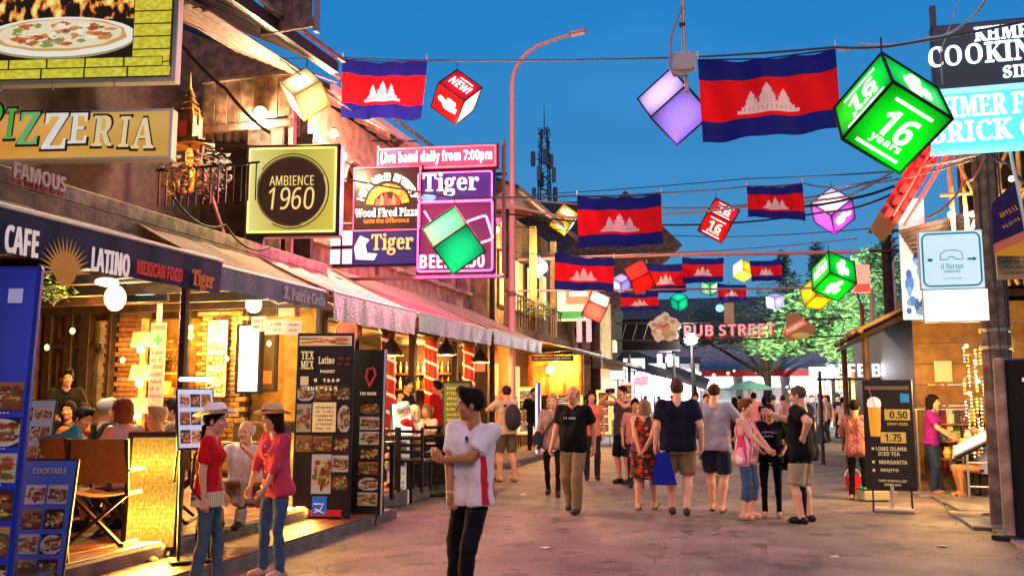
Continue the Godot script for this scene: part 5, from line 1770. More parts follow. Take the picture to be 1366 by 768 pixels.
	for k in 9:
		var q: Array = [[V(-6.067, 3.696, -37.000), 0.7, 0.5, "ffd0b0"], [V(-5.160, 2.979, -38.000), 0.9, 0.5, "f4f6ff"], [V(-4.461, 2.815, -39.000), 1.0, 0.45, "e8eeff"], [V(-3.849, 3.071, -41.000), 0.6, 0.7, "fff0d0"], [V(-5.555, 2.494, -36.000), 0.6, 0.35, "c8d4ff"], [V(2.420, 2.549, -38.000), 1.1, 0.5, "f8f4ff"], [V(3.022, 2.102, -36.000), 0.7, 0.6, "ffe0a0"], [V(2.162, 1.912, -40.000), 0.9, 0.4, "ff9a9a"], [V(-4.566, 2.242, -35.500), 0.5, 0.3, "ff8a9a"]][k]
		var o := thing("shop_sign", "small glowing shop sign at street end, " + ["peach one by gabled house", "white one under black billboard", "bluish white one in front of dazzling kiosk", "cream upright one left of market", "pale blue one near photographer", "white one under right trees", "amber one by far right shop", "red one right of heavy man", "pink one above photographer's camera"][k], "sign", q[0])
		put("case", mb().box(V(0, 0, -0.06), V(q[1] + 0.06, q[2] + 0.06, 0.1), Basis(), 0.01), mat("2a2a2e", 0.5), o)
		put("face", mb().box(Vector3.ZERO, V(q[1], q[2], 0.02)), glow(q[3], 1.8), o)
		for j in 2:
			strokes(o, V(0, q[2] * (0.2 - 0.4 * j), 0.013), Vector2(q[1] * 0.8, q[2] * 0.25), 5, mat("8a5a6a", 0.6))
		put("post", mb().tube([V(0, -q[2] / 2, -0.06), V(0, -q[0].y + 0.0, -0.06)], 0.03, 6), mat("2a2a2e", 0.5), o)
	# black billboard
	var bb := thing("billboard", "large blank black billboard on lit wall left of neon street sign", "billboard", V(-4.281, 4.133, -36.600))
	put("panel", mb().box(Vector3.ZERO, V(2.3, 1.25, 0.16), Basis(), 0.02), mat("060608", 0.7, {"spec": 0.2}), bb)
	put("frame", mb().box(V(0, -0.66, 0.02), V(2.36, 0.06, 0.2)), mat("2a2830", 0.5), bb)
	for k in 2:
		put("lit_strip", mb().box(V(0.35 + k * 0.4, -1.05, 0.05), V(0.18, 0.5, 0.06)), glow("f0f2ff", 1.4), bb)
	put("post", mb().tube([V(-0.9, -0.6, -0.1), V(-0.9, -4.6, -0.1)], 0.07, 8), mat("2a2830", 0.5), bb)
	put("post", mb().tube([V(0.9, -0.6, -0.1), V(0.9, -4.6, -0.1)], 0.07, 8), mat("2a2830", 0.5), bb)
	# floodlight
	var fl := thing("floodlight", "brilliant white floodlight above the neon street sign", "floodlight", V(-2.665, 3.917, -36.500))
	put("lens", mb().ball(Vector3.ZERO, V(0.28, 0.24, 0.1)), glow("ffffff", 12.0), fl)
	put("housing", mb().box(V(0, 0, -0.16), V(0.5, 0.4, 0.2), Basis(), 0.03), mat("2a2a2e", 0.5), fl)
	put("pole", mb().tube([V(0, -0.2, -0.2), V(0, -4.2, -0.2)], 0.05, 8), mat("2a2a2e", 0.5), fl)
	lamp(fl, V(0, -0.1, 0.5), Color("fff2e4"), 14.0, 0.2)
	var sp := SpotLight3D.new()   # an added spotlight that brightens the trees; the floodlight itself faces the street
	sp.name = "beam"
	sp.light_color = Color("fff6dc")
	sp.light_energy = 420.0
	sp.light_size = 0.25
	sp.spot_angle = 48.0
	sp.spot_angle_attenuation = 0.8
	sp.spot_range = 60.0
	sp.spot_attenuation = 2.0
	sp.shadow_enabled = true
	fl.add_child(sp)
	sp.transform = Transform3D(Basis.looking_at(V(6.5, 1.6, -5.5)), V(0.25, 0.05, 0.25))
	# neon street sign hung over the road
	var ns := thing("street_sign", "red neon PUB STREET letters strung across the road", "sign", V(-0.971, 4.099, -34.500))
	var wide := 3.3
	put("truss", mb().tube([V(-4.4, -0.32, -0.05), V(0, -0.36, -0.05), V(4.2, -0.28, -0.05)], 0.035, 6), mat("3a3438", 0.5), ns)
	put("truss", mb().tube([V(-4.4, 0.34, -0.05), V(0, 0.3, -0.05), V(4.2, 0.36, -0.05)], 0.035, 6), mat("3a3438", 0.5), ns)
	for k in 20:
		put("strut", mb().tube([V(-4.2 + k * 0.42, -0.33, -0.05), V(-4.0 + k * 0.42, 0.33, -0.05)], 0.015, 5), mat("3a3438", 0.5), ns)
	lettering("PUB STREET", ns, V(-0.15, 0, 0.02), Vector2(wide, 0.42), mat("d8b8b8", 0.5, {"glow": 0.55, "glow_color": "ff9a9a"}), Basis(), "Droid Sans Bold", 0.05)
	lettering("PUB STREET", ns, V(-0.12, -0.03, -0.02), Vector2(wide * 1.02, 0.48), mat("b02028", 0.5, {"glow": 0.7}), Basis(), "Droid Sans Bold", 0.04, "letter_shadow")
	var mp := thing("round_emblem", "round cream apsara-face emblem at the neon sign's left end", "sign", V(-3.471, 4.220, -34.300))
	var bl := PackedVector2Array()
	for j in 28:
		var a := TAU * j / 28.0
		var r := 0.52 + 0.06 * sin(a * 5.0) + 0.04 * sin(a * 9.0 + 1.0)
		bl.append(Vector2(cos(a) * r * 1.08, sin(a) * r))
	put("panel", mb().prism(bl, -0.05, 0.05), mat("cbb89a", 0.6, {"glow": 0.25}), mp)
	put("relief", mb().ball(V(-0.05, 0.05, 0.06), V(0.26, 0.2, 0.05)), mat("c88a70", 0.6, {"glow": 0.2}), mp)
	put("relief", mb().ball(V(0.12, -0.2, 0.06), V(0.3, 0.12, 0.04)), mat("b0a060", 0.6, {"glow": 0.2}), mp)
	put("relief", mb().ball(V(-0.2, -0.15, 0.06), V(0.14, 0.1, 0.04)), mat("e0d0b8", 0.6, {"glow": 0.2}), mp)
	for k in 9:
		var ea := k * 0.7
		put("relief", mb().ball(V(cos(ea) * 0.4, sin(ea) * 0.36, 0.055), V(0.1, 0.06 + 0.02 * (k % 3), 0.03), 5, 8), mat(["d8c4a0", "b08a68", "a8a06a"][k % 3], 0.6, {"glow": 0.2}), mp)
	put("relief", mb().tube([V(-0.22, 0.12, 0.1), V(-0.05, 0.02, 0.12), V(0.14, 0.14, 0.1)], 0.02, 5), mat("6a4a3a", 0.6), mp)
	var ap := thing("round_emblem", "angled orange and cream lettered emblem at neon sign's right end", "sign", V(1.319, 4.121, -34.300))
	var b2 := PackedVector2Array()
	for j in 24:
		var a := TAU * j / 24.0
		var r := 0.48 + 0.1 * cos(a * 3.0 + 0.6)
		b2.append(Vector2(cos(a) * r * 1.05, sin(a) * r))
	put("panel", mb().prism(b2, -0.05, 0.05), mat("9a6a42", 0.6, {"glow": 0.2}), ap)
	put("band", mb().box(V(-0.08, 0.02, 0.07), V(0.85, 0.26, 0.03), Basis(Vector3.BACK, 0.5), 0.01), mat("d87a50", 0.6, {"glow": 0.3}), ap)
	lettering("Angkor", ap, V(-0.08, 0.02, 0.09), Vector2(0.7, 0.18), mat("f0e0c8", 0.6, {"glow": 0.4}), Basis(Vector3.BACK, 0.5), "Droid Sans Bold", 0.01)
	put("relief", mb().ball(V(0.1, -0.3, 0.06), V(0.34, 0.12, 0.04)), mat("b8b060", 0.6, {"glow": 0.2}), ap)
	var sb := thing("sign_box", "tan hanging shop board with small blue star lamp over neon sign", "sign", V(-1.058, 4.630, -33.500))
	put("board", mb().box(Vector3.ZERO, V(0.36, 0.78, 0.05), Basis(), 0.01), mat("a08a68", 0.6, {"glow": 0.15}), sb)
	put("star", mb().ball(V(-0.32, 0.2, 0.03), V(0.16, 0.15, 0.06), 4, 6), glow("8ad0ff", 1.2), sb)
	put("string", mb().tube([V(0, 0.39, 0), V(0, 1.2, 0)], 0.01, 4), mat("2a2a2a", 0.6), sb)
	for k in 80:
		tag(put("shop_bulb", mb().ball(Vector3.ZERO, Vector3.ONE * rng.randf_range(0.05, 0.11), 5, 8), glow(["ffffff", "fff0c8", "e8f4ff", "ffd890", "ff9a8a"][k % 5], 2.4), null, moved(V(rng.randf_range(-8.0, 6.5), rng.randf_range(1.9, 3.0), -48.2 - rng.randf_range(0, 0.4)))), "small bright shop lamp in the white band of lights at street end", "lamp", "small lamps at the street's end")
	# trees
	var g1: Array = ["35602e", "47783a", "5a9040", "2a4e2c"]
	tree("street_tree", "broad green street tree overhanging the market on the right", V(5.2, 0, -43), 8.0, [[V(-2.6, 5.2, 1), V(2.2, 1.5, 2)], [V(-0.5, 6.2, 1), V(2.2, 1.8, 2)], [V(2.0, 5.4, 0), V(2.0, 2.2, 2)], [V(-4.4, 4.2, 1.5), V(1.6, 0.9, 1.6)], [V(0.3, 4.2, 2), V(2.6, 1.2, 1.4)], [V(2.2, 7.2, 0), V(1.6, 1.4, 1.4)], [V(-1.6, 3.9, 2.2), V(1.6, 0.7, 1.0)]], 9000, 0.3, g1)
	tree("street_tree", "leafy tree with hanging branches behind the bamboo-roofed stall", V(5.7, 0, -39), 8.0, [[V(-1.6, 5.0, 0), V(1.5, 1.6, 1.5)], [V(-1.8, 3.4, 0.5), V(1.3, 1.2, 1.2)], [V(0.2, 6.4, 0), V(1.9, 1.4, 1.5)], [V(-0.2, 4.0, 0), V(1.6, 1.4, 1.4)], [V(-1.2, 6.9, 0.2), V(0.8, 0.9, 0.8)]], 5200, 0.26, ["3a6a3c", "4c8a48", "2c5a36", "629a4e"])
	tree("street_tree", "dark tree mass filling the gap behind the neon street sign", V(0.2, 0, -46.6), 7.5, [[V(-2.2, 5.6, 0), V(1.9, 1.1, 1.4)], [V(1.5, 6.2, 0), V(2.4, 1.5, 1.6)], [V(-0.4, 4.5, 0.6), V(2.6, 0.7, 1.4)], [V(2.6, 4.9, 0.4), V(2.0, 1.2, 1.4)], [V(-3.4, 4.7, 0), V(1.2, 0.6, 1)]], 6500, 0.27, ["35502f", "456437", "2a402b"])
	for k in 5:
		var x: float = [1.5, 3.6, 4.9, 6.6, 8.2][k]
		var hh: float = [10.6, 11.2, 10.4, 11.0, 12.0][k]
		tree("conifer_tree", "slender dark green tree top against the dusk sky, " + ["leftmost below the flag", "left of the magenta lantern", "just beneath magenta lantern", "right of magenta lantern", "rightmost by the dark pole"][k], V(x, 0, -58 - k), hh, [[V(0, hh - 3.4, 0), V(1.3, 1.2, 1.2)], [V(0.2, hh - 2.0, 0), V(0.9, 1.1, 0.9)], [V(0, hh - 0.7, 0), V(0.42, 0.9, 0.42)], [V(-0.6, hh - 4.6, 0), V(1.7, 1.2, 1.4)]], 1500, 0.34, ["304e2c", "3c5e34", "263f28"])
	# far dark backdrop of hills of foliage beyond the market
	var fh := mb()
	for k in 40:
		var x0 := -160.0 + k * 8.0
		var y0 := 5.0 + 1.6 * sin(k * 0.7) + 1.0 * sin(k * 1.9)
		var y1 := 5.0 + 1.6 * sin((k + 1) * 0.7) + 1.0 * sin((k + 1) * 1.9)
		fh.hexa([V(x0, 0, -150), V(x0 + 8, 0, -150), V(x0 + 8, 0, -170), V(x0, 0, -170), V(x0, y0, -150), V(x0 + 8, y1, -150), V(x0 + 8, y1 + 2, -170), V(x0, y0 + 2, -170)])
	struct("hill", fh, mat("1b2620", 0.9))


func right_side() -> void:
	# --- brown walled stall building
	var b := thing("market_building", "right-hand market building with woven brown side wall and red neon roof", "building", V(5.5, 0, -18))
	var at := moved(V(-5.5, 0, 18))
	var brown := wood("8a6238")
	for k in 9:   # wall of wide horizontal boards
		put("wall_board", mb().box(V(5.25, 0.2 + 0.36 * k, -17.2), V(5.3, 0.352, 0.06), Basis(), 0.004), mat(["96703f", "8c6638", "9e7846"][k % 3], 0.8, {"mottle": 0.2, "bump": 0.4, "scale": 1.3}), b, at)
	put("wall", mb().box(V(2.75, 1.6, -23.0), V(0.15, 3.2, 11.4)), wood("2e2116"), b, at)
	put("wall_beam", mb().box(V(5.4, 3.4, -17.2), V(5.4, 0.12, 0.14)), wood("4a3220"), b, at)
	put("floor_slab", mb().box(V(6.2, 3.6, -18.2), V(6.6, 0.18, 6.0)), wood("3a2a1e"), b, at)
	put("notice", mb().box(V(3.05, 2.05, -17.12), V(0.28, 0.36, 0.02)), mat("d8c49a", 0.7), b, at)
	# bamboo lean-to roof towards the street
	var lr := thing("bamboo_roof", "sloping bamboo lean-to roof left of brown wall behind beer sign", "roof", V(2.2, 2.75, -19))
	for k in 9:
		put("bamboo_pole", mb().tube([V(1.0, 0.75 + 0.02 * (k % 2), 1.9 - k * 0.5), V(-0.62, -0.02, 1.9 - k * 0.5)], 0.05, 7), mat(["a8804a", "8a6436", "6a4a2a"][k % 3], 0.6), lr)
	put("thatch", mb().hexa([V(1.0, 0.58, 2.1), V(-0.55, -0.16, 2.1), V(-0.55, -0.16, -2.6), V(1.0, 0.58, -2.6), V(1.0, 0.68, 2.1), V(-0.55, -0.08, 2.1), V(-0.55, -0.08, -2.6), V(1.0, 0.68, -2.6)]), mat("2a2018", 0.9, {"bump": 1.5}), lr)
	put("edge_pole", mb().tube([V(-0.5, 0.02, 2.2), V(-0.5, 0.02, -2.7)], 0.05, 7), mat("8a6436", 0.6), lr)
	for z in [1.9, -2.4]:
		put("post", mb().tube([V(-0.4, -2.75, z), V(-0.4, 0.0, z)], 0.06, 8), wood("6a4a2e"), lr)
	# red neon roof edge with tiles coloured as red-lit
	var r := thing("red_roof", "steep tiled roof edge lit by red neon above blue poster", "roof", V(2.755, 5.138, -16.000))
	var rt := put("slope", mb().hexa([V(-0.55, -0.75, 0.4), V(0.42, 0.8, 0.4), V(0.42, 0.8, -1.3), V(-0.55, -0.75, -1.3), V(-0.78, -0.5, 0.4), V(0.18, 1.02, 0.4), V(0.18, 1.02, -1.3), V(-0.78, -0.5, -1.3)]), mat("6a1a1a", 0.6), r)
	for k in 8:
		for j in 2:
			put("tile", mb().box(V(-0.54 + k * 0.125 - j * 0.12, -0.64 + k * 0.2 + j * 0.1, 0.42), V(0.17, 0.11, 0.1), Basis(Vector3.BACK, 1.0), 0.02), mat(["a82a28", "8a2020"][k % 2], 0.5, {"glow": 0.12, "glow_color": "ff2a2a"}), rt)  # neon light painted in as red colour and a faint glow
	put("neon_tube", mb().tube([V(-0.44, -0.78, 0.47), V(0.5, 0.75, 0.47)], 0.03, 8), glow("ff3a34", 1.6), r)
	put("neon_tube", mb().tube([V(-0.6, -0.6, 0.45), V(0.3, 0.9, 0.45)], 0.02, 8), glow("ff4a44", 1.2), r)
	lamp(r, V(-0.2, 0.0, 0.75), Color("ff3028"), 1.6, 0.2)
	for k in 6:
		put("purlin", mb().bar(V(-0.5 + k * 0.05, -0.85 - k * 0.05, 0.3 - k * 0.1), V(1.9, -0.3 - k * 0.08, 0.3 - k * 0.1), 0.05, 0.07), wood("4a3028"), r)
	# bamboo scaffold behind the sign
	var s := thing("bamboo_scaffold", "tall bamboo pole scaffold on upper floor behind the white arrow sign", "scaffold", V(3.6, 3.3, -15.2))
	var bm := mat("b08a50", 0.6, {"mottle": 0.4})
	for q in [[-0.62, 0.0], [-0.4, -0.08], [-0.12, 0.06], [0.1, -0.05], [0.34, 0.04], [0.85, 0.0], [1.1, 0.1], [1.4, -0.06]]:
		put("bamboo_pole", mb().tube([V(q[0], 0, 0), V(q[0] + q[1], 3.4, -0.1)], 0.035, 7), bm, s)
	for y in [0.7, 1.45, 2.3]:
		put("rail", mb().tube([V(-0.8, y, 0.06), V(1.6, y + 0.05, 0.06)], 0.03, 7), bm, s)
	for q in [[-0.75, 0.1, 0.55, 2.9], [0.2, 0.0, -0.7, 2.4], [-0.2, 0.3, 1.2, 3.0], [0.5, 3.2, 1.5, 0.4]]:
		put("brace", mb().tube([V(q[0], q[1], 0.12), V(q[2], q[3], 0.12)], 0.028, 7), mat("8a6a3c", 0.6), s)
	put("wall", mb().box(V(2.35, 1.6, -3.0), V(4.5, 3.4, 0.2)), wood("4a3424"), s)
	put("soffit", mb().box(V(2.1, 3.35, -1.4), V(5.0, 0.12, 3.2)), wood("3a2a20"), s)
	hang_lamp("bulb_lamp", "round warm bulb glowing among the bamboo scaffold poles, left one", V(2.920, 4.410, -15.000), 0.06, 0.06, "ffe8b0", 2.2, 0.0)
	hang_lamp("bulb_lamp", "small white bulb among the bamboo scaffold poles, right one", V(3.215, 4.405, -15.000), 0.045, 0.045, "fff0d0", 1.6, 0.0)
	hang_lamp("bulb_lamp", "small white bulb by the flag at upper right", V(3.534, 4.701, -14.000), 0.04, 0.04, "fff4e0", 1.0, 0.0)
	# blue and white poster wall
	var p := thing("wall_poster", "tall white poster with blue brush figures under red neon roof", "poster", V(2.589, 3.970, -16.600))
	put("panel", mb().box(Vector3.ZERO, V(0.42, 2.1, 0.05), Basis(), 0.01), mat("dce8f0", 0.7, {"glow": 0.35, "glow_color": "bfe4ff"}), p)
	for k in 16:
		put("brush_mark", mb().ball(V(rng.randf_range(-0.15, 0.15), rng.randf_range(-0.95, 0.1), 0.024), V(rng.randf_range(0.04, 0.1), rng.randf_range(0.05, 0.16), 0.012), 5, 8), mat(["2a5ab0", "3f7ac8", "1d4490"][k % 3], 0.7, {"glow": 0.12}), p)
	# white arrow sign with teal outline
	var f := thing("arrow_sign", "white square lightbox with teal outline, arch emblem and arrows", "sign", V(2.382, 3.342, -12.400))
	put("case", mb().box(V(0, 0, -0.08), V(0.9, 0.9, 0.15), Basis(), 0.02), mat("9fb4bc", 0.5), f)
	put("face", mb().box(Vector3.ZERO, V(0.87, 0.87, 0.02)), mat("dfeef2", 0.4, {"glow": 0.72, "glow_color": "cfe8f0"}), f)
	var teal := mat("1f8a92", 0.5, {"glow": 0.3})
	put("outline", _round_frame(0.4, 0.4, 0.09, 0.014), teal, f, moved(V(0, 0, 0.014)))
	put("arch_emblem", mb().tube([V(-0.16, 0, 0.014), V(-0.15, 0.09, 0.014), V(-0.08, 0.14, 0.014), V(0.08, 0.14, 0.014), V(0.15, 0.09, 0.014), V(0.16, 0, 0.014), V(0.06, 0, 0.014), V(0.03, 0.04, 0.014), V(-0.03, 0.04, 0.014), V(-0.06, 0, 0.014), V(-0.16, 0, 0.014)], 0.007, 5), mat("8aa8b0", 0.5), f)
	put("arrow", mb().prism(PackedVector2Array([Vector2(0.22, 0.015), Vector2(0.3, 0.015), Vector2(0.3, 0.035), Vector2(0.35, 0.0), Vector2(0.3, -0.035), Vector2(0.3, -0.015), Vector2(0.22, -0.015)]), 0.011, 0.018), teal, f)
	put("fish_mark", mb().ball(V(-0.3, 0.0, 0.012), V(0.04, 0.025, 0.006), 5, 8), teal, f)
	lettering("il forno", f, V(0, -0.1, 0.011), Vector2(0.3, 0.085), teal, Basis(), "Droid Sans", 0.006)
	lettering("restaurant", f, V(0, -0.18, 0.011), Vector2(0.22, 0.045), teal, Basis(), "Droid Sans", 0.006)
	lettering("the little alley", f, V(0, -0.29, 0.011), Vector2(0.26, 0.03), mat("9ab4bc", 0.5), Basis(), "Droid Sans", 0.006)
	panel_light(f, V(0, 0, 0.05), Vector2(0.85, 0.85), Color("d8f0ff"), 0.5)
	f.scale = Vector3.ONE * 0.84
	var lb := thing("lightbox", "blank glaring white lightbox right below the arrow sign", "lightbox", V(2.403, 2.757, -12.400))
	put("case", mb().box(V(0, 0, -0.08), V(0.9, 0.5, 0.14), Basis(), 0.02), mat("8a9498", 0.5), lb)
	put("face", mb().box(Vector3.ZERO, V(0.88, 0.47, 0.02)), glow("ffffff", 1.3), lb)
	panel_light(lb, V(0, 0, 0.04), Vector2(0.86, 0.45), Color("f4faff"), 1.2)
	lb.scale = Vector3.ONE * 0.84
	# big utility pole at the right with the cooking-class signs
	var base: Vector3 = V(2.902, 0.000, -12.756)
	var up := utility_pole("massive weathered concrete utility pole at the right beside lit shop signs", base, 6.4, 0.16, "94826e", 0)
	for y in [2.42, 2.2]:
		put("band", mb().lathe([Vector2(0.165, y), Vector2(0.185, y + 0.01), Vector2(0.185, y + 0.05), Vector2(0.165, y + 0.06)], 14), mat("a89a84", 0.4, {"metal": 0.6}), up)
	var cp := mb()
	for k in 4:
		cp.tube([V(0.17 * cos(k * 0.7), 1.0 + 0.2 * k, 0.17 * sin(k * 0.7)), V(0.18 * cos(k * 0.7 + 0.2), 3.5, 0.18 * sin(k * 0.7 + 0.2)), V(0.16 * cos(k * 0.7), 6.2, 0.16 * sin(k * 0.7))], 0.013, 5)
	stuff(put("pole_cables", cp, mat("4a423c", 0.6), up))
	var kx := thing("shop_sign", "black lit sign with white serif lettering at top right", "sign", V(2.427, 5.220, -10.200))
	put("panel", mb().box(V(0.46, 0, -0.06), V(2.0, 0.74, 0.14), Basis(), 0.02), mat("0e2030", 0.4, {"glow": 0.15, "glow_color": "20506a"}), kx)
	put("edge", mb().box(V(0.46, -0.385, -0.03), V(2.02, 0.04, 0.2)), glow("9ff0ee", 0.8), kx)
	var wl := glow("eefcff", 1.15)
	lettering("KHMER", kx, V(0.2, 0.22, 0.012), Vector2(0.64, 0.15), wl, Basis(), "Droid Serif Bold", 0.03)
	lettering("COOKING", kx, V(0.02, 0.01, 0.012), Vector2(1.2, 0.22), wl, Basis(), "Droid Serif Bold", 0.03)
	lettering("SINCE 1996", kx, V(0.58, -0.22, 0.012), Vector2(0.9, 0.13), wl, Basis(), "Droid Serif Bold", 0.03)
	panel_light(kx, V(0.3, 0, 0.1), Vector2(1.9, 0.8), Color("d8f6ff"), 0.8)
	var k2 := thing("shop_sign", "glowing turquoise sign with two lines of white lettering below black sign", "sign", V(2.344, 4.521, -10.200))
	put("panel", mb().box(V(0.46, 0, -0.06), V(1.92, 0.6, 0.14), Basis(), 0.02), mat("3aa0a8", 0.4, {"glow": 1.0, "glow_color": "5ad4d8"}), k2)
	put("edge", mb().box(V(0.46, -0.32, -0.03), V(1.94, 0.04, 0.2)), glow("6fe8e8", 1.0), k2)
	lettering("KHMER FAMILY", k2, V(0.27, 0.14, 0.012), Vector2(1.6, 0.22), wl, Basis(), "Droid Serif Bold", 0.04)
	lettering("BRICK OVEN", k2, V(0.27, -0.13, 0.012), Vector2(1.6, 0.22), wl, Basis(), "Droid Serif Bold", 0.04)
	panel_light(k2, V(0.3, 0, 0.1), Vector2(1.9, 0.6), Color("90f0f4"), 1.6)
	for x in [-0.4, 0.9]:
		put("bracket", mb().bar(V(x, -0.3, -0.15), V(x, 1.35, -0.15), 0.06, 0.06), mat("3a4448", 0.5), k2)
	# banner flag and board on the right edge
	var fl := thing("banner", "slanted purple banner with orange print on white pole at right edge", "banner", V(2.571, 3.365, -10.400))
	put("pole", mb().tube([V(0.05, 0.95, 0), V(0.2, -0.45, 0)], 0.018, 8), mat("dcd8d0", 0.4), fl)
	put("cloth", mb().hexa([V(-0.17, -0.28, 0.005), V(0.18, -0.3, 0.005), V(0.18, -0.3, -0.005), V(-0.17, -0.28, -0.005), V(-0.15, 0.28, 0.005), V(0.1, 0.52, 0.005), V(0.1, 0.52, -0.005), V(-0.15, 0.28, -0.005)]), cloth("3a2c5c"), fl)
	put("print", mb().hexa([V(-0.16, -0.28, 0.009), V(0.18, -0.3, 0.009), V(0.18, -0.3, 0.006), V(-0.16, -0.28, 0.006), V(-0.16, -0.16, 0.009), V(0.165, -0.02, 0.009), V(0.165, -0.02, 0.006), V(-0.16, -0.16, 0.006)]), mat("d87a5a", 0.7), fl)
	put("print", mb().hexa([V(-0.16, -0.283, 0.012), V(0.18, -0.303, 0.012), V(0.18, -0.303, 0.01), V(-0.16, -0.283, 0.01), V(-0.12, -0.24, 0.012), V(0.175, -0.12, 0.012), V(0.175, -0.12, 0.01), V(-0.12, -0.24, 0.01)]), mat("e8b02a", 0.7), fl)
	strokes(fl, V(0.0, 0.18, 0.012), Vector2(0.2, 0.07), 6, mat("d8a070", 0.7), Basis(Vector3.BACK, 0.5))
	strokes(fl, V(0.02, 0.06, 0.012), Vector2(0.2, 0.05), 6, mat("d8a070", 0.7), Basis(Vector3.BACK, 0.5))
	var bd := thing("notice_board", "small tan lettered board under purple banner at right edge", "sign", V(2.633, 3.000, -10.600))
	put("panel", mb().box(Vector3.ZERO, V(0.32, 0.3, 0.03), Basis(), 0.006), mat("b89a70", 0.7), bd)
	for k in 4:
		strokes(bd, V(0, 0.1 - k * 0.06, 0.017), Vector2(0.24, 0.03), 9, mat("6a5236", 0.7))
	# second utility pole, dark with many cables, and small street lamp
	var u2 := utility_pole("dark utility pole with tangled black cables right of the green lantern", V(3.444, 0.000, -26.421), 6.55, 0.14, "3a2a24", 2)
	put("transformer_box", mb().box(V(-0.1, 2.7, 0.25), V(0.4, 0.6, 0.3), Basis(), 0.03), mat("5a4640", 0.6), u2)
	for k in 4:
		var loop := []
		for j in 15:
			var a := PI * j / 14.0
			loop.append(V(0.1 + 0.35 * (1.0 - cos(a)) * 0.6, 5.9 - 0.2 * k + 0.25 * sin(a), 0.12 + 0.04 * k))
		put("cable_loop", mb().tube(loop, 0.02, 5), mat("141214", 0.6), u2)
	var s2 := thing("street_lamp", "small unlit street lamp on thin dark post left of cable pole", "street lamp", V(2.796, 0.000, -26.890))
	put("post", mb().tube([Vector3.ZERO, V(0, 3.4, 0), V(-0.02, 4.2, 0)], 0.06, 8), mat("6a4238", 0.5), s2)
	put("arm", mb().tube([V(-0.02, 4.2, 0), V(-0.25, 4.9, 0.05), V(-0.42, 5.2, 0.1)], 0.03, 6), mat("4a3430", 0.5), s2)
	put("lamp_head", mb().ball(V(-0.5, 5.28, 0.1), V(0.16, 0.08, 0.1)), mat("b09a8a", 0.3), s2)
	put("box", mb().box(V(0.0, 2.2, 0.1), V(0.24, 0.6, 0.2), Basis(), 0.02), mat("7a5448", 0.5), s2)
	# bright shop signs beyond on the right
	var cx := thing("shop_sign", "row of glowing white shop letters under trees on the far right", "sign", V(2.241, 2.229, -22.600))
	put("rail", mb().box(V(0, -0.2, -0.06), V(2.0, 0.05, 0.05), Basis(), 0.02), mat("2a2c34", 0.5), cx)
	lettering("CAFE BAR", cx, V(0.1, 0, 0.0), Vector2(1.75, 0.3), glow("f6f6ff", 1.6), Basis(), "Droid Sans Bold", 0.06)
	put("post", mb().tube([V(0.9, -2.2, -0.1), V(0.9, 0, -0.1)], 0.05, 6), mat("2a2a30", 0.5), cx)
	put("post", mb().tube([V(-0.9, -2.2, -0.1), V(-0.9, 0, -0.1)], 0.05, 6), mat("2a2a30", 0.5), cx)
	panel_light(cx, V(0, 0, 0.2), Vector2(1.8, 0.3), Color("eef0ff"), 1.6)
	var sf := thing("shop_building", "lit far right shop with amber glow behind walking couple", "building", V(4.6, 0, -33))
	put("wall", mb().box(V(0.6, 1.3, -1.2), V(4.4, 2.6, 0.1)), plaster("c09a68"), sf)
	put("roof", mb().box(V(0.4, 2.65, -0.2), V(4.8, 0.1, 2.4)), wood("3a3028"), sf)
	for k in 4:
		put("lit_shelf", mb().box(V(-1.2 + k * 1.0, 1.5, -1.1), V(0.8, 1.2, 0.06)), glow(["ffdc8a", "fff0c8", "ffc86a", "f8f4ff"][k], 0.95), sf)
	for k in 5:
		put("post", mb().box(V(-1.7 + k * 1.0, 1.3, 0.2), V(0.08, 2.6, 0.08)), wood("4a3a2a"), sf)
	lamp(sf, V(-0.4, 2.2, 0.3), Color("ffd890"), 9.0, 0.2)


func _round_frame(hx: float, hy: float, r: float, w: float) -> Mb:   # an outline with round corners
	var pts := []
	for k in 4:
		var c := Vector2((hx - r) * (1 if k in [0, 3] else -1), (hy - r) * (1 if k in [0, 1] else -1))
		for j in 7:
			var a := PI / 2 * k + PI / 2 * j / 6.0
			pts.append(V(c.x + cos(a) * r, c.y + sin(a) * r, 0))
	pts.append(pts[0])
	return mb().tube(pts, w, 5, false)


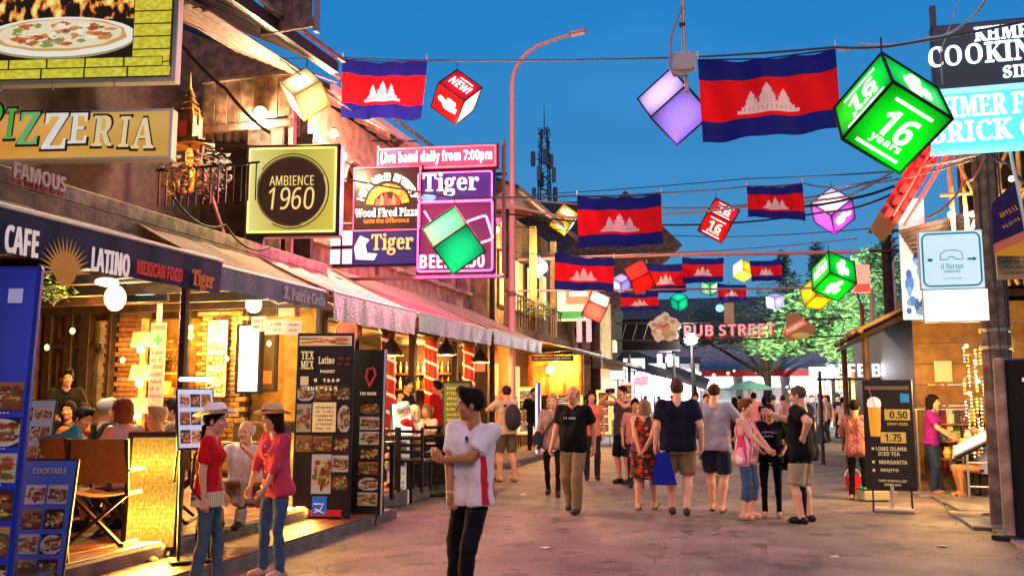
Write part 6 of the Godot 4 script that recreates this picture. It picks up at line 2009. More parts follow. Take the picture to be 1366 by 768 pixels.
func pizza_image() -> ImageTexture:   # the printed poster: flames, a pizza on a white plate, a border of yellow bricks
	var w := 810
	var h := 540
	var i := img(w, h, "241a10")
	var f := FastNoiseLite.new()
	f.seed = 21
	f.frequency = 0.012
	f.fractal_octaves = 4
	for y in range(0, 260):
		for x in range(140, 680):
			var k := f.get_noise_2d(x * 1.6, y * 0.7 + 40.0) + 0.32 - absf(y - 100.0) / 420.0
			if k > 0.1:
				var c := Color("d8701a").lerp(Color("fff08a"), clampf((k - 0.1) * 2.6, 0, 1))
				i.set_pixel(x, y, c)
			elif k > 0.0:
				i.set_pixel(x, y, Color("6a3010"))
	disc(i, 415, 348, 268, 96, Color("a89868"))
	disc(i, 415, 338, 268, 94, Color("f6f2e6"))
	disc(i, 415, 330, 236, 76, Color("d8a860"), 0.03)
	disc(i, 415, 326, 218, 68, Color("f2e4bc"), 0.03)
	for k in 70:
		var a := rng.randf() * TAU
		var r := sqrt(rng.randf())
		disc(i, 415 + cos(a) * r * 190, 324 + sin(a) * r * 55, rng.randf_range(8, 26), rng.randf_range(5, 12), Color(["c8643a", "f6ecd0", "8a9a4a", "d88a4a", "b84a2e", "fff6e0"][rng.randi() % 6]), 0.25)
	var brick := func(x0: int, y0: int, x1: int, y1: int) -> void:
		for y in range(y0, y1):
			for x in range(x0, x1):
				if x >= 0 and x < w and y >= 0 and y < h:
					var edge := mini(mini(x - x0, x1 - 1 - x), mini(y - y0, y1 - 1 - y))
					var n := f.get_noise_2d(x * 3.0, y * 3.0)
					var c := Color("c2b41e").lerp(Color("e6da5a"), clampf(0.5 + n, 0, 1))
					i.set_pixel(x, y, Color("3a3208") if edge < 3 else c)
	for k in 9:
		brick.call(672, k * 60 - 12, 806, k * 60 + 48)
		brick.call(0, k * 60 - 30, 140 if k % 2 else 120, k * 60 + 30)
	for k in 5:
		brick.call(110 + k * 134, 442, 244 + k * 134, 488)
		brick.call(60 + k * 150, 488, 210 + k * 150, 536)
	return ImageTexture.create_from_image(i)


func gradient_image(key: String, a: String, b: String, mid := "") -> ImageTexture:
	if not tex.has(key):
		var i := Image.create(128, 64, false, Image.FORMAT_RGB8)
		for x in 128:
			for y in 64:
				var t := x / 127.0
				var c := Color(a).lerp(Color(b), t) if mid == "" else (Color(a).lerp(Color(mid), t * 2.0) if t < 0.5 else Color(mid).lerp(Color(b), t * 2.0 - 1.0))
				i.set_pixel(x, y, c.lightened(0.06 * sin(y * 0.1)) if c.v < 0.95 else c)
		tex[key] = ImageTexture.create_from_image(i)
	return tex[key]


func hanging_signs() -> void:
	var white := mat("d8d4c4", 0.5)
	# pizza picture
	var p := thing("poster_sign", "big lit poster of pizza on plate with flames and yellow brick border", "sign", V(-7.203, 5.720, -7.900))
	var z0: Vector3 = V(-8.641, 5.063, -7.900)
	var z1: Vector3 = V(-5.935, 6.420, -7.900)
	var w := z1.x - z0.x
	var h := z1.y - z0.y
	var c := (z0 + z1) / 2 - p.position
	put("case", mb().box(c + V(0, 0, -0.08), V(w + 0.05, h + 0.05, 0.14), Basis(), 0.01), white, p)
	put("face", mb().quad(c + V(-w / 2 + 0.02, -h / 2 + 0.02, 0), c + V(w / 2 - 0.02, -h / 2 + 0.02, 0), c + V(w / 2 - 0.02, h / 2 - 0.02, 0), c + V(-w / 2 + 0.02, h / 2 - 0.02, 0)), mat("9a9a90", 0.4, {"image": pizza_image(), "glow": 0.8, "name": "print"}), p)
	for x in [-0.6, 0.0, 0.7]:
		put("hook", mb().tube([c + V(x, -h / 2, 0), c + V(x, -h / 2 - 0.1, 0)], 0.008, 5), mat("b8b0a0", 0.4, {"metal": 0.7}), p)
	panel_light(p, c + V(0, 0, 0.03), Vector2(w, h), Color("ffe09a"), 8.0)
	put("arm", mb().bar(c + V(-w / 2, 0.2, -0.2), c + V(w / 2 - 0.1, 0.2, -0.2), 0.05, 0.05), mat("4a4038", 0.5), p)
	# lettered sign
	var s := thing("letter_sign", "gold lit sign lettered PIZZERIA in green, white and cream", "sign", V(-7.114, 4.449, -7.900))
	z0 = V(-8.508, 4.178, -7.900)
	z1 = V(-5.928, 4.705, -7.900)
	w = z1.x - z0.x
	h = z1.y - z0.y
	c = (z0 + z1) / 2 - s.position
	put("case", mb().box(c + V(0, 0, -0.08), V(w + 0.04, h + 0.04, 0.14), Basis(), 0.01), white, s)
	put("face", mb().box(c + V(0, 0, -0.004), V(w - 0.03, h - 0.03, 0.012)), mat("8a8a80", 0.4, {"image": gradient_image("gold", "d8843a", "c89c4c", "d6a04a"), "glow": 0.85, "name": "print"}), s)
	var xs: Array = [-14.0, 12.0, 35.0, 62.0, 94.0, 128.0, 158.0, 174.0, 199.0]
	var word := "PIZZERIA"
	var pos: Array = [V(-8.246, 4.632, -7.890), V(-7.984, 4.576, -7.890), V(-7.736, 4.521, -7.890), V(-7.383, 4.484, -7.890), V(-7.071, 4.510, -7.890), V(-6.740, 4.474, -7.890), V(-6.455, 4.459, -7.890), V(-6.201, 4.439, -7.890)]
	var wd: Array = [0.26, 0.11, 0.25, 0.3, 0.23, 0.25, 0.12, 0.28]
	var hg: Array = [0.36, 0.34, 0.36, 0.4, 0.34, 0.34, 0.34, 0.34]
	var tint: Array = ["4fae4a", "5cb858", "6fc47a", "f4f2ea", "f2efe2", "ead9a6", "ead9a6", "ead9a6"]
	for k in 8:
		var q: Vector3 = pos[k] - s.position
		q.x = pos[7].x - s.position.x + (pos[k].x - pos[7].x) * 0.85
		lettering(word[k], s, q + V(0.0, 0, 0.004), Vector2(wd[k] * 0.88 + 0.05, hg[k] + 0.05), mat("3a2c10", 0.6), Basis(), "Droid Serif Bold", 0.008, "letter_outline", 0.06)
		lettering(word[k], s, q + V(0.0, 0, 0.014), Vector2(wd[k] * 0.88, hg[k]), mat(tint[k], 0.5, {"glow": 0.55}), Basis(), "Droid Serif Bold", 0.008, "letter", 0.06)
	panel_light(s, c + V(0, 0, 0.05), Vector2(w, h), Color("ffd080"), 5.0)
	# small red and white letters on the beam below
	var bl := thing("letter_row", "faded white and red letters on wooden beam beneath the gold sign", "lettering", V(-6.200, 3.559, -6.485))
	lettering("FAMOUS", bl, Vector3.ZERO, Vector2(0.6, 0.14), mat("b8a896", 0.7), Basis(Vector3.UP, PI / 2), "Droid Sans Bold", 0.02)
	lettering("FAMOUS", bl, V(-0.01, -0.04, 0.0), Vector2(0.6, 0.14), mat("8a2e22", 0.7), Basis(Vector3.UP, PI / 2), "Droid Sans Bold", 0.015)
	# 1960 sign
	var a := thing("emblem_sign", "square yellow-lit box sign with dark circle and the year 1960", "sign", V(-5.938, 4.338, -10.500))
	put("case", mb().box(V(0, 0, -0.12), V(1.29, 1.25, 0.22), Basis(), 0.02), mat("1c1812", 0.4), a)
	put("face", mb().box(Vector3.ZERO, V(1.2, 1.16, 0.012)), mat("8a863a", 0.4, {"image": gradient_image("olive", "e8e094", "d8cc5a", "b8ac4a"), "glow": 0.8, "name": "print"}), a)
	put("lit_edge", _round_frame(0.585, 0.565, 0.02, 0.014), glow("f6f08a", 1.1), a, moved(V(0, 0, 0.01)))
	put("disc", mb().lathe([Vector2(0.0, 0.012), Vector2(0.46, 0.012), Vector2(0.46, 0.0)], 40, V(0.0, -0.02, 0.0), Basis(Vector3.RIGHT, PI / 2)), mat("3a2416", 0.5), a)
	for k in 3:
		var ring := []
		var r := 0.47 + 0.017 * k
		var from := 0.4 + k * 1.9
		for j in 31:
			var an := from + 4.6 * j / 30.0
			ring.append(V(cos(an) * r, sin(an) * r - 0.02, 0.014))
		put("ring", mb().tube(ring, [0.006] if false else 0.008, 5), mat("4a3418" if k != 1 else "f0e08a", 0.5, {"glow": 0.2}), a)
	var gold := mat("e8d88a", 0.5, {"glow": 0.6})
	lettering("AMBIENCE", a, V(0, 0.12, 0.016), Vector2(0.6, 0.13), gold, Basis(), "Droid Sans", 0.008)
	lettering("1960", a, V(0, -0.12, 0.016), Vector2(0.62, 0.3), gold, Basis(), "Droid Sans", 0.008, "lettering", 0.08)
	panel_light(a, V(0, 0, 0.05), Vector2(1.2, 1.1), Color("f0e088"), 4.0)
	put("bracket", mb().bar(V(-0.4, -0.68, -0.12), V(-1.3, -0.68, -0.12), 0.06, 0.1), mat("1c1812", 0.5), a)
	put("bracket", mb().bar(V(-0.4, 0.6, -0.14), V(-1.4, 0.75, -0.14), 0.04, 0.04), mat("1c1812", 0.5), a)
	# neon group
	var n := thing("neon_sign", "red neon strip sign reading Live band daily from 7:00pm", "sign", V(-5.052, 5.524, -13.600))
	put("case", mb().box(V(0, 0, -0.1), V(2.42, 0.5, 0.16), Basis(), 0.02), mat("7a2030", 0.4), n)
	put("face", mb().box(Vector3.ZERO, V(2.36, 0.44, 0.012)), glow("f03a5e", 1.1), n)
	put("edge_tube", _round_frame(1.16, 0.2, 0.04, 0.014), glow("ff7a90", 1.5), n, moved(V(0, 0, 0.015)))
	lettering("Live band daily from 7:00pm", n, V(0, -0.01, 0.02), Vector2(2.2, 0.28), glow("fff0ee", 1.5), Basis(), "Droid Sans Bold", 0.03)
	panel_light(n, V(0, 0, 0.06), Vector2(2.3, 0.42), Color("ff5a54"), 15.0)
	var b := thing("neon_sign", "black sign with brick arch emblem and Wood Fired Pizza lettering", "sign", V(-5.846, 4.842, -13.430))
	put("case", mb().box(V(0, 0, -0.1), V(1.42, 1.34, 0.16), Basis(), 0.02), mat("120c0e", 0.4), b)
	put("face", mb().box(Vector3.ZERO, V(1.36, 1.28, 0.012)), mat("1a0c10", 0.35, {"glow": 0.1, "glow_color": "a02040"}), b)
	arc_text("Hand Made Brewery", b, V(0.02, -0.12, 0.016), 0.55, 168, 12, 0.15, glow("f6f0ea", 1.0))
	for k in 13:
		var a0 := deg_to_rad(174 - 168.0 * k / 13.0)
		var a1 := deg_to_rad(174 - 168.0 * (k + 0.86) / 13.0)
		var poly := PackedVector2Array([Vector2(cos(a0), sin(a0)) * 0.28, Vector2(cos(a1), sin(a1)) * 0.28, Vector2(cos(a1), sin(a1)) * 0.43, Vector2(cos(a0), sin(a0)) * 0.43])
		put("brick", mb().prism(poly, 0.008, 0.02), mat(["e0a040", "c8742a", "d88a34"][k % 3], 0.5, {"glow": 0.55}), b, moved(V(0.02, -0.14, 0)))
	for k in 6:
		var fx := -0.2 + k * 0.08
		put("flame", mb().prism(PackedVector2Array([Vector2(-0.045, 0), Vector2(0.045, 0), Vector2(0.05, 0.09), Vector2(0.0, 0.14 + 0.09 * (k % 3)), Vector2(-0.04, 0.1)]), 0.008, 0.018), mat(["e8483a", "f06a4a", "d82a2a"][k % 3], 0.5, {"glow": 0.7}), b, moved(V(fx + 0.02, -0.13, 0)))
	lettering("Wood Fired Pizza", b, V(0, -0.27, 0.016), Vector2(1.26, 0.17), glow("f6f0ea", 1.0), Basis(), "Droid Serif Bold", 0.015)
	lettering("taste the difference", b, V(0, -0.43, 0.016), Vector2(0.9, 0.1), glow("e8843a", 0.7), Basis(), "Droid Sans", 0.01)
	var t := thing("neon_sign", "small navy beer sign with white cat emblem and orange lettering", "sign", V(-5.857, 4.031, -13.430))
	put("case", mb().box(V(-0.2, 0, -0.1), V(1.78, 0.72, 0.16), Basis(), 0.02), mat("141026", 0.4), t)
	put("face", mb().box(V(0, 0, 0), V(1.36, 0.64, 0.012)), mat("1c1a4a", 0.4, {"glow": 0.25, "glow_color": "3a34b0"}), t)
	lettering("Tiger", t, V(0.14, 0.06, 0.018), Vector2(0.82, 0.42), glow("f2a25a", 1.1), Basis(), "Droid Serif Bold", 0.02)
	put("cat_emblem", mb().prism(PackedVector2Array([Vector2(-0.16, -0.22), Vector2(0.2, -0.24), Vector2(0.26, -0.12), Vector2(0.06, -0.1), Vector2(0.02, 0.06), Vector2(0.1, 0.16), Vector2(0.0, 0.2), Vector2(-0.08, 0.24), Vector2(-0.14, 0.14), Vector2(-0.2, 0.0)]), 0.008, 0.02), glow("cfd8ff", 1.1), t, moved(V(-0.42, 0, 0)))
	for k in 4:
		put("lit_square", mb().box(V(-0.98 + 0.24 * (k % 2) - 0.02, 0.2 - 0.36 * (k / 2), 0.006), V(0.19, 0.28, 0.02)), glow("ffc8e0", 1.3), t)
	var v := thing("neon_sign", "violet neon beer sign with cream lettering right of black pizza sign", "sign", V(-4.722, 5.011, -13.600))
	put("case", mb().box(V(0, 0, -0.1), V(1.54, 0.66, 0.16), Basis(), 0.02), mat("2a1440", 0.4), v)
	put("face", mb().box(Vector3.ZERO, V(1.48, 0.6, 0.012)), mat("4a2a78", 0.4, {"glow": 0.3, "glow_color": "5a2ca0"}), v)
	lettering("Tiger", v, V(-0.08, 0.04, 0.018), Vector2(1.1, 0.46), glow("ffe8d0", 1.4), Basis(), "Droid Serif Bold", 0.025)
	put("blue_mark", mb().ball(V(-0.52, -0.2, 0.012), V(0.16, 0.08, 0.01), 5, 10), glow("6a9aff", 1.1), v)
	panel_light(v, V(0, 0, 0.06), Vector2(1.4, 0.6), Color("d080e0"), 8.0)
	var m := thing("neon_sign", "tall magenta neon panel behind the teal lantern", "sign", V(-4.715, 4.192, -13.600))
	put("case", mb().box(V(0, 0, -0.1), V(1.54, 1.44, 0.16), Basis(), 0.02), mat("4a1436", 0.4), m)
	put("face", mb().box(Vector3.ZERO, V(1.48, 1.38, 0.012)), mat("6a1c4a", 0.4, {"glow": 0.3, "glow_color": "a82a70"}), m)
	put("neon_line", mb().tube([V(-0.6, 0.5, 0.03), V(-0.35, 0.1, 0.03), V(-0.1, 0.5, 0.03), V(0.05, 0.15, 0.03)], 0.025, 7), glow("ff8ac8", 1.8), m)
	put("neon_line", _round_frame(0.2, 0.24, 0.06, 0.025), glow("ff9ad0", 1.8), m, Transform3D(Basis(Vector3.BACK, 0.3), V(0.48, 0.1, 0.03)))
	lettering("BEER 0.50", m, V(-0.05, -0.48, 0.018), Vector2(1.25, 0.26), glow("ffc0e0", 1.5), Basis(), "Droid Sans Bold", 0.03)
	panel_light(m, V(0, 0, 0.06), Vector2(1.4, 1.3), Color("ff6488"), 17.0)
	panel_light(m, V(0, 0, -0.22), Vector2(1.4, 1.3), Color("ff58a8"), 8.0, Basis(Vector3.UP, PI))
	put("edge_tube", _round_frame(0.72, 0.67, 0.05, 0.022), glow("ff6ab4", 2.0), m, moved(V(0, 0, 0.02)))
	put("edge_tube", _round_frame(0.72, 0.28, 0.05, 0.016), glow("ff7ad0", 1.5), v, moved(V(0, 0, 0.02)))
	put("edge_tube", _round_frame(0.66, 0.62, 0.03, 0.012), glow("ff5a8a", 1.4), b, moved(V(0, 0, 0.02)))
	for x in [-1.6, 0.9]:
		put("frame_post", mb().tube([V(x, -0.7, -0.25), V(x, 1.9, -0.25)], 0.04, 7), mat("8a5a66", 0.5), m)
	for y in [-0.75, 0.35]:
		put("frame_rail", mb().tube([V(-3.2, y, -0.28), V(0.9, y, -0.28)], 0.035, 7), mat("8a5a66", 0.5), m)
	for o in [p, s, a, n, b, t, v, m]:
		o.rotation.y = 0.2 if o in [p, s, a] else 0.13
		o.position.x -= 0.15 if o in [p, s] else 0.0
	for o in [n, b, t, v, m]:
		o.scale = Vector3.ONE * 0.85


var figure_poly := PackedVector2Array([Vector2(-0.16, -0.36), Vector2(0.02, -0.36), Vector2(0.05, -0.16), Vector2(0.1, -0.3), Vector2(0.22, -0.26), Vector2(0.24, 0.0), Vector2(0.16, 0.08), Vector2(0.13, -0.04), Vector2(0.08, 0.12), Vector2(0.14, 0.22), Vector2(0.13, 0.34), Vector2(0.02, 0.38), Vector2(-0.07, 0.3), Vector2(-0.08, 0.18), Vector2(-0.2, 0.1), Vector2(-0.22, -0.08)])


func lantern_face() -> ImageTexture:   # a lantern skin; the glow of a bulb is painted in, brighter at its middle
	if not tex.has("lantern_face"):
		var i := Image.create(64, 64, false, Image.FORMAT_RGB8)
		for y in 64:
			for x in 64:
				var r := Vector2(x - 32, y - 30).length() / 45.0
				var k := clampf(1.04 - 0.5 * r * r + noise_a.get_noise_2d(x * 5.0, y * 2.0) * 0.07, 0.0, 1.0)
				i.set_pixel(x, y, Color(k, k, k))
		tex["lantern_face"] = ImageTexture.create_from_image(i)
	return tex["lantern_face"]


func lantern(label: String, xf: Transform3D, swapped: bool, edge: float, hexes: Array, art: Array, energy := 1.0, frame := "141014") -> void:
	var o := thing("cube_lantern", label, "lantern", xf.origin, 0.0, "cube lanterns strung over the street")
	o.basis = xf.basis
	if swapped:
		hexes = [hexes[1], hexes[0], hexes[2]]
		art = [art[1], art[0], art[2]]
	var h := edge / 2
	var fm := mat(frame, 0.5)
	var t := edge * 0.024
	var fr := mb()
	for i in 3:
		for s in [-1.0, 1.0]:
			for q in [-1.0, 1.0]:
				var c := Vector3.ZERO
				c[(i + 1) % 3] = s * h
				c[(i + 2) % 3] = q * h
				var d := Vector3.ZERO
				d[i] = h
				fr.tube([c - d, c + d], t, 5)
	put("frame", fr, fm, o)
	for i in 3:
		for s in [-1.0, 1.0]:
			var n := Vector3.ZERO
			n[i] = s
			var a := Vector3.ZERO
			a[(i + 1) % 3] = 1.0
			var b := Vector3.ZERO
			b[(i + 2) % 3] = 1.0
			# the upright direction within this face
			var va := xf.basis * a
			var vb := xf.basis * b
			var up := a * signf(va.y) if absf(va.y) > absf(vb.y) else b * signf(vb.y)
			var right := up.cross(n)
			var hx: String = hexes[i] if s < 0.0 else hexes[(i + 1) % hexes.size()]
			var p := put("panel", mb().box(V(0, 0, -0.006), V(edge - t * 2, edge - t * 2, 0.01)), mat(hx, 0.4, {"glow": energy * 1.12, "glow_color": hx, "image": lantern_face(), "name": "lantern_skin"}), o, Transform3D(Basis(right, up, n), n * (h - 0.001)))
			if s > 0.0:
				continue
			var w := glow("fbfff4", 1.15)
			match art[i]:
				"sixteen":
					lettering("16", p, V(0, 0.02, 0.004) * edge, Vector2(0.52, 0.4) * edge, w, Basis(), "Droid Sans Bold", 0.004)
					lettering("years", p, V(0.02 * edge, -0.26 * edge, 0.004), Vector2(0.5, 0.13) * edge, w, Basis(), "Droid Sans Bold", 0.004)
					put("print_line", mb().box(V(0, 0.34 * edge, 0.002), V(0.62 * edge, 0.045 * edge, 0.004)), w, p)
					put("print_line", mb().box(V(0, -0.39 * edge, 0.002), V(0.7 * edge, 0.045 * edge, 0.004)), w, p)
				"figure":
					put("figure_print", mb().prism(figure_poly, 0.0, 0.004, Transform3D(Basis.from_scale(V(edge, edge, 1)), Vector3.ZERO)), w, p)
				"new":
					lettering("NEW!", p, Vector3.ZERO, Vector2(0.72, 0.36) * edge, w, Basis(), "Droid Sans Bold", 0.004)
					put("print_line", mb().box(V(0.02, 0.3 * edge, 0.002), V(0.5 * edge, 0.05 * edge, 0.004)), w, p)
				"pale":
					put("pale_print", mb().box(V(0, 0, 0.001), V(0.6 * edge, 0.6 * edge, 0.003)), glow("fff4ff", 1.05), p)
	# hanging hook from the highest corner
	var topv := Vector3.ZERO
	var best := -9.0
	for k in 8:
		var c := V(h if k & 1 else -h, h if k & 2 else -h, h if k & 4 else -h)
		if (xf.basis * c).y > best:
			best = (xf.basis * c).y
			topv = c
	var inv := xf.basis.inverse()
	put("hook", mb().tube([topv, topv + inv * V(0, 0.14, 0)], 0.008, 5), mat("2a2628", 0.5), o)
	lamp(o, inv * V(0, -edge, 0), Color(hexes[0]), 0.25, 0.15)


func flag_image() -> ImageTexture:   # blue, red and blue bands with the white temple of three towers
	var i := img(240, 150, "16217a")
	i.fill_rect(Rect2i(0, 37, 240, 76), Color("d8141f"))
	var w := Color("dcd2d0")
	i.fill_rect(Rect2i(66, 98, 108, 7), w)
	i.fill_rect(Rect2i(74, 91, 92, 7), w)
	for q in [[120, 22, 48], [92, 15, 60], [148, 15, 60]]:
		for y in range(q[2], 92):
			var t: float = float(y - q[2]) / (92 - q[2])
			var hw: int = int(1.0 + q[1] * 0.9 * pow(t, 0.75) * (0.86 + 0.14 * (int(t * 6.0) % 2)))
			i.fill_rect(Rect2i(q[0] - hw, y, hw * 2, 1), w)
	for k in 11:
		i.fill_rect(Rect2i(78 + k * 8, 92, 2, 8), Color("c8909a"))
	for k in 9:
		i.fill_rect(Rect2i(96 + k * 6, 66 + (k % 3) * 5, 1, 22), Color("c4a0a4"))
	return ImageTexture.create_from_image(i)


func flag(label: String, tl: Vector3, tr: Vector3, br: Vector3, bl: Vector3, ph: float) -> void:
	var c := (tl + tr) / 2
	var o := thing("flag", label, "flag", c, 0.0, "blue and red flags strung over the street")
	var mb := mb()
	var n := 28
	var m := 14
	var amp := (tr - tl).length() * 0.022
	var first := 0
	for j in m + 1:
		for i in n + 1:
			var u := float(i) / n
			var w := float(j) / m
			var p := tl.lerp(tr, u).lerp(bl.lerp(br, u), w)
			p.y -= 0.035 * (tr - tl).length() * sin(PI * u) * (1.0 - w)
			var wave := amp * (sin(u * 11.0 + ph + w * 1.4) * (0.35 + 0.65 * w) + 0.45 * sin(u * 23.0 - w * 3.0 + ph * 2.0))
			p += V(0, 0.25 * wave, wave)
			mb.v.append(p - c)
			mb.n.append(V(0, 0, 1))
			mb.t.append(Vector2(u, w))
			mb.c.append(Color.WHITE)
	for j in m:
		for i in n:
			var a := j * (n + 1) + i
			mb.ix.append_array([a, a + 1, a + n + 2, a, a + n + 2, a + n + 1])
	for j in m + 1:
		for i in n + 1:
			var a := j * (n + 1) + i
			var dx := mb.v[a + (1 if i < n else 0)] - mb.v[a - (1 if i > 0 else 0)]
			var dy := mb.v[a + ((n + 1) if j < m else 0)] - mb.v[a - ((n + 1) if j > 0 else 0)]
			mb.n[a] = dy.cross(dx).normalized()
			if mb.n[a].z < 0:
				mb.n[a] = -mb.n[a]
	if not tex.has("flag"):
		tex["flag"] = flag_image()
	put("cloth", mb, mat(["ffffff", "f0e6e2", "e6e2ea"][int(ph * 10.0) % 3], 0.7, {"image": tex["flag"], "backlight": 0.9, "name": "flag_cloth", "spec": 0.3}), o)
	for e in [[tl, "tie"], [tr, "tie"]]:
		put("tie", mb().tube([e[0] - c, e[0] - c + V(0, 0.09, 0)], 0.008, 5), mat("d8d4cc", 0.6), o)
	put("hem", mb().tube([tl - c, (tl + tr) / 2 - c - V(0, 0.03 * (tr - tl).length(), 0), tr - c], 0.009, 5), mat("1a2468", 0.7), o)


func lanterns_and_flags() -> void:
	var e := 0.6
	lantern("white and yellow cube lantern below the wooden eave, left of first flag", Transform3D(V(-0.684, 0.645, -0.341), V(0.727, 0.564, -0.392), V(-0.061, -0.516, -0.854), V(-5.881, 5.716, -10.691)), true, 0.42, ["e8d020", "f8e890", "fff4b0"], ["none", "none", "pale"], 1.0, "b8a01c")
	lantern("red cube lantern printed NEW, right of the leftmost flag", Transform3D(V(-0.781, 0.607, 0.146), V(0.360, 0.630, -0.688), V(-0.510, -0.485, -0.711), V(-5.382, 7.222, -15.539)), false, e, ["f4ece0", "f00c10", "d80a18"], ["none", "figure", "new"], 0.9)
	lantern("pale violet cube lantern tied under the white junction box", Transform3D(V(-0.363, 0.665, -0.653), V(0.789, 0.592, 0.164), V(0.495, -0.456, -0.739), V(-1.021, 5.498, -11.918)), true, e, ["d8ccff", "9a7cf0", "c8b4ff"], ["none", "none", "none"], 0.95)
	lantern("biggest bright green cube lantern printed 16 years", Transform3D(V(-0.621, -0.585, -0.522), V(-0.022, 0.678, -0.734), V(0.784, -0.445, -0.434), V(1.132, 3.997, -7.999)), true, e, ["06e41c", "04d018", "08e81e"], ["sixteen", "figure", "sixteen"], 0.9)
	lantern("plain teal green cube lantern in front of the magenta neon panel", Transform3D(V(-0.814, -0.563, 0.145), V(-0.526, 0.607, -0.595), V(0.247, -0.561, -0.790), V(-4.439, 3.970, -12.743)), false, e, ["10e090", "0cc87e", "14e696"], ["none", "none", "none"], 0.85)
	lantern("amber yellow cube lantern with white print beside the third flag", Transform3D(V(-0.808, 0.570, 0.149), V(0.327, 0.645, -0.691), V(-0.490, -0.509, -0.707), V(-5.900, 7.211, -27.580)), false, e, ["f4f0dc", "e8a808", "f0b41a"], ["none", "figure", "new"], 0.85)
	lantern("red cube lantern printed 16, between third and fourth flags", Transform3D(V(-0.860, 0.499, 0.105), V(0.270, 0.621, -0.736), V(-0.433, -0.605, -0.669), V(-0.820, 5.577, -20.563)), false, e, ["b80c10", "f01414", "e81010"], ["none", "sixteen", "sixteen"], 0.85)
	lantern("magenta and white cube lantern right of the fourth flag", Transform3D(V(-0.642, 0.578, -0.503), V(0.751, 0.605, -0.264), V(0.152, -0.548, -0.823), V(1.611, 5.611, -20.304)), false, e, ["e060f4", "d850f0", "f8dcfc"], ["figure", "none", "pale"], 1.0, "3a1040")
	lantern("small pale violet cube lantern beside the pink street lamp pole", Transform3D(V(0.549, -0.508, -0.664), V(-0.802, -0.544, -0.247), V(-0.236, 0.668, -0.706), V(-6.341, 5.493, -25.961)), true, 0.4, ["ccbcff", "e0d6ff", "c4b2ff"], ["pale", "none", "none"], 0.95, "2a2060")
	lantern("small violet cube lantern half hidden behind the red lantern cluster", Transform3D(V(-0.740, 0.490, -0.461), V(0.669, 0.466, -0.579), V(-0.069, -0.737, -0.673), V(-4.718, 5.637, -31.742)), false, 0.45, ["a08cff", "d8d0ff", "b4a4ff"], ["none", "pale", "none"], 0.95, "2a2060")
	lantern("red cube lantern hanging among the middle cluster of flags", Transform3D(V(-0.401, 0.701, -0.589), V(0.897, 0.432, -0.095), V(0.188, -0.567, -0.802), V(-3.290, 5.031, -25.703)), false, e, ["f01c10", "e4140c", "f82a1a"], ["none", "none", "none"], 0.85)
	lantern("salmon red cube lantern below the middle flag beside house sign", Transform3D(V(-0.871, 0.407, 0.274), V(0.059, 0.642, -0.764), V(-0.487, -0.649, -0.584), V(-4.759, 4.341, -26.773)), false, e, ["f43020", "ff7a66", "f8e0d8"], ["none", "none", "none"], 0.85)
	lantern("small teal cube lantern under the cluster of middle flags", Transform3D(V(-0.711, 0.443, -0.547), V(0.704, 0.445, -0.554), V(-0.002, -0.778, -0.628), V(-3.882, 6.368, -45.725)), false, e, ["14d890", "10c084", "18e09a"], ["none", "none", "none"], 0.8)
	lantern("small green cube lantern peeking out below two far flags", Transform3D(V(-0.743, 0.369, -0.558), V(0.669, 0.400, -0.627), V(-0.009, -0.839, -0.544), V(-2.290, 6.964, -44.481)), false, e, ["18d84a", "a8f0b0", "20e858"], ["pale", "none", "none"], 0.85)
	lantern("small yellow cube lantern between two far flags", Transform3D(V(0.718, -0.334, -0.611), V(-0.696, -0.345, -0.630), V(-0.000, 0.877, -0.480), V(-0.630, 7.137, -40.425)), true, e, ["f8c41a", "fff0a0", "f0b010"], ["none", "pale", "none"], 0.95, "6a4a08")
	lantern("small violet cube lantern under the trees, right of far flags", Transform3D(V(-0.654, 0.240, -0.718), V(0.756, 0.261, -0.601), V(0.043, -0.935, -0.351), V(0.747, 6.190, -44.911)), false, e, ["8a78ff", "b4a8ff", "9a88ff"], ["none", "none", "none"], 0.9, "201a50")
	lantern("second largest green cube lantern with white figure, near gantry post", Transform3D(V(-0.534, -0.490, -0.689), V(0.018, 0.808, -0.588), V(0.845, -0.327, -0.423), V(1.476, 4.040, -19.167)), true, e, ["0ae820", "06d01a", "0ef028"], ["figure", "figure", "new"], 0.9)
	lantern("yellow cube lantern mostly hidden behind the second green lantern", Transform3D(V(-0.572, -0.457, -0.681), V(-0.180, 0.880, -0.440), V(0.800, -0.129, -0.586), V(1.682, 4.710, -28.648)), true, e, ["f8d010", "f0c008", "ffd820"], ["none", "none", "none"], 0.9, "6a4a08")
	flag("leftmost large flag on the near wire, left of red lantern", V(-6.089, 6.802, -12.200), V(-4.627, 6.552, -12.000), V(-4.698, 5.655, -12.000), V(-6.091, 5.857, -12.200), 0.4)
	flag("largest flag, between violet lantern and big green lantern", V(-0.499, 4.859, -8.600), V(0.749, 4.755, -8.400), V(0.770, 4.013, -8.400), V(-0.470, 4.032, -8.600), 1.9)
	flag("flag on the second wire right of the amber lantern", V(-2.578, 4.589, -13.000), V(-1.351, 4.592, -13.200), V(-1.333, 3.836, -13.200), V(-2.573, 3.815, -13.000), 3.1)
	flag("flag on the second wire left of the magenta lantern", V(-0.159, 5.729, -18.000), V(0.882, 5.676, -17.800), V(0.917, 4.957, -17.800), V(-0.150, 5.126, -18.000), 4.4)
	flag("flag on the gantry just right of the small violet lantern", V(-4.194, 4.678, -18.600), V(-2.883, 4.480, -18.400), V(-2.902, 3.789, -18.400), V(-4.194, 3.875, -18.600), 5.2)
	flag("flag behind the red lantern of the middle cluster", V(-3.207, 5.594, -26.800), V(-2.063, 5.497, -26.600), V(-2.040, 4.653, -26.600), V(-3.268, 4.691, -26.800), 0.9)
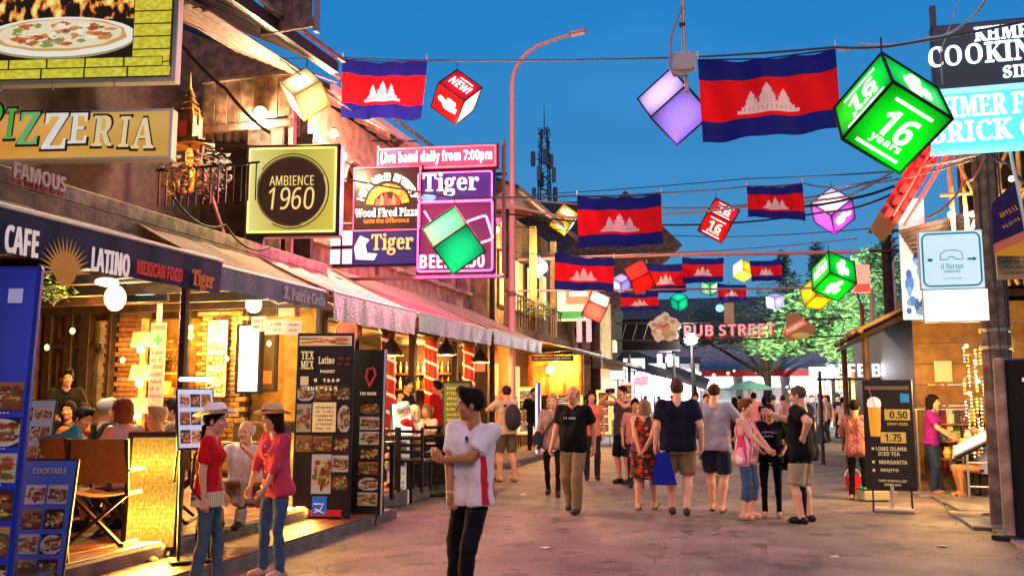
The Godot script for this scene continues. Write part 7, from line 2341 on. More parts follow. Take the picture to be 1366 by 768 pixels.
	flag("flag right of centre beside the small green lantern", V(-2.081, 5.578, -25.800), V(-0.907, 5.478, -25.600), V(-0.946, 4.802, -25.600), V(-2.077, 4.822, -25.800), 2.4)
	flag("far flag touching the right side of small yellow lantern", V(-0.274, 6.306, -32.000), V(0.795, 6.286, -31.800), V(0.770, 5.562, -31.800), V(-0.221, 5.595, -32.000), 3.6)
	flag("far flag hanging low under the middle flag cluster", V(-4.339, 4.994, -29.000), V(-3.105, 4.933, -28.800), V(-3.092, 4.379, -28.800), V(-4.323, 4.380, -29.000), 4.9)
	flag("smallest far flag low beneath the yellow lantern", V(-1.562, 6.051, -36.000), V(-0.448, 5.930, -35.800), V(-0.467, 5.316, -35.800), V(-1.551, 5.368, -36.000), 1.2)


func cable(label: String, pts: Array, r: float, hex: String, sag := 0.0) -> void:
	var a: Vector3 = pts[0]
	var o := []
	for k in pts.size() - 1:
		for j in 10:
			var t := j / 10.0
			o.append(pts[k].lerp(pts[k + 1], t) - a + V(0, -sag * 4.0 * t * (1.0 - t), 0))
	o.append(pts[-1] - a)
	var mi := put("overhead_cable", mb().tube(o, r, 5), mat(hex, 0.6), null, moved(a))
	tag(mi, label, "cable", "overhead cables across the street")


func cables() -> void:
	cable("grey cable carrying the leftmost flag, violet lantern and largest flag", [V(-7.872, 7.136, -12.600), V(-6.089, 6.814, -12.200), V(-4.100, 6.412, -11.800), V(-0.733, 5.131, -9.200), V(0.750, 4.777, -8.400), V(1.144, 4.586, -8.000), V(2.153, 4.543, -7.600)], 0.012, "4a4a50", 0.01)
	cable("pale twisted cable from the big green lantern up past the black sign", [V(0.759, 4.807, -8.500), V(0.964, 4.750, -8.300), V(1.465, 4.631, -8.000), V(1.717, 4.664, -7.800), V(1.850, 4.815, -7.600)], 0.012, "b8bcc0", 0.04)
	cable("thin white cord dangling in front of the black sign", [V(1.951, 5.408, -9.000), V(1.739, 4.851, -9.000), V(1.781, 4.607, -9.200)], 0.006, "9aa0a8", 0.0)
	cable("cable carrying the flags of the second row", [V(-5.755, 4.661, -11.000), V(-4.245, 4.471, -12.000), V(-2.578, 4.600, -13.000), V(-1.339, 4.614, -13.200), V(-0.108, 5.741, -18.000), V(0.896, 5.690, -17.800), V(1.187, 4.945, -15.000), V(2.505, 5.750, -18.000)], 0.014, "5a5a5c", 0.02)
	cable("thick pale bundled cable sweeping up to the dark cable pole", [V(-5.056, 5.518, -17.000), V(-3.628, 5.201, -17.500), V(-1.580, 5.280, -18.000), V(0.169, 5.468, -18.500), V(1.717, 5.485, -18.300), V(2.607, 5.938, -18.200), V(2.716, 4.601, -12.000)], 0.026, "8a8478", 0.03)
	cable("second pale bundled cable beside the first", [V(-5.116, 5.657, -17.200), V(-1.746, 5.438, -18.200), V(0.463, 5.534, -18.600), V(2.011, 5.728, -18.400), V(2.671, 4.580, -12.200)], 0.018, "77726a", 0.05)
	cable("black sagging cable left of dark pole below the flags", [V(-6.041, 5.962, -20.000), V(-2.120, 5.808, -22.000), V(1.410, 5.531, -20.000), V(2.531, 5.451, -18.100)], 0.022, "16161a", 0.08)
	cable("upper black twisted cable into the dark pole", [V(0.763, 5.476, -19.000), V(1.733, 5.468, -18.500), V(2.564, 5.595, -18.100)], 0.028, "121216", 0.03)
	cable("thin dark cable across the sky above trees", [V(-6.644, 6.041, -22.000), V(-0.950, 5.800, -24.000), V(2.514, 4.833, -18.200)], 0.012, "20242a", 0.04)
	cable("faint high cable behind the second row of flags", [V(-13.489, 15.703, -60.000), V(-0.288, 13.522, -50.000), V(5.059, 8.698, -30.000)], 0.03, "3a444e", 0.05)
	cable("black cable from balcony roof down to emblem sign", [V(-7.147, 6.199, -9.600), V(-6.610, 5.588, -9.900), V(-6.170, 5.067, -10.300)], 0.024, "1a1614", 0.05)
	cable("pinkish cable along the wooden eave above the yellow lantern", [V(-7.289, 6.540, -9.600), V(-6.747, 6.444, -10.600), V(-6.269, 6.504, -12.400)], 0.016, "8a7470", 0.02)
	cable("loose cable between the brown pole and gantry bar", [V(-6.491, 5.363, -21.500), V(-4.984, 5.449, -24.000), V(-2.738, 5.746, -26.000), V(2.710, 5.980, -26.300)], 0.014, "7a6a62", 0.05)
	cable("cable drooping from right utility pole to the red neon roof", [V(2.719, 4.528, -11.800), V(2.739, 4.494, -13.000), V(2.555, 4.382, -15.000)], 0.02, "4a3c38", 0.1)
	cable("cable fanning from pole top towards right edge", [V(2.723, 4.603, -11.800), V(2.750, 4.227, -11.000), V(2.831, 3.793, -10.400)], 0.018, "3a3432", 0.06)
	cable("grey cable running over the street from pole top to dark pole", [V(2.695, 4.680, -11.800), V(2.665, 5.248, -14.500), V(2.595, 5.686, -18.000)], 0.016, "5a5654", 0.08)
	cable("dark cable drooping along the pink wall above the awnings", [V(-6.600, 4.891, -10.556), V(-6.500, 5.486, -12.154), V(-6.400, 5.633, -14.820), V(-6.200, 5.576, -19.628)], 0.016, "241c1c", 0.12)
	cable("pale cable strung from eave to the brown utility pole", [V(-5.900, 5.960, -10.006), V(-5.900, 6.152, -15.013), V(-5.900, 5.807, -19.535)], 0.012, "a89890", 0.1)
	cable("thin cable looping under balcony slab beside emblem sign", [V(-6.100, 3.764, -8.242), V(-6.100, 3.637, -9.247), V(-6.000, 3.500, -10.107)], 0.014, "1c1614", 0.14)
	# junction box on its conduit
	var j := thing("junction_box", "white junction box on grey conduit pole at top of the sky", "junction box", V(-0.651, 4.963, -8.900))
	put("box", mb().box(Vector3.ZERO, V(0.23, 0.2, 0.1), Basis(), 0.012), mat("b8b0aa", 0.5), j)
	put("conduit", mb().tube([V(0.02, -0.3, -0.04), V(0.0, 0.1, -0.06), V(-0.02, 2.2, -0.06)], 0.022, 8), mat("a8a49e", 0.4, {"metal": 0.4}), j)
	put("hose", mb().tube([V(-0.01, 0.6, -0.03), V(-0.12, 0.3, 0.0), V(-0.14, -0.05, 0.05), V(-0.1, -0.15, 0.06), V(0.0, -0.16, 0.05), V(0.04, -0.1, 0.02)], 0.014, 7), mat("8a8c90", 0.4), j)
	for sx in [-0.09, 0.09]:
		for sy in [-0.075, 0.075]:
			put("screw", mb().ball(V(sx, sy, 0.05), V(0.008, 0.008, 0.004), 4, 6), mat("6a6a6a", 0.3, {"metal": 0.8}), j)
	put("clip", mb().box(V(-0.015, 0.42, -0.06), V(0.06, 0.03, 0.06)), mat("1a1a1c", 0.5), j)


func board(called: String, label: String, category: String, at: Vector3, size: Vector3, turn: float, lean: float, lift: float, frame: Material) -> Node3D:
	# a board on the ground: its case leans back by an angle; parts laid on it go under the returned node's child «face»
	var o := thing(called, label, category, at, turn)
	var b := Basis(Vector3.RIGHT, -lean)
	put("case", mb().box(V(0, size.y / 2, -size.z / 2), size, Basis(), 0.012), frame, o, Transform3D(b, V(0, lift, 0)))
	for x in [-size.x * 0.38, size.x * 0.38]:
		put("leg", mb().bar(b * V(x, 0.1, -size.z / 2) + V(0, lift, 0), V(x, 0.005, 0.06), 0.025, 0.025), mat("15120f", 0.5), o)
		put("leg", mb().bar(b * V(x, size.y * 0.5, -size.z) + V(0, lift, 0), V(x, 0.005, -0.25 - lift * 0.5), 0.02, 0.02), mat("15120f", 0.5), o)
	o.set_meta("tilt", Transform3D(b, V(0, lift, 0)))
	return o


func on_board(o: Node3D, called: String, r: Rect2, m: Material, z := 0.004, depth := 0.006) -> MeshInstance3D:   # a flat piece on the board's face; r in metres from the bottom middle
	return put(called, mb().box(V(r.position.x + r.size.x / 2, r.position.y + r.size.y / 2, z), V(r.size.x, r.size.y, depth)), m, o, o.get_meta("tilt"))


func print_rows(o: Node3D, x: float, y: float, w: float, h: float, rows: int, count: int, m: Material, z := 0.012) -> void:
	var t: Transform3D = o.get_meta("tilt")
	for k in rows:
		strokes(o, t * V(x, y - k * h * 1.7, z), Vector2(w, h), count, m, t.basis)


func on_text(o: Node3D, text: String, x: float, y: float, w: float, h: float, m: Material, face := "Droid Sans Bold") -> void:
	var t: Transform3D = o.get_meta("tilt")
	lettering(text, o, t * V(x, y, 0.009), Vector2(w, h), m, t.basis, face, 0.006)


func food(k: int, e := 0.0) -> StandardMaterial3D:
	return mat("ffffff" if e == 0.0 else "9a9a9a", 0.45, {"image": food_print(k), "glow": e, "name": "print"} if e > 0.0 else {"image": food_print(k), "name": "print"})


func lit_menu_image() -> ImageTexture:
	if not tex.has("lit_menu"):
		var i := img(128, 256, "f0b43a")
		var f := FastNoiseLite.new()
		f.frequency = 0.06
		for y in 256:
			for x in 128:
				var k := f.get_noise_2d(x * 2.0, y)
				i.set_pixel(x, y, Color("eeb030").lerp(Color("c87814") if k < 0 else Color("ffec98"), absf(k) * 1.1))
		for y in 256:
			for x in 128:   # painted glow of two lamps behind the sheet, as brighter bands
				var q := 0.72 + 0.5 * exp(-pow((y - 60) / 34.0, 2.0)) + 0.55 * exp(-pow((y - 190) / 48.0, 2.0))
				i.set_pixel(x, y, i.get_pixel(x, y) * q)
		for y in range(14, 250, 11):
			var x := 12
			while x < 112:
				var w := rng.randi_range(4, 13)
				i.fill_rect(Rect2i(x, y + rng.randi_range(-1, 1), w, 2), Color("e09a34"))
				x += w + 4
		tex["lit_menu"] = ImageTexture.create_from_image(i)
	return tex["lit_menu"]


func boards() -> void:
	var black := mat("14110f", 0.45)
	# tall blue banner stand at the far left
	var a := board("banner_stand", "tall blue menu banner with column of food photos at far left edge", "menu board", V(-5.100, 0.280, -4.800), V(0.8, 2.22, 0.06), 0.25, 0.06, 0.0, mat("1c2a86", 0.4))
	on_board(a, "print_field", Rect2(-0.38, 0.02, 0.76, 2.17), mat("ffffff", 0.35, {"image": gradient_image("blue", "1a2a9a", "2a3cb4", "1c2c90"), "name": "print"}), 0.003)
	for k in 6:
		on_board(a, "food_photo", Rect2(0.05, 0.06 + k * 0.235, 0.32, 0.19), food(k, 0.12), 0.01)
		print_rows(a, 0.16, 0.045 + k * 0.235, 0.26, 0.014, 1, 10, mat("d8dcf0", 0.5))
	on_board(a, "white_mark", Rect2(0.2, 1.96, 0.1, 0.1), mat("bcd0f4", 0.5), 0.01)
	for k in 3:
		put("leaf_print", mb().ball(V(0.0 + k * 0.07, 1.6 - k * 0.06, 0.004), V(0.05, 0.11 - 0.02 * k, 0.006), 6, 12), mat(["5a9a3a", "7ab84a", "4a8a34"][k], 0.5), a, (a.get_meta("tilt") as Transform3D))
	on_text(a, "Latino", -0.06, 1.98, 0.3, 0.12, mat("e8b060", 0.5, {"glow": 0.15}), "Droid Serif Bold")
	# blue folding board with glossy upper leaf
	var b := board("menu_board", "low blue folding menu board with pictures beside tall blue banner", "menu board", V(-5.483, 0.150, -5.938), V(0.42, 0.98, 0.04), 0.35, 0.2, 0.0, mat("2a2a34", 0.4))
	on_board(b, "print_field", Rect2(-0.195, 0.01, 0.39, 0.95), mat("5a74c8", 0.35), 0.003)
	for k in 8:
		on_board(b, "food_photo", Rect2(-0.16 + 0.17 * (k % 2), 0.05 + (k / 2) * 0.19, 0.15, 0.15), food(k + 1), 0.009)
	on_text(b, "COCKTAILS", 0, 0.88, 0.26, 0.045, mat("e8d8b0", 0.5))
	var b2 := board("menu_easel", "glossy pale picture menu on easel above low blue board", "menu board", V(-6.589, 0.150, -7.004), V(0.3, 0.72, 0.03), 0.6, 0.5, 0.8, mat("1c1c22", 0.4))
	on_board(b2, "print_field", Rect2(-0.135, 0.02, 0.27, 0.68), mat("c4d4e8", 0.2), 0.003)
	for k in 9:
		on_board(b2, "food_photo", Rect2(-0.125 + 0.085 * (k % 3), 0.08 + (k / 3) * 0.2, 0.075, 0.14), food(k), 0.009)
	# glowing yellow menu with bulbs along its case
	var c := board("lit_menu", "big glowing yellow menu box in black case in front of folding chairs", "lightbox", V(-5.499, 0.150, -7.305), V(0.5, 1.1, 0.2), 0.42, 0.1, 0.03, black)
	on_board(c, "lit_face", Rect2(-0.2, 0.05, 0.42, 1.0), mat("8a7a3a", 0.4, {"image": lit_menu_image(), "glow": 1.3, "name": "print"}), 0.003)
	var ct: Transform3D = c.get_meta("tilt")
	for k in 6:
		put("bulb", mb().ball(V(-0.256, 0.12 + k * 0.17, -0.1), Vector3.ONE * 0.016, 5, 8), glow("fff0b8", 2.0), c, ct)
	put("edge_strip", mb().box(V(0, 1.105, -0.08), V(0.5, 0.01, 0.16)), mat("8a6a3a", 0.5), c, ct)
	panel_light(c, ct * V(0, 0.55, 0.02), Vector2(0.42, 1.0), Color("ffc050"), 9.0, ct.basis)
	# glossy menu on black easel behind woman in red
	var d := board("menu_easel", "bluish glossy menu lit white on black easel behind woman in red", "menu board", V(-4.962, 0.150, -7.215), V(0.34, 0.62, 0.03), 0.75, 0.45, 0.98, black)
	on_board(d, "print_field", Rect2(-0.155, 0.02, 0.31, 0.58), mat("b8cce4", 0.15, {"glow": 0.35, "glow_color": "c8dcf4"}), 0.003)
	for k in 9:
		on_board(d, "picture", Rect2(-0.14 + 0.095 * (k % 3), 0.06 + (k / 3) * 0.18, 0.085, 0.13), food(k + 2), 0.009)
	put("lamp_strip", mb().box(V(0, 0.68, 0.06), V(0.3, 0.03, 0.05), Basis(), 0.01), glow("f0f8ff", 2.0), d, d.get_meta("tilt"))
	put("base_plate", mb().box(V(0, 0.012, 0), V(0.4, 0.024, 0.3), Basis(), 0.008), black, d)
	# second glowing yellow menu behind the woman in pink
	var e := board("lit_menu", "slim glowing yellow menu box right behind woman in pink shirt", "lightbox", V(-5.459, 0.150, -10.124), V(0.42, 1.06, 0.12), 0.1, 0.05, 0.0, black)
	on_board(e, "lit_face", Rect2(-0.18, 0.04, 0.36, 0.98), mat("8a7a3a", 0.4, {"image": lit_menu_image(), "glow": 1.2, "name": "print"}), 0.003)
	panel_light(e, V(0, 0.55, 0.06), Vector2(0.36, 0.98), Color("ffc050"), 4.0)
	# tall black picture menus
	var f := board("menu_board", "tall black picture menu headed TEX MEX beside woman in pink", "menu board", V(-5.210, -0.000, -10.119), V(0.72, 2.28, 0.06), 0.22, 0.03, 0.12, black)
	var cream := mat("ead9a8", 0.5, {"glow": 0.2})
	on_text(f, "TEX", -0.22, 2.0, 0.16, 0.1, cream, "Droid Serif Bold")
	on_text(f, "MEX", -0.22, 1.88, 0.16, 0.1, cream, "Droid Serif Bold")
	on_text(f, "Latino", 0.02, 1.94, 0.2, 0.09, cream, "Droid Serif Bold")
	on_text(f, "PHUKET", 0.04, 1.8, 0.18, 0.035, cream)
	print_rows(f, 0.24, 1.96, 0.16, 0.04, 2, 6, mat("a8302a", 0.6))
	print_rows(f, 0.06, 1.69, 0.4, 0.06, 1, 7, cream)
	print_rows(f, 0.0, 1.59, 0.46, 0.06, 1, 8, cream)
	on_board(f, "white_mark", Rect2(-0.3, 1.6, 0.1, 0.14), mat("d8c8a0", 0.5))
	on_board(f, "banner_print", Rect2(-0.33, 2.12, 0.66, 0.12), food(3), 0.004)
	var n := 0
	for q in [[-0.33, 1.28, 0.21, 0.2], [-0.11, 1.28, 0.21, 0.2], [0.11, 1.28, 0.22, 0.2], [-0.33, 0.9, 0.18, 0.35], [0.18, 0.9, 0.15, 0.35], [-0.12, 0.66, 0.24, 0.2], [0.14, 0.66, 0.19, 0.2], [-0.12, 0.16, 0.24, 0.48], [0.13, 0.42, 0.2, 0.21], [0.13, 0.2, 0.2, 0.21], [-0.33, 0.66, 0.2, 0.21]]:
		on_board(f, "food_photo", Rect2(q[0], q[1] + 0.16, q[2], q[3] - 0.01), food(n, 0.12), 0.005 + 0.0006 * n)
		n += 1
	on_board(f, "price_panel", Rect2(-0.13, 1.06, 0.29, 0.36), mat("d8c48a", 0.6, {"glow": 0.15}), 0.012)
	print_rows(f, 0.015, 1.36, 0.22, 0.03, 6, 8, mat("6a5430", 0.6), 0.017)
	on_board(f, "blue_badge", Rect2(-0.1, 0.07, 0.18, 0.22), mat("1f62b8", 0.4, {"glow": 0.25}), 0.012)
	on_board(f, "red_strip", Rect2(-0.14, 0.05, 0.4, 0.08), mat("b8201c", 0.4, {"glow": 0.15}), 0.009)
	put("badge_mark", mb().tube([V(-0.08, 0.2, 0.019), V(0.04, 0.2, 0.019), V(0.0, 0.12, 0.019), V(-0.07, 0.1, 0.019), V(-0.06, 0.14, 0.019), V(0.05, 0.09, 0.019)], 0.009, 5), mat("f0f4f8", 0.5), f, f.get_meta("tilt"))
	var g := board("menu_board", "black picture menu with single photo column, right behind the tall one", "menu board", V(-4.978, 0.000, -10.717), V(0.62, 2.1, 0.05), 0.1, 0.03, 0.12, black)
	for k in 7:
		on_board(g, "food_photo", Rect2(-0.02, 0.12 + k * 0.19, 0.26, 0.165), food(k + 3, 0.1), 0.005)
	on_board(g, "metal_edge", Rect2(0.285, 0.0, 0.022, 2.1), mat("c8ccd8", 0.3, {"metal": 0.6}), 0.006)
	put("pin_mark", mb().tube([V(0.1, 1.62, 0.01), V(0.05, 1.74, 0.01), V(0.07, 1.84, 0.01), V(0.14, 1.86, 0.01), V(0.18, 1.78, 0.01), V(0.1, 1.62, 0.01)], 0.02, 5), mat("a8262a", 0.5, {"glow": 0.2}), g, g.get_meta("tilt"))
	on_text(g, "THE BARN", 0.08, 1.53, 0.22, 0.04, cream)
	# sloped lit menu stand with white front
	var h := thing("menu_stand", "sloping glossy white menu stand with tall white front panel by low terrace", "menu stand", V(-5.325, 0.000, -12.966), 0.25)
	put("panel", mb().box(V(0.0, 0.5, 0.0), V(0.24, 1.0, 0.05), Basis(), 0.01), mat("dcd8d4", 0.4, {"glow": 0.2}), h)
	put("frame", mb().bar(V(-0.13, 0.0, 0.0), V(-0.13, 1.02, 0), 0.04, 0.06), black, h)
	put("frame", mb().bar(V(0.135, 0.0, 0.0), V(0.135, 1.02, 0), 0.03, 0.06), black, h)
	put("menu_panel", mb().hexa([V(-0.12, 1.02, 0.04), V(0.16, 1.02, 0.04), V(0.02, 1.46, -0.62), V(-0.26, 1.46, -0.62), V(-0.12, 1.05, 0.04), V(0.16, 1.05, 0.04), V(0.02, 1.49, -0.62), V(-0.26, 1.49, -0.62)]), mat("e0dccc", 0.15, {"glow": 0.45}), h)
	put("rim", mb().bar(V(-0.14, 1.0, 0.05), V(-0.28, 1.46, -0.63), 0.04, 0.08), black, h)
	put("leg", mb().bar(V(-0.15, 0.0, -0.6), V(-0.15, 1.4, -0.6), 0.05, 0.05), black, h)
	put("code_grid", mb().box(V(0, 0.86, 0.028), V(0.15, 0.15, 0.004)), mat("8a8680", 0.5), h)
	on_print(h, V(0, 0.62, 0.03), 0.1, 0.1, mat("3a86c8", 0.5))
	for k in 6:
		strokes(h, V(0, 0.46 - 0.07 * k, 0.03), Vector2(0.1, 0.05), 2, mat("6a7a8a", 0.5))
	lamp(h, V(-0.1, 1.75, -0.2), Color("fff0d0"), 0.5, 0.1)
	# chalk board
	var i := board("chalk_board", "olive chalk menu board with yellow handwriting behind man in white jersey", "menu board", V(-4.757, 0.200, -13.852), V(0.48, 0.92, 0.05), 0.1, 0.04, 0.75, wood("2a2016"))
	on_board(i, "slate", Rect2(-0.21, 0.04, 0.42, 0.84), mat("5a5420", 0.7, {"glow": 0.12, "glow_color": "a08a20"}), 0.003)
	print_rows(i, 0, 0.8, 0.34, 0.05, 9, 10, mat("d8b83a", 0.7, {"glow": 0.2}))
	# narrow violet-white light column
	var j := thing("light_column", "slim violet-white lit advertising column at edge of far left pavement", "light column", V(-5.717, 0.000, -23.274), 0.2)
	put("column", mb().box(V(0, 1.0, 0), V(0.14, 2.0, 0.5), Basis(), 0.02), mat("5a4a8a", 0.3, {"glow": 0.2, "glow_color": "7a5ad8"}), j)
	put("lit_edge", mb().box(V(-0.03, 1.0, 0.254), V(0.06, 1.94, 0.012)), glow("d8ccff", 1.1), j)
	# far lit menu boxes on the left pavement
	var nn := 0
	for q in [[V(-6.491, 0.000, -25.006), 0.55, 1.35, 0.55, "yellow-rimmed lit food menu box left of violet light column", 4], [V(-6.101, 0.000, -29.144), 0.9, 1.15, 0.85, "wide yellow-rimmed lit food picture behind man in black T-shirt", 6], [V(-5.019, 0.000, -29.443), 0.5, 1.45, 0.4, "tall yellow-rimmed lit menu of dishes beside photographer", 5], [V(-5.108, 0.000, -35.544), 0.5, 1.3, 0.9, "small pinkish lit menu frame behind photographer's head", 3]]:
		var m := board("lit_menu", q[4], "lightbox", q[0], V(q[1], q[2], 0.1), 0.15, 0.0, q[3], mat("c8a028", 0.4, {"glow": 0.8, "glow_color": "ffd84a" if nn < 3 else "e8a0a8"}))
		on_board(m, "lit_field", Rect2(-q[1] / 2 + 0.04, 0.04, q[1] - 0.08, q[2] - 0.08), glow("ffe9a0" if nn < 3 else "f8d0c8", 0.9), 0.003)
		for k in q[5]:
			on_board(m, "food_photo", Rect2(-q[1] / 2 + 0.09, 0.08 + k * (q[2] - 0.16) / q[5], q[1] - 0.18, (q[2] - 0.24) / q[5]), food(k + nn, 0.55), 0.009)
		panel_light(m, V(0, q[3] + q[2] / 2, 0.05), Vector2(q[1], q[2]), Color("ffd070"), 2.0)
		nn += 1
	# drinks board on the right
	var b3 := board("menu_board", "dark brown drinks board with beer glass and yellow prices on the right", "menu board", V(1.737, 0.000, -13.981), V(0.8, 1.74, 0.05), -0.12, 0.03, 0.32, mat("2a201c", 0.4))
	on_board(b3, "print_field", Rect2(-0.38, 0.02, 0.76, 1.7), mat("33261f", 0.45, {"mottle": 0.25}), 0.003)
	var gold := mat("c8a44a", 0.5, {"glow": 0.25})
	on_board(b3, "top_band", Rect2(-0.36, 1.58, 0.7, 0.06), mat("7a6248", 0.5))
	on_board(b3, "badge", Rect2(0.2, 1.38, 0.14, 0.14), mat("2a86b8", 0.5, {"glow": 0.2}))
	on_board(b3, "price_plate", Rect2(-0.06, 1.1, 0.4, 0.17), gold, 0.008)
	on_text(b3, "0.50", 0.16, 1.185, 0.28, 0.12, mat("3a2a18", 0.5))
	on_text(b3, "DRAFT BEER", 0.14, 1.04, 0.32, 0.045, gold)
	on_board(b3, "price_plate", Rect2(-0.14, 0.74, 0.4, 0.17), gold, 0.008)
	on_text(b3, "1.75", 0.06, 0.825, 0.26, 0.12, mat("3a2a18", 0.5))
	var gl := mat("d8c48a", 0.5, {"glow": 0.25})
	on_text(b3, "LONG ISLAND", 0.02, 0.65, 0.48, 0.06, gl)
	on_text(b3, "ICED TEA", -0.02, 0.57, 0.34, 0.06, gl)
	on_text(b3, "MARGARITA", 0.04, 0.44, 0.44, 0.06, gl)
	on_text(b3, "MOJITO", -0.02, 0.31, 0.28, 0.06, gl)
	for y in [0.65, 0.44, 0.31]:
		on_board(b3, "bullet", Rect2(-0.29, y - 0.02, 0.04, 0.04), gl)
	on_text(b3, "HAPPY HOUR ALL DAY", 0.02, 0.15, 0.44, 0.035, gl)
	on_text(b3, "EVERY DAY", 0.02, 0.09, 0.26, 0.035, gl)
	var bt: Transform3D = b3.get_meta("tilt")
	var gx := Transform3D(bt.basis * Basis.from_scale(V(1, 1, 0.12)), bt * V(-0.22, 0.84, 0.012))
	put("glass_print", mb().lathe([Vector2(0.07, 0), Vector2(0.085, 0.1), Vector2(0.1, 0.4), Vector2(0.1, 0.46)], 12), mat("d89a2a", 0.4, {"glow": 0.4}), b3, gx)
	put("foam_print", mb().lathe([Vector2(0.1, 0.46), Vector2(0.115, 0.5), Vector2(0.1, 0.58), Vector2(0.05, 0.62), Vector2(0, 0.63)], 12), mat("f0ead8", 0.5, {"glow": 0.35}), b3, gx)
	put("straw_print", mb().bar(V(-0.2, 1.3, 0.02), V(-0.3, 1.62, 0.02), 0.025, 0.01), mat("c89a8a", 0.5), b3, bt)
	put("stand_post", mb().tube([V(0, 0, 0.04), V(0, 0.4, 0.02)], 0.03, 8), mat("b8b4ac", 0.4, {"metal": 0.6}), b3)
	put("base_plate", mb().box(V(0.02, 0.03, 0.06), V(0.62, 0.06, 0.4), Basis(), 0.015), mat("a09484", 0.5), b3)
	b3.scale = V(0.84, 0.9, 0.9)
	var bx := thing("crate", "green-topped white plastic crate at foot of drinks board", "crate", V(1.626, 0.000, -15.299), 0.3)
	put("tub", mb().box(V(0, 0.09, 0), V(0.42, 0.16, 0.26), Basis(), 0.02), mat("b0a488", 0.5), bx)
	put("lid", mb().box(V(0, 0.185, 0), V(0.4, 0.05, 0.25), Basis(), 0.015), mat("1f6a4a", 0.4), bx)
	var bk := thing("bucket", "small red plastic bucket on road behind woman in floral blouse", "bucket", V(1.464, 0.000, -16.778))
	put("tub", mb().lathe([Vector2(0.0, 0.0), Vector2(0.1, 0.0), Vector2(0.14, 0.26), Vector2(0.125, 0.26), Vector2(0.09, 0.03), Vector2(0.0, 0.03)], 14), mat("c8201c", 0.35), bk)
	put("handle", mb().tube([V(-0.14, 0.25, 0), V(-0.08, 0.36, 0), V(0.08, 0.36, 0), V(0.14, 0.25, 0)], 0.008, 5), mat("d8d4cc", 0.5), bk)
	# black framed menu case and lit tube at the right edge
	var k3 := thing("menu_case", "tall black glazed menu case with white print rows at right edge", "menu case", V(2.855, 0.000, -11.411), -0.55)
	put("case", mb().box(V(0.12, 1.02, -0.06), V(0.66, 2.04, 0.12), Basis(), 0.02), mat("120f0e", 0.35), k3)
	for k in 9:
		put("print_row", mb().box(V(0.06, 1.8 - k * 0.17, 0.003), V(0.13 - 0.03 * (k % 3), 0.045, 0.006)), mat("d8e0dc", 0.5, {"glow": 0.3}), k3)
	put("upright", mb().box(V(-0.24, 1.02, -0.04), V(0.12, 2.06, 0.14), Basis(), 0.015), wood("b89a86", 0.5), k3)
	put("lit_edge", mb().box(V(-0.305, 0.95, -0.03), V(0.012, 1.7, 0.03)), glow("c8f0e0", 0.8), k3)
	put("foot", mb().box(V(-0.05, 0.03, -0.02), V(0.7, 0.06, 0.3), Basis(), 0.015), mat("1a1614", 0.5), k3)


func on_print(o: Node3D, at: Vector3, w: float, h: float, m: Material) -> void:
	put("print_mark", mb().box(at, V(w, h, 0.004)), m, o)


var chair0: Node3D
func director_chair(label: String, at: Vector3, turn: float) -> Node3D:
	if chair0:
		return dup(chair0, label, at, turn)
	var o := thing("folding_chair", label, "chair", at, turn, "canvas folding chairs on the terrace")
	var w := wood("4a2a16", 0.5)
	var cv := cloth("a86a28")
	for x in [-0.26, 0.26]:
		put("leg", mb().bar(V(x, 0.0, 0.24), V(-x, 0.46, 0.2), 0.035, 0.03), w, o)
		put("leg", mb().bar(V(x, 0.0, -0.24), V(-x, 0.46, -0.2), 0.035, 0.03), w, o)
		put("foot_rail", mb().bar(V(x, 0.02, -0.26), V(x, 0.02, 0.26), 0.03, 0.035), w, o)
		put("arm_post", mb().bar(V(x, 0.44, 0.2), V(x, 0.66, 0.2), 0.03, 0.035), w, o)
		put("post", mb().bar(V(x, 0.44, -0.2), V(x, 0.95, -0.26), 0.03, 0.035), w, o)
		put("armrest", mb().bar(V(x, 0.67, -0.24), V(x, 0.67, 0.26), 0.06, 0.025, Vector3.UP, 0.006), w, o)
		put("rail", mb().bar(V(x, 0.46, -0.22), V(x, 0.46, 0.22), 0.03, 0.03), w, o)
	var st := mb()
	for k in 8:
		var x0 := -0.26 + 0.065 * k
		var s0 := -0.035 * sin(PI * k / 8.0)
		var s1 := -0.035 * sin(PI * (k + 1) / 8.0)
		st.hexa([V(x0, 0.46 + s0, 0.2), V(x0 + 0.065, 0.46 + s1, 0.2), V(x0 + 0.065, 0.46 + s1, -0.2), V(x0, 0.46 + s0, -0.2), V(x0, 0.468 + s0, 0.2), V(x0 + 0.065, 0.468 + s1, 0.2), V(x0 + 0.065, 0.468 + s1, -0.2), V(x0, 0.468 + s0, -0.2)])
	put("seat", st, cv, o)
	var bk := mb()
	for k in 8:
		var x0 := -0.27 + 0.0675 * k
		var s0 := -0.05 * sin(PI * k / 8.0)
		var s1 := -0.05 * sin(PI * (k + 1) / 8.0)
		bk.hexa([V(x0, 0.56, -0.222 + s0), V(x0 + 0.0675, 0.56, -0.222 + s1), V(x0 + 0.0675, 0.56, -0.232 + s1), V(x0, 0.56, -0.232 + s0), V(x0, 0.95, -0.252 + s0), V(x0 + 0.0675, 0.95, -0.252 + s1), V(x0 + 0.0675, 0.95, -0.262 + s1), V(x0, 0.95, -0.262 + s0)])
	put("backrest", bk, cv, o)
	chair0 = o
	return o


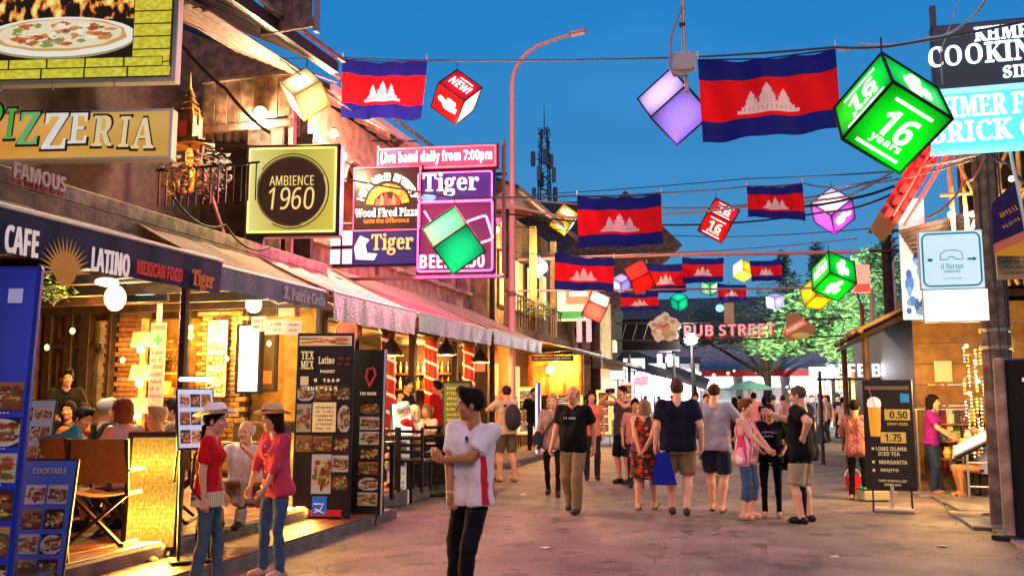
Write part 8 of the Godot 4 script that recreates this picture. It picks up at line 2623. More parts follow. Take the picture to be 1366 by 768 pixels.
func table(label: String, at: Vector3, size: Vector3, turn: float, top: Material, leg: Material) -> Node3D:
	var o := thing("dining_table", label, "table", at, turn)
	put("tabletop", mb().box(V(0, size.y - 0.02, 0), V(size.x, 0.04, size.z), Basis(), 0.008), top, o)
	for x in [-1, 1]:
		for z in [-1, 1]:
			put("leg", mb().box(V(x * (size.x / 2 - 0.05), (size.y - 0.04) / 2, z * (size.z / 2 - 0.05)), V(0.05, size.y - 0.04, 0.05), Basis(), 0.005), leg, o)
	put("apron", mb().box(V(0, size.y - 0.08, size.z / 2 - 0.05), V(size.x - 0.12, 0.07, 0.02)), leg, o)
	return o


func set_table(where: String, at: Vector3, w: float, d: float, count: int) -> void:   # plates with food, glasses
	for k in count:
		var p := at + V(rng.randf_range(-w, w) * 0.42, 0.0, rng.randf_range(-d, d) * 0.42)
		if k % 3 == 2:
			var g := thing("drinking_glass", "small drinking glass standing on " + where, "glass", p, 0.0, "glasses on " + where)
			put("tumbler", mb().lathe([Vector2(0, 0), Vector2(0.03, 0), Vector2(0.036, 0.12), Vector2(0.032, 0.12), Vector2(0.027, 0.01), Vector2(0, 0.01)], 10), mat("d8e0e0", 0.08, {"spec": 0.8}), g)
			put("drink", mb().lathe([Vector2(0, 0.012), Vector2(0.026, 0.012), Vector2(0.031, 0.09), Vector2(0, 0.09)], 10), mat(["c8781e", "8a2a1a", "e0c050"][k % 3], 0.2), g)
		else:
			var o := thing("plate", "white plate of food on " + where, "plate", p, 0.0, "plates on " + where)
			put("dish", mb().lathe([Vector2(0, 0), Vector2(0.07, 0.0), Vector2(0.125, 0.018), Vector2(0.125, 0.024), Vector2(0.07, 0.01), Vector2(0, 0.008)], 16), mat("e8e0d0", 0.25), o)
			var fd := mb()
			for j in 7:
				fd.ball(V(rng.randf_range(-0.06, 0.06), 0.022, rng.randf_range(-0.06, 0.06)), V(0.03, 0.018, 0.026), 5, 7)
			put("food", fd, mat(["b8642a", "d8a04a", "7a8a2a", "a83a1e"][k % 4], 0.5), o)


func terrace() -> void:
	director_chair("brown canvas folding chair with its back towards street by yellow menu box", V(-5.830, 0.280, -7.152), PI + 0.25)
	director_chair("orange canvas folding chair with blue napkin behind low blue board", V(-6.403, 0.280, -7.363), PI - 0.3)
	director_chair("brown canvas folding chair half hidden behind glowing yellow menu box", V(-6.181, 0.280, -8.505), PI + 0.4)
	var nk := tag(put("napkin", mb().prism(PackedVector2Array([Vector2(-0.2, 0.0), Vector2(0.2, 0.0), Vector2(0.17, 0.14), Vector2(0.02, 0.06), Vector2(-0.14, 0.03)]), -0.03, 0.03), cloth("3aa0c0"), null, Transform3D(Basis(Vector3.UP, 0.2), V(-6.403, 0.280, -7.363) + V(0.02, 0.93, 0.24))), "turquoise cloth draped over the orange folding chair's back", "cloth")
	var t1: Vector3 = V(-7.292, 0.280, -8.575)
	table("wooden dining table laid with plates in front of man in orange", t1, V(1.2, 0.75, 0.8), 0.1, wood("7a4a22", 0.35), wood("3a2414"))
	set_table("the table of man in orange", t1 + V(0, 0.752, 0), 1.1, 0.7, 12)
	var t2: Vector3 = V(-6.262, 0.280, -10.181)
	table("golden wooden table before old man in white shirt", t2, V(0.8, 0.74, 0.7), 0.0, wood("b8862e", 0.35), wood("6a4218"))
	set_table("the old man's golden table", t2 + V(0, 0.742, 0), 0.7, 0.6, 5)
	var bxx := thing("wooden_bench", "yellowish wooden bench seat between the two women in hats", "bench", V(-5.313, 0.280, -8.509), 0.2)
	put("seat", mb().box(V(0, 0.43, 0), V(0.7, 0.06, 0.36), Basis(), 0.012), wood("b07a2a"), bxx)
	for x in [-0.3, 0.3]:
		put("leg", mb().box(V(x, 0.2, 0), V(0.06, 0.4, 0.32), Basis(), 0.008), wood("8a5a1e"), bxx)
	var so := thing("sofa", "mustard cushioned sofa behind the woman in red", "sofa", V(-8.397, 0.280, -13.007), 0.1)
	put("seat", mb().box(V(0, 0.3, 0), V(1.3, 0.34, 0.6), Basis(), 0.06), cloth("8a6a2a"), so)
	put("backrest", mb().box(V(0, 0.68, -0.28), V(1.3, 0.55, 0.16), Basis(), 0.06), cloth("93732e"), so)
	put("cushion", mb().box(V(-0.3, 0.62, -0.14), V(0.42, 0.4, 0.14), Basis(Vector3.RIGHT, -0.25), 0.06), cloth("a8863a"), so)
	# dark low tables and benches of the bar
	var dk := wood("1a120e", 0.35)
	var t3: Vector3 = V(-5.181, 0.220, -11.377)
	table("black high-legged table with bowl beside the tall black menus", t3, V(0.62, 0.78, 0.6), 0.0, dk, dk)
	var bw := thing("bowl", "white bowl with green leaves on the black high table", "bowl", t3 + V(0.05, 0.78, 0))
	put("dish", mb().lathe([Vector2(0, 0), Vector2(0.05, 0), Vector2(0.12, 0.09), Vector2(0.115, 0.09), Vector2(0.045, 0.012), Vector2(0, 0.012)], 14), mat("e4dcc8", 0.3), bw)
	leafy("table_plant", "tuft of green leaves rising from the white bowl", t3 + V(0.05, 0.93, 0), V(0.11, 0.1, 0.1), 60, 0.06, ["4f6a22", "6a8430"])
	var t4: Vector3 = V(-5.612, 0.220, -14.474)
	table("dark dining table of the seated older couple", t4, V(1.1, 0.76, 0.8), 0.1, dk, dk)
	set_table("the older couple's dark table", t4 + V(0, 0.762, 0), 1.0, 0.7, 7)
	var t5: Vector3 = V(-6.235, 0.220, -17.402)
	table("dark dining table beside the red-shirted server", t5, V(1.0, 0.76, 0.8), 0.0, dk, dk)
	set_table("the dark table beside the server", t5 + V(0, 0.762, 0), 0.9, 0.7, 6)
	for k in 3:
		var ch := thing("dining_chair", "dark slatted wooden chair, " + ["nearest to menu stand under man in red", "under the blond seated woman", "right of older couple's table"][k], "chair", [V(-5.416, 0.220, -12.969), V(-5.019, 0.220, -12.735), V(-5.368, 0.220, -14.541)][k], PI - 0.4 + k * 0.4)
		put("seat", mb().box(V(0, 0.45, 0), V(0.42, 0.04, 0.42), Basis(), 0.01), dk, ch)
		for x in [-0.18, 0.18]:
			put("leg", mb().box(V(x, 0.215, 0.18), V(0.04, 0.43, 0.04)), dk, ch)
			put("leg", mb().box(V(x, 0.47, -0.18), V(0.04, 0.94, 0.04)), dk, ch)
		for j in 4:
			put("slat", mb().box(V(0, 0.58 + j * 0.1, -0.18), V(0.34, 0.05, 0.02)), dk, ch)
	var pb := thing("planter", "dark low planter box at bar terrace edge behind man in white jersey", "planter", V(-4.975, 0.200, -14.183))
	put("tub", mb().box(V(-0.1, 0.18, 0), V(0.7, 0.36, 0.35), Basis(), 0.02), wood("2a241e"), pb)
	put("soil", mb().box(V(-0.1, 0.365, 0), V(0.62, 0.02, 0.28)), mat("1a140e", 0.9), pb)
	var hz := thing("hose", "black coiled hose end lying at terrace corner behind man in jersey", "hose", V(-5.289, 0.000, -14.054))
	put("coil", mb().tube([V(-0.3, 0.18, 0), V(-0.25, 0.05, 0.05), V(0.1, 0.025, 0.1), V(0.6, 0.025, -0.1), V(1.0, 0.025, -0.5)], 0.022, 7), mat("15120f", 0.5), hz)
	var sf := thing("sofa", "long padded orange-red sofa behind backpack wearer at far bar", "sofa", V(-6.978, 0.100, -26.975), 0.1)
	put("seat", mb().box(V(0, 0.45, 0), V(1.3, 0.3, 0.6), Basis(), 0.08), cloth("b0502a"), sf)
	put("backrest", mb().box(V(0, 0.85, -0.25), V(1.3, 0.5, 0.2), Basis(), 0.09), cloth("b8582e"), sf)
	for x in [-0.5, 0.5]:
		put("leg", mb().box(V(x, 0.15, 0), V(0.08, 0.3, 0.4)), wood("5a3418"), sf)
	var bag := tag(put("black_bag", mb().ball(V(0, 0.1, 0), V(0.26, 0.12, 0.16), 8, 14), mat("0f0d0c", 0.45, {"bump": 2.0}), null, moved(V(-5.529, -0.000, -7.168))), "black bag lying on step below glowing yellow menu box", "bag")
	var wedge := thing("ramp_board", "white wedge board lying at foot of lit menu boxes", "board", V(-5.489, 0.000, -31.289), 0.3)
	put("slab", mb().hexa([V(-0.5, 0, 0.3), V(0.5, 0, 0.3), V(0.5, 0, -0.3), V(-0.5, 0, -0.3), V(-0.5, 0.04, 0.3), V(0.5, 0.04, 0.3), V(0.5, 0.22, -0.3), V(-0.5, 0.22, -0.3)]), mat("d8d8dc", 0.5), wedge)


func stalls() -> void:
	# jewellery and scarf stall on the right
	var metal := mat("b8b4a8", 0.35, {"metal": 0.7})
	var t := thing("stall_table", "metal trestle stall table of trinkets before woman in purple", "table", V(3.62, 0.03, -16.05), -0.1)
	for x in [-0.5, 0.5]:
		for z in [-0.3, 0.3]:
			put("leg", mb().tube([V(x, 0, z), V(x, 0.82, z)], 0.02, 7), metal, t)
	put("tabletop", mb().box(V(0, 0.84, 0), V(1.15, 0.04, 0.7), Basis(), 0.008), mat("c8a86a", 0.5), t)
	put("rail", mb().tube([V(-0.5, 0.18, 0.3), V(0.5, 0.18, 0.3)], 0.018, 7), metal, t)
	put("rail", mb().tube([V(-0.5, 0.55, 0.3), V(0.5, 0.55, 0.3)], 0.014, 7), metal, t)
	put("drawer", mb().box(V(0.3, 0.7, 0.28), V(0.4, 0.2, 0.1), Basis(), 0.01), mat("d8922a", 0.5), t)
	var pt := V(3.62, 0.03, -16.05)
	for k in 26:
		var q := pt + V(-0.5 + (k % 9) * 0.125, 0.86, -0.24 + (k / 9) * 0.22)
		var hexs: String = ["e8c04a", "d8e0e8", "b8401e", "f0e8d0", "7a5a2a", "c87a9a"][k % 6]
		if k % 3 == 0:
			tag(put("trinket_bowl", mb().lathe([Vector2(0, 0), Vector2(0.03, 0), Vector2(0.05, 0.05), Vector2(0.045, 0.05), Vector2(0.025, 0.01), Vector2(0, 0.01)], 10), mat(hexs, 0.3), null, moved(q)), "tiny coloured bowl among trinkets on the right stall table", "bowl", "trinkets on the right stall table")
		else:
			tag(put("trinket_figure", mb().lathe([Vector2(0, 0), Vector2(0.03, 0), Vector2(0.034, 0.02), Vector2(0.016, 0.05), Vector2(0.026, 0.08 + 0.03 * (k % 2)), Vector2(0, 0.12 + 0.03 * (k % 2))], 8), mat(hexs, 0.3, {"metal": 0.4}), null, moved(q)), "tiny shiny figurine among trinkets on the right stall table", "figurine", "trinkets on the right stall table")
	var r := thing("clothes_rail", "rail of hanging patterned scarves behind woman in purple", "clothes rail", V(3.290, 0.063, -17.020))
	r.position.y = 0.03
	put("rail", mb().tube([V(-0.75, 1.36, 0), V(1.2, 1.36, 0)], 0.02, 7), metal, r)
	for x in [-0.72, 1.18]:
		put("post", mb().tube([V(x, 0, 0), V(x, 1.36, 0)], 0.02, 7), metal, r)
	var cols: Array = ["8a6a3a", "5a7a9a", "c8b48a", "9a3a3a", "e0d0a8", "4a5a3a", "7a4a6a", "d8b05a", "3a3a3a", "b88a5a"]
	for k in 16:
		var m := mb()
		for j in 6:
			var x0 := -0.05 + 0.0167 * j
			var z0 := 0.02 * sin(j * 2.1 + k)
			var z1 := 0.02 * sin((j + 1) * 2.1 + k)
			m.quad(V(x0, -1.08 + 0.06 * (k % 3), z0), V(x0 + 0.0167, -1.08 + 0.06 * (k % 3), z1), V(x0 + 0.0167, 0, z1 * 0.5), V(x0, 0, z0 * 0.5))
		tag(put("scarf", m, cloth(cols[k % 10]), null, moved(r.position + V(-0.66 + k * 0.115, 1.36, 0.03))), "long %s scarf hanging on rail of the right stall" % ["ochre", "steel blue", "sand", "brick red", "cream", "olive", "plum", "golden", "charcoal", "tan"][k % 10], "scarf", "scarves on the stall rail")
	var ms := thing("market_shelf", "stepped display of bags, hats and boxes behind the trinket table", "display", V(3.614, 0.255, -16.620))
	ms.position.y = 0.03
	for j in 3:
		put("board", mb().box(V(0, 0.55 + 0.28 * j, -0.22 * j), V(1.5, 0.03, 0.26), Basis(), 0.005), wood("a87a40"), ms)
	for x in [-0.72, 0.72]:
		put("post", mb().box(V(x, 0.6, -0.3), V(0.05, 1.2, 0.05)), wood("6a4a28"), ms)
	for k in 24:
		var q := ms.position + V(-0.66 + (k % 8) * 0.185, 0.57 + 0.28 * (k / 8), -0.22 * (k / 8))
		var hx: String = ["d8b86a", "b85a3a", "e8dcc0", "5a7a8a", "8a3a5a", "c8c8c0", "7a8a4a"][(k * 3) % 7]
		if k % 2:
			tag(put("display_box", mb().box(V(0, 0.08, 0), V(0.13, 0.16, 0.12), Basis(Vector3.UP, 0.2 * k), 0.01), mat(hx, 0.5), null, moved(q)), "small coloured box on the stepped display behind trinket table", "box", "goods on the stepped display")
		else:
			tag(put("display_pot", mb().lathe([Vector2(0, 0), Vector2(0.05, 0), Vector2(0.075, 0.08), Vector2(0.04, 0.15), Vector2(0.05, 0.18), Vector2(0, 0.18)], 10), mat(hx, 0.35), null, moved(q)), "small glazed pot on the stepped display behind trinket table", "pot", "goods on the stepped display")
	# necklaces and lit strings hung on the wall by the pole
	var ds := thing("jewellery_stand", "tall glittering stand of hanging necklaces and lights beside the big pole", "stand", V(3.064, 0.433, -14.400))
	ds.position.y = 0.03
	put("post", mb().tube([V(0.1, 0, 0), V(0.1, 2.3, 0)], 0.03, 8), wood("6a4a2a"), ds)
	for k in 5:
		put("arm", mb().tube([V(-0.22, 0.9 + k * 0.32, 0), V(0.32, 0.9 + k * 0.32, 0)], 0.009, 6), wood("5a4026"), ds)
	for k in 45:
		var x := -0.2 + 0.055 * (k % 9) + rng.randf_range(-0.03, 0.03)
		var y := 1.0 + 0.3 * (k / 9) + rng.randf_range(-0.1, 0.1)
		var nk := mb()
		for j in 5:
			nk.ball(V(x, y - 0.05 * j, 0.02 + 0.01 * (k % 2)), Vector3.ONE * rng.randf_range(0.012, 0.024), 4, 6)
		put("necklace", nk, mat(["e8c860", "d8dce0", "c89a4a", "a0c8d8", "e8e0c8"][k % 5], 0.25, {"metal": 0.6}), ds)
	for k in 9:
		put("bulb", mb().ball(V(-0.18 + 0.13 * (k % 4), 0.95 + 0.17 * k, 0.06), Vector3.ONE * 0.03, 5, 8), glow("ffe0a0", 1.5), ds)
	put("lit_tube", mb().box(V(0.24, 1.5, 0.03), V(0.04, 1.0, 0.04)), glow("ffe8c0", 1.3), ds)
	lamp(ds, V(-0.1, 1.8, 0.5), Color("ffc468"), 3.6, 0.12)
	lamp(ds, V(-0.7, 1.9, -0.6), Color("ffc060"), 4.0, 0.12)
	var gl := tag(put("golden_mask", mb().lathe([Vector2(0, 0), Vector2(0.08, 0.02), Vector2(0.12, 0.14), Vector2(0.05, 0.26), Vector2(0.09, 0.34), Vector2(0.0, 0.46)], 12), mat("d8a03a", 0.35, {"metal": 0.6, "glow": 0.15}), null, moved(V(3.242, 2.207, -13.600))), "golden ornament hanging on wall right of the big pole", "ornament")
	hang_lamp("tube_lamp", "horizontal warm strip lamp on wall right of the big pole", V(3.340, 2.076, -13.400), 0.22, 0.03, "fff0c8", 2.2, 0.0)
	# sloped menu stand with seated vendor
	var m := thing("menu_stand", "black sloping menu stand in front of seated vendor at right", "menu stand", V(2.910, 0.000, -13.640), -0.35)
	put("post", mb().box(V(0.12, 0.52, 0), V(0.2, 1.04, 0.12), Basis(), 0.015), mat("12100f", 0.4), m)
	put("menu_panel", mb().box(V(-0.12, 1.0, 0.05), V(0.62, 0.04, 0.42), Basis(Vector3.BACK, 0.5) * Basis(Vector3.RIGHT, 0.3), 0.01), mat("e0d8c4", 0.2), m)
	put("rim", mb().box(V(-0.12, 0.97, 0.05), V(0.68, 0.03, 0.46), Basis(Vector3.BACK, 0.5) * Basis(Vector3.RIGHT, 0.3), 0.01), mat("12100f", 0.4), m)
	put("foot", mb().box(V(0.1, 0.02, 0), V(0.4, 0.04, 0.34), Basis(), 0.01), mat("12100f", 0.4), m)
	var st := thing("stool", "dark stool under the seated vendor at right", "stool", V(3.368, 0.000, -16.218))
	put("seat", mb().lathe([Vector2(0, 0.42), Vector2(0.17, 0.42), Vector2(0.17, 0.46), Vector2(0, 0.47)], 14), mat("1a1614", 0.5), st)
	for k in 4:
		put("leg", mb().tube([V(cos(k * PI / 2) * 0.17, 0, sin(k * PI / 2) * 0.17), V(cos(k * PI / 2) * 0.12, 0.43, sin(k * PI / 2) * 0.12)], 0.015, 6), mat("1a1614", 0.5), st)
	var sheet := tag(put("cloth_sheet", mb().box(V(0, 0.9, 0), V(0.3, 0.3, 0.02), Basis(Vector3.BACK, 0.4)), cloth("d8e0ec"), null, moved(V(3.615, 0.000, -17.372) + V(0.05, 0.1, 0.2))), "pale sheet leaning on the vendor's menu stand", "cloth")


func print_image(kind: String) -> ImageTexture:
	if tex.has(kind):
		return tex[kind]
	var i := img(128, 128, "ffffff")
	match kind:
		"stripes":
			for x in 128:
				i.fill_rect(Rect2i(x, 0, 1, 128), Color("d84a6a" if x % 32 < 12 else "f0d8dc" if x % 32 < 22 else "e8a0b0"))
		"jersey":   # white with a red band low on the wearer's left side
			i.fill(Color("dcd6d2"))
			i.fill_rect(Rect2i(34, 56, 6, 64), Color("c8202a"))
		"check":
			for x in 128:
				for y in 128:
					i.set_pixel(x, y, Color("e8d8a8") if (x % 32 < 24) and (y % 32 < 24) else Color("6a5a3a") if (x % 32 >= 24) != (y % 32 >= 24) else Color("3a2e1c"))
		"dress":
			i.fill(Color("3a2a26"))
			for k in 16:
				disc(i, rng.randf() * 128, rng.randf() * 128, rng.randf_range(10, 20), rng.randf_range(8, 18), Color(["c8401e", "d8582a", "a83018", "5a3a2a"][k % 4]), 0.2)
		"blouse":
			i.fill(Color("b86a5e"))
			for k in 60:
				disc(i, rng.randf() * 128, rng.randf() * 128, rng.randf_range(3, 8), rng.randf_range(3, 7), Color(["e0b8a0", "7a2a2a", "d8886a", "4a3a3a"][k % 4]), 0.2)
	tex[kind] = ImageTexture.create_from_image(i)
	return tex[kind]


func patterned(kind: String, uvs: float) -> StandardMaterial3D:
	return mat("ffffff", 0.85, {"image": print_image(kind), "repeat": true, "uvs": uvs, "rim": 0.3, "spec": 0.25, "name": "printed_cloth"})


func held(p: Node3D, which: String) -> Vector3:   # where a hand is, in the street
	var t: Transform3D = Transform3D(p.basis, p.position)
	return t * (p.get_meta(which) as Vector3)


func on_head(p: Node3D, called: String, mb: Mb, m: Material) -> MeshInstance3D:
	return put(called, mb, m, p, p.get_meta("head_at"))


func hat(p: Node3D, hex: String, brim: float, band: String) -> void:
	var o := mb()
	o.lathe([Vector2(brim, 0.02), Vector2(brim * 0.85, 0.0), Vector2(0.105, 0.006), Vector2(0.1, 0.06), Vector2(0.082, 0.105), Vector2(0.05, 0.118), Vector2(0.0, 0.105)], 24, V(0, 0.07, -0.01), Basis(Vector3.RIGHT, -0.1), 1.12)
	for k in o.v.size():   # brim curled up at the sides
		var r := Vector2(o.v[k].x, o.v[k].z).length()
		if r > 0.11:
			o.v[k].y += (r - 0.11) * (0.5 * pow(absf(o.v[k].x) / r, 2.0) - 0.15)
	on_head(p, "hat", o, mat(hex, 0.85, {"bump": 0.6, "scale": 6.0}))
	on_head(p, "hat_band", mb().lathe([Vector2(0.106, 0.01), Vector2(0.104, 0.045)], 24, V(0, 0.07, -0.01), Basis(Vector3.RIGHT, -0.1), 1.12), mat(band, 0.7))


func sitting(s: Dictionary, reach_z := 0.36) -> Dictionary:
	var o := {"hip": V(0, -0.44, 0), "lf": V(0.12, 0.075, 0.4), "rf": V(-0.12, 0.075, 0.36), "seat": true, "lh": V(0.16, 0.8, reach_z), "rh": V(-0.16, 0.8, reach_z), "le": V(0.6, -0.8, -0.3), "re": V(-0.6, -0.8, -0.3), "cell": 0.021}
	o.merge(s, true)
	return o


func walking(s: Dictionary, step := 0.2) -> Dictionary:
	var o := {"lf": V(0.09, 0.085, step), "rf": V(-0.09, 0.1, -step), "lh": V(0.27, 0.9, -step * 0.6), "rh": V(-0.27, 0.9, step * 0.7 + 0.05)}
	o.merge(s, true)
	return o


func people() -> void:
	var dark := "bd8458"
	var fair := "dca888"
	var tan_ := "c99470"
	# --- the three nearest
	var p := person("young man in white jersey with red side stripe, arm crossed, looking aside", V(-2.239, 0.000, -6.752), -0.25, 1.694, {"skin": "a8704a", "cell": 0.0125, "hair": "quiff", "head": Vector2(-0.95, 0.05), "top": patterned("jersey", 1.3), "top_name": "jersey", "hem": -0.13, "bot": cloth("15151a"), "lh": V(-0.11, 1.16, 0.17), "le": V(1, -0.6, 0.5), "lhd": V(-0.8, 0.35, 0.1), "lht": V(0, 1, 0.3), "rh": V(-0.02, 0.91, 0.2), "re": V(-0.8, -0.3, -0.25), "rhd": V(0.25, -1, 0.25), "hip": V(0.06, -0.01, 0), "lf": V(0.06, 0.08, 0.12), "rf": V(-0.3, 0.12, -0.3), "lean": Vector2(0.03, 0.04)})
	var tl: float = 1.694 / 1.75
	put("chest_mark", mb().ball(V(0.09, 1.33, 0.128) * tl, V(0.018, 0.022, 0.012) * tl, 5, 8), mat("20305a", 0.7), p)
	put("watch_band", mb().ball((p.get_meta("hand_r") as Vector3), Vector3.ONE * 0.03, 6, 8), mat("c8b070", 0.4), p)
	p = person("woman in red T-shirt and white hat seen from behind, long plait", V(-4.544, 0.000, -6.781), 1.95, 1.530, {"skin": tan_, "cell": 0.0135, "fem": true, "hair": "plait", "head": Vector2(-0.15, 0), "top": cloth("c8121a"), "hem": -0.04, "bot": cloth("4a5a6a"), "slim": 0.85, "lh": V(0.24, 0.88, 0.1), "rh": V(-0.22, 0.86, 0.02), "lf": V(0.1, 0.075, 0.1), "rf": V(-0.1, 0.075, -0.08), "lean": Vector2(0.04, 0)})
	hat(p, "e8e0d8", 0.19, "2a1a18")
	var sk: float = 1.530 / 1.75
	put("checked_hem", mb().lathe([Vector2(0.2, 0.8), Vector2(0.192, 0.94)], 20, Vector3.ZERO, Basis.from_scale(Vector3.ONE * sk), 0.8), patterned("check", 14.0), p)
	put("strap", mb().tube([V(0.12, 1.44, -0.02) * sk, V(0.02, 1.28, -0.135) * sk, V(-0.14, 0.98, -0.12) * sk, V(-0.2, 0.86, 0.0) * sk], 0.013, 6), mat("1a1412", 0.6), p)
	p = person("laughing woman in pink shirt, jeans and straw hat", V(-4.301, -0.000, -7.507), -0.45, 1.531, {"skin": tan_, "cell": 0.0135, "fem": true, "hair": "long", "hair_tone": "1c120e", "head": Vector2(-0.3, 0.06), "top": cloth("c2405a"), "sleeve": 2, "hem": -0.13, "bot": cloth("3a5274"), "slim": 0.85, "shoe_tone": "b08a78", "lh": V(0.06, 0.86, 0.22), "le": V(1, -0.1, -0.3), "rh": V(-0.16, 0.8, 0.26), "re": V(-1, 0.0, -0.4), "lf": V(0.17, 0.075, 0.06), "rf": V(-0.08, 0.075, 0.1), "lean": Vector2(0.1, 0.02)})
	hat(p, "c8a878", 0.18, "2a1c12")
	sk = 1.531 / 1.75
	for k in 6:
		put("button", mb().ball(V(0.0, 0.9 + k * 0.085, 0.155 + 0.012 * (k % 2)) * sk, Vector3.ONE * 0.009, 4, 6), mat("e8c8c8", 0.5), p)
	put("wrist_watch", mb().lathe([Vector2(0.032, -0.012), Vector2(0.034, 0.012)], 12, (p.get_meta("hand_l") as Vector3) + V(0, 0.02, 0)), mat("d8d0c8", 0.3, {"metal": 0.6}), p)
	# --- walking groups in the street
	person("tall man in navy T-shirt and khaki shorts walking away beside grey-shirted man", V(-1.133, 0.000, -12.683), PI + 0.1, 1.868, walking({"skin": fair, "hair_tone": "4a3626", "top": cloth("161a2c"), "hem": -0.12, "wide": 1.22, "bottom": "shorts", "bot": cloth("8a7450"), "cell": 0.018, "lh": V(0.29, 0.88, 0.02), "rh": V(-0.3, 0.9, 0.06), "shoe_tone": "3a2e28"}, 0.12))
	var bag := thing("carrier_bag", "big royal blue carrier bag held beside man in navy T-shirt", "bag", V(-1.320, 0.000, -12.631) + V(0, 0.42, 0.05), 0.1)
	put("sack", mb().hexa([V(-0.17, 0, 0.06), V(0.17, 0, 0.06), V(0.17, 0, -0.06), V(-0.17, 0, -0.06), V(-0.1, 0.42, 0.025), V(0.06, 0.45, 0.025), V(0.06, 0.45, -0.025), V(-0.1, 0.42, -0.025)]), cloth("1a2a9a"), bag)
	put("handle", mb().tube([V(-0.07, 0.42, 0), V(-0.02, 0.52, 0), V(0.04, 0.44, 0)], 0.012, 6), cloth("1a2a9a"), bag)
	person("man in grey T-shirt and dark blue shorts walking away in flip-flops", V(-0.657, 0.000, -13.147), PI - 0.15, 1.822, walking({"skin": fair, "hair": "buzz", "hair_tone": "4a2e1a", "top": cloth("a8a8b4"), "wide": 1.1, "hem": -0.12, "bottom": "shorts", "bot": cloth("2a3448"), "cell": 0.018, "shoe": "sandal", "rh": V(-0.26, 1.02, 0.2), "re": V(-1, -0.4, -0.5)}, 0.14))
	p = person("older woman in pink striped sleeveless blouse and denim capris in profile", V(-0.234, 0.000, -12.615), 1.15, 1.590, {"skin": fair, "hair_tone": "6a3e22", "fem": true, "wide": 1.1, "belly": 0.02, "top": patterned("stripes", 4.0), "top_name": "blouse", "sleeve": 0, "hem": -0.16, "bottom": "capri", "bot": cloth("4a5f80"), "shoe": "sandal", "shoe_tone": "b07a6a", "cell": 0.018, "lh": V(0.1, 1.0, 0.34), "rh": V(-0.08, 1.02, 0.36), "le": V(0.4, -0.8, -0.5), "re": V(-0.4, -0.8, -0.5)})
	p = person("woman in black T-shirt and black leggings facing us, camera before her face", V(0.084, 0.000, -12.859), -0.05, 1.529, {"skin": tan_, "fem": true, "hair": "bun", "top": cloth("101014"), "hem": -0.12, "bot": cloth("0c0c10"), "slim": 0.75, "cell": 0.018, "shoe": "sandal", "shoe_tone": "5a3a30", "rh": V(-0.14, 1.02, 0.24), "re": V(-0.6, -0.7, -0.3), "lh": V(0.2, 1.0, 0.14)})
	var pk: float = 1.529 / 1.75
	for k in 2:
		strokes(p, V(0, 1.3 - k * 0.06, 0.165) * pk, Vector2(0.2 - 0.06 * k, 0.035), 8, mat("b8b8c0", 0.7))
	p = person("heavy-set man in black T-shirt and cream shorts pointing a phone left", V(0.488, -0.000, -12.441), -1.95, 1.775, {"skin": fair, "hair": "buzz", "hair_tone": "5a463a", "wide": 1.36, "belly": 0.06, "top": cloth("0f1216"), "hem": -0.17, "bottom": "shorts", "bot": cloth("a8987a"), "short_to": 1.0, "cell": 0.018, "shoe_tone": "101012", "rh": V(-0.14, 1.36, 0.47), "re": V(-0.5, -1, 0), "lh": V(0.25, 1.08, -0.1), "le": V(0.8, -0.2, -1), "rc": 0.9, "head": Vector2(0.1, 0.12)})
	tag(put("phone", mb().box(Vector3.ZERO, V(0.014, 0.08, 0.15), Basis(), 0.005), mat("101014", 0.25), null, Transform3D(p.basis, held(p, "hand_r") + p.basis * V(0, 0.06, 0.09))), "black phone in hand of heavy man in black T-shirt", "phone")
	put("dark_sock", mb().lathe([Vector2(0.05, 0.08), Vector2(0.072, 0.36), Vector2(0.066, 0.46), Vector2(0.0, 0.47)], 14, V(0.115, 0, 0.0)), cloth("16161a"), p)
	tag(put("shoulder_bag", mb().hexa([V(-0.13, 0, 0.05), V(0.13, 0, 0.05), V(0.13, 0, -0.05), V(-0.13, 0, -0.05), V(-0.1, 0.34, 0.03), V(0.1, 0.34, 0.03), V(0.1, 0.34, -0.03), V(-0.1, 0.34, -0.03)]), cloth("2a1c18"), null, moved(V(0.288, 0.000, -12.915) + V(0.02, 0.62, -0.1))), "dark brown cloth bag hanging between woman in leggings and heavy man", "bag")
	person("grey-blond woman in orange floral dress, hands clasped behind her back", V(-1.657, 0.000, -13.220), PI - 0.15, 1.589, {"skin": "cf9a7a", "fem": true, "wide": 1.12, "hair": "bob", "hair_tone": "8a7050", "top": patterned("dress", 3.0), "sleeve": 0, "hem": -0.7, "bottom": "dress", "dress_to": 0.5, "cell": 0.018, "shoe": "sandal", "shoe_tone": "2a2020", "lh": V(0.03, 0.92, -0.2), "rh": V(-0.04, 0.94, -0.2), "le": V(1, 0, -0.2), "re": V(-1, 0, -0.2), "lf": V(0.1, 0.08, -0.1), "rf": V(-0.1, 0.08, 0.12)})
	p = person("photographer in grey tank top and black shorts raising a camera", V(-2.538, 0.000, -17.078), -0.55, 1.840, {"skin": tan_, "hair": "cap", "hair_tone": "14161e", "top": cloth("46464a"), "top_name": "tank_top", "sleeve": 0, "hem": -0.1, "bottom": "shorts", "bot": cloth("15161a"), "short_to": 1.02, "cell": 0.019, "rh": V(-0.08, 1.58, 0.3), "lh": V(0.06, 1.52, 0.32), "re": V(-1, -0.6, 0.1), "le": V(1, -0.8, 0.1), "rc": 0.9, "lc": 0.9})
	var cm := thing("camera", "black camera with lens held up by photographer in tank top", "camera", held(p, "hand_r") + p.basis * V(0.07, 0.06, 0.0), -0.55)
	put("body", mb().box(Vector3.ZERO, V(0.14, 0.1, 0.07), Basis(), 0.015), mat("101012", 0.4), cm)
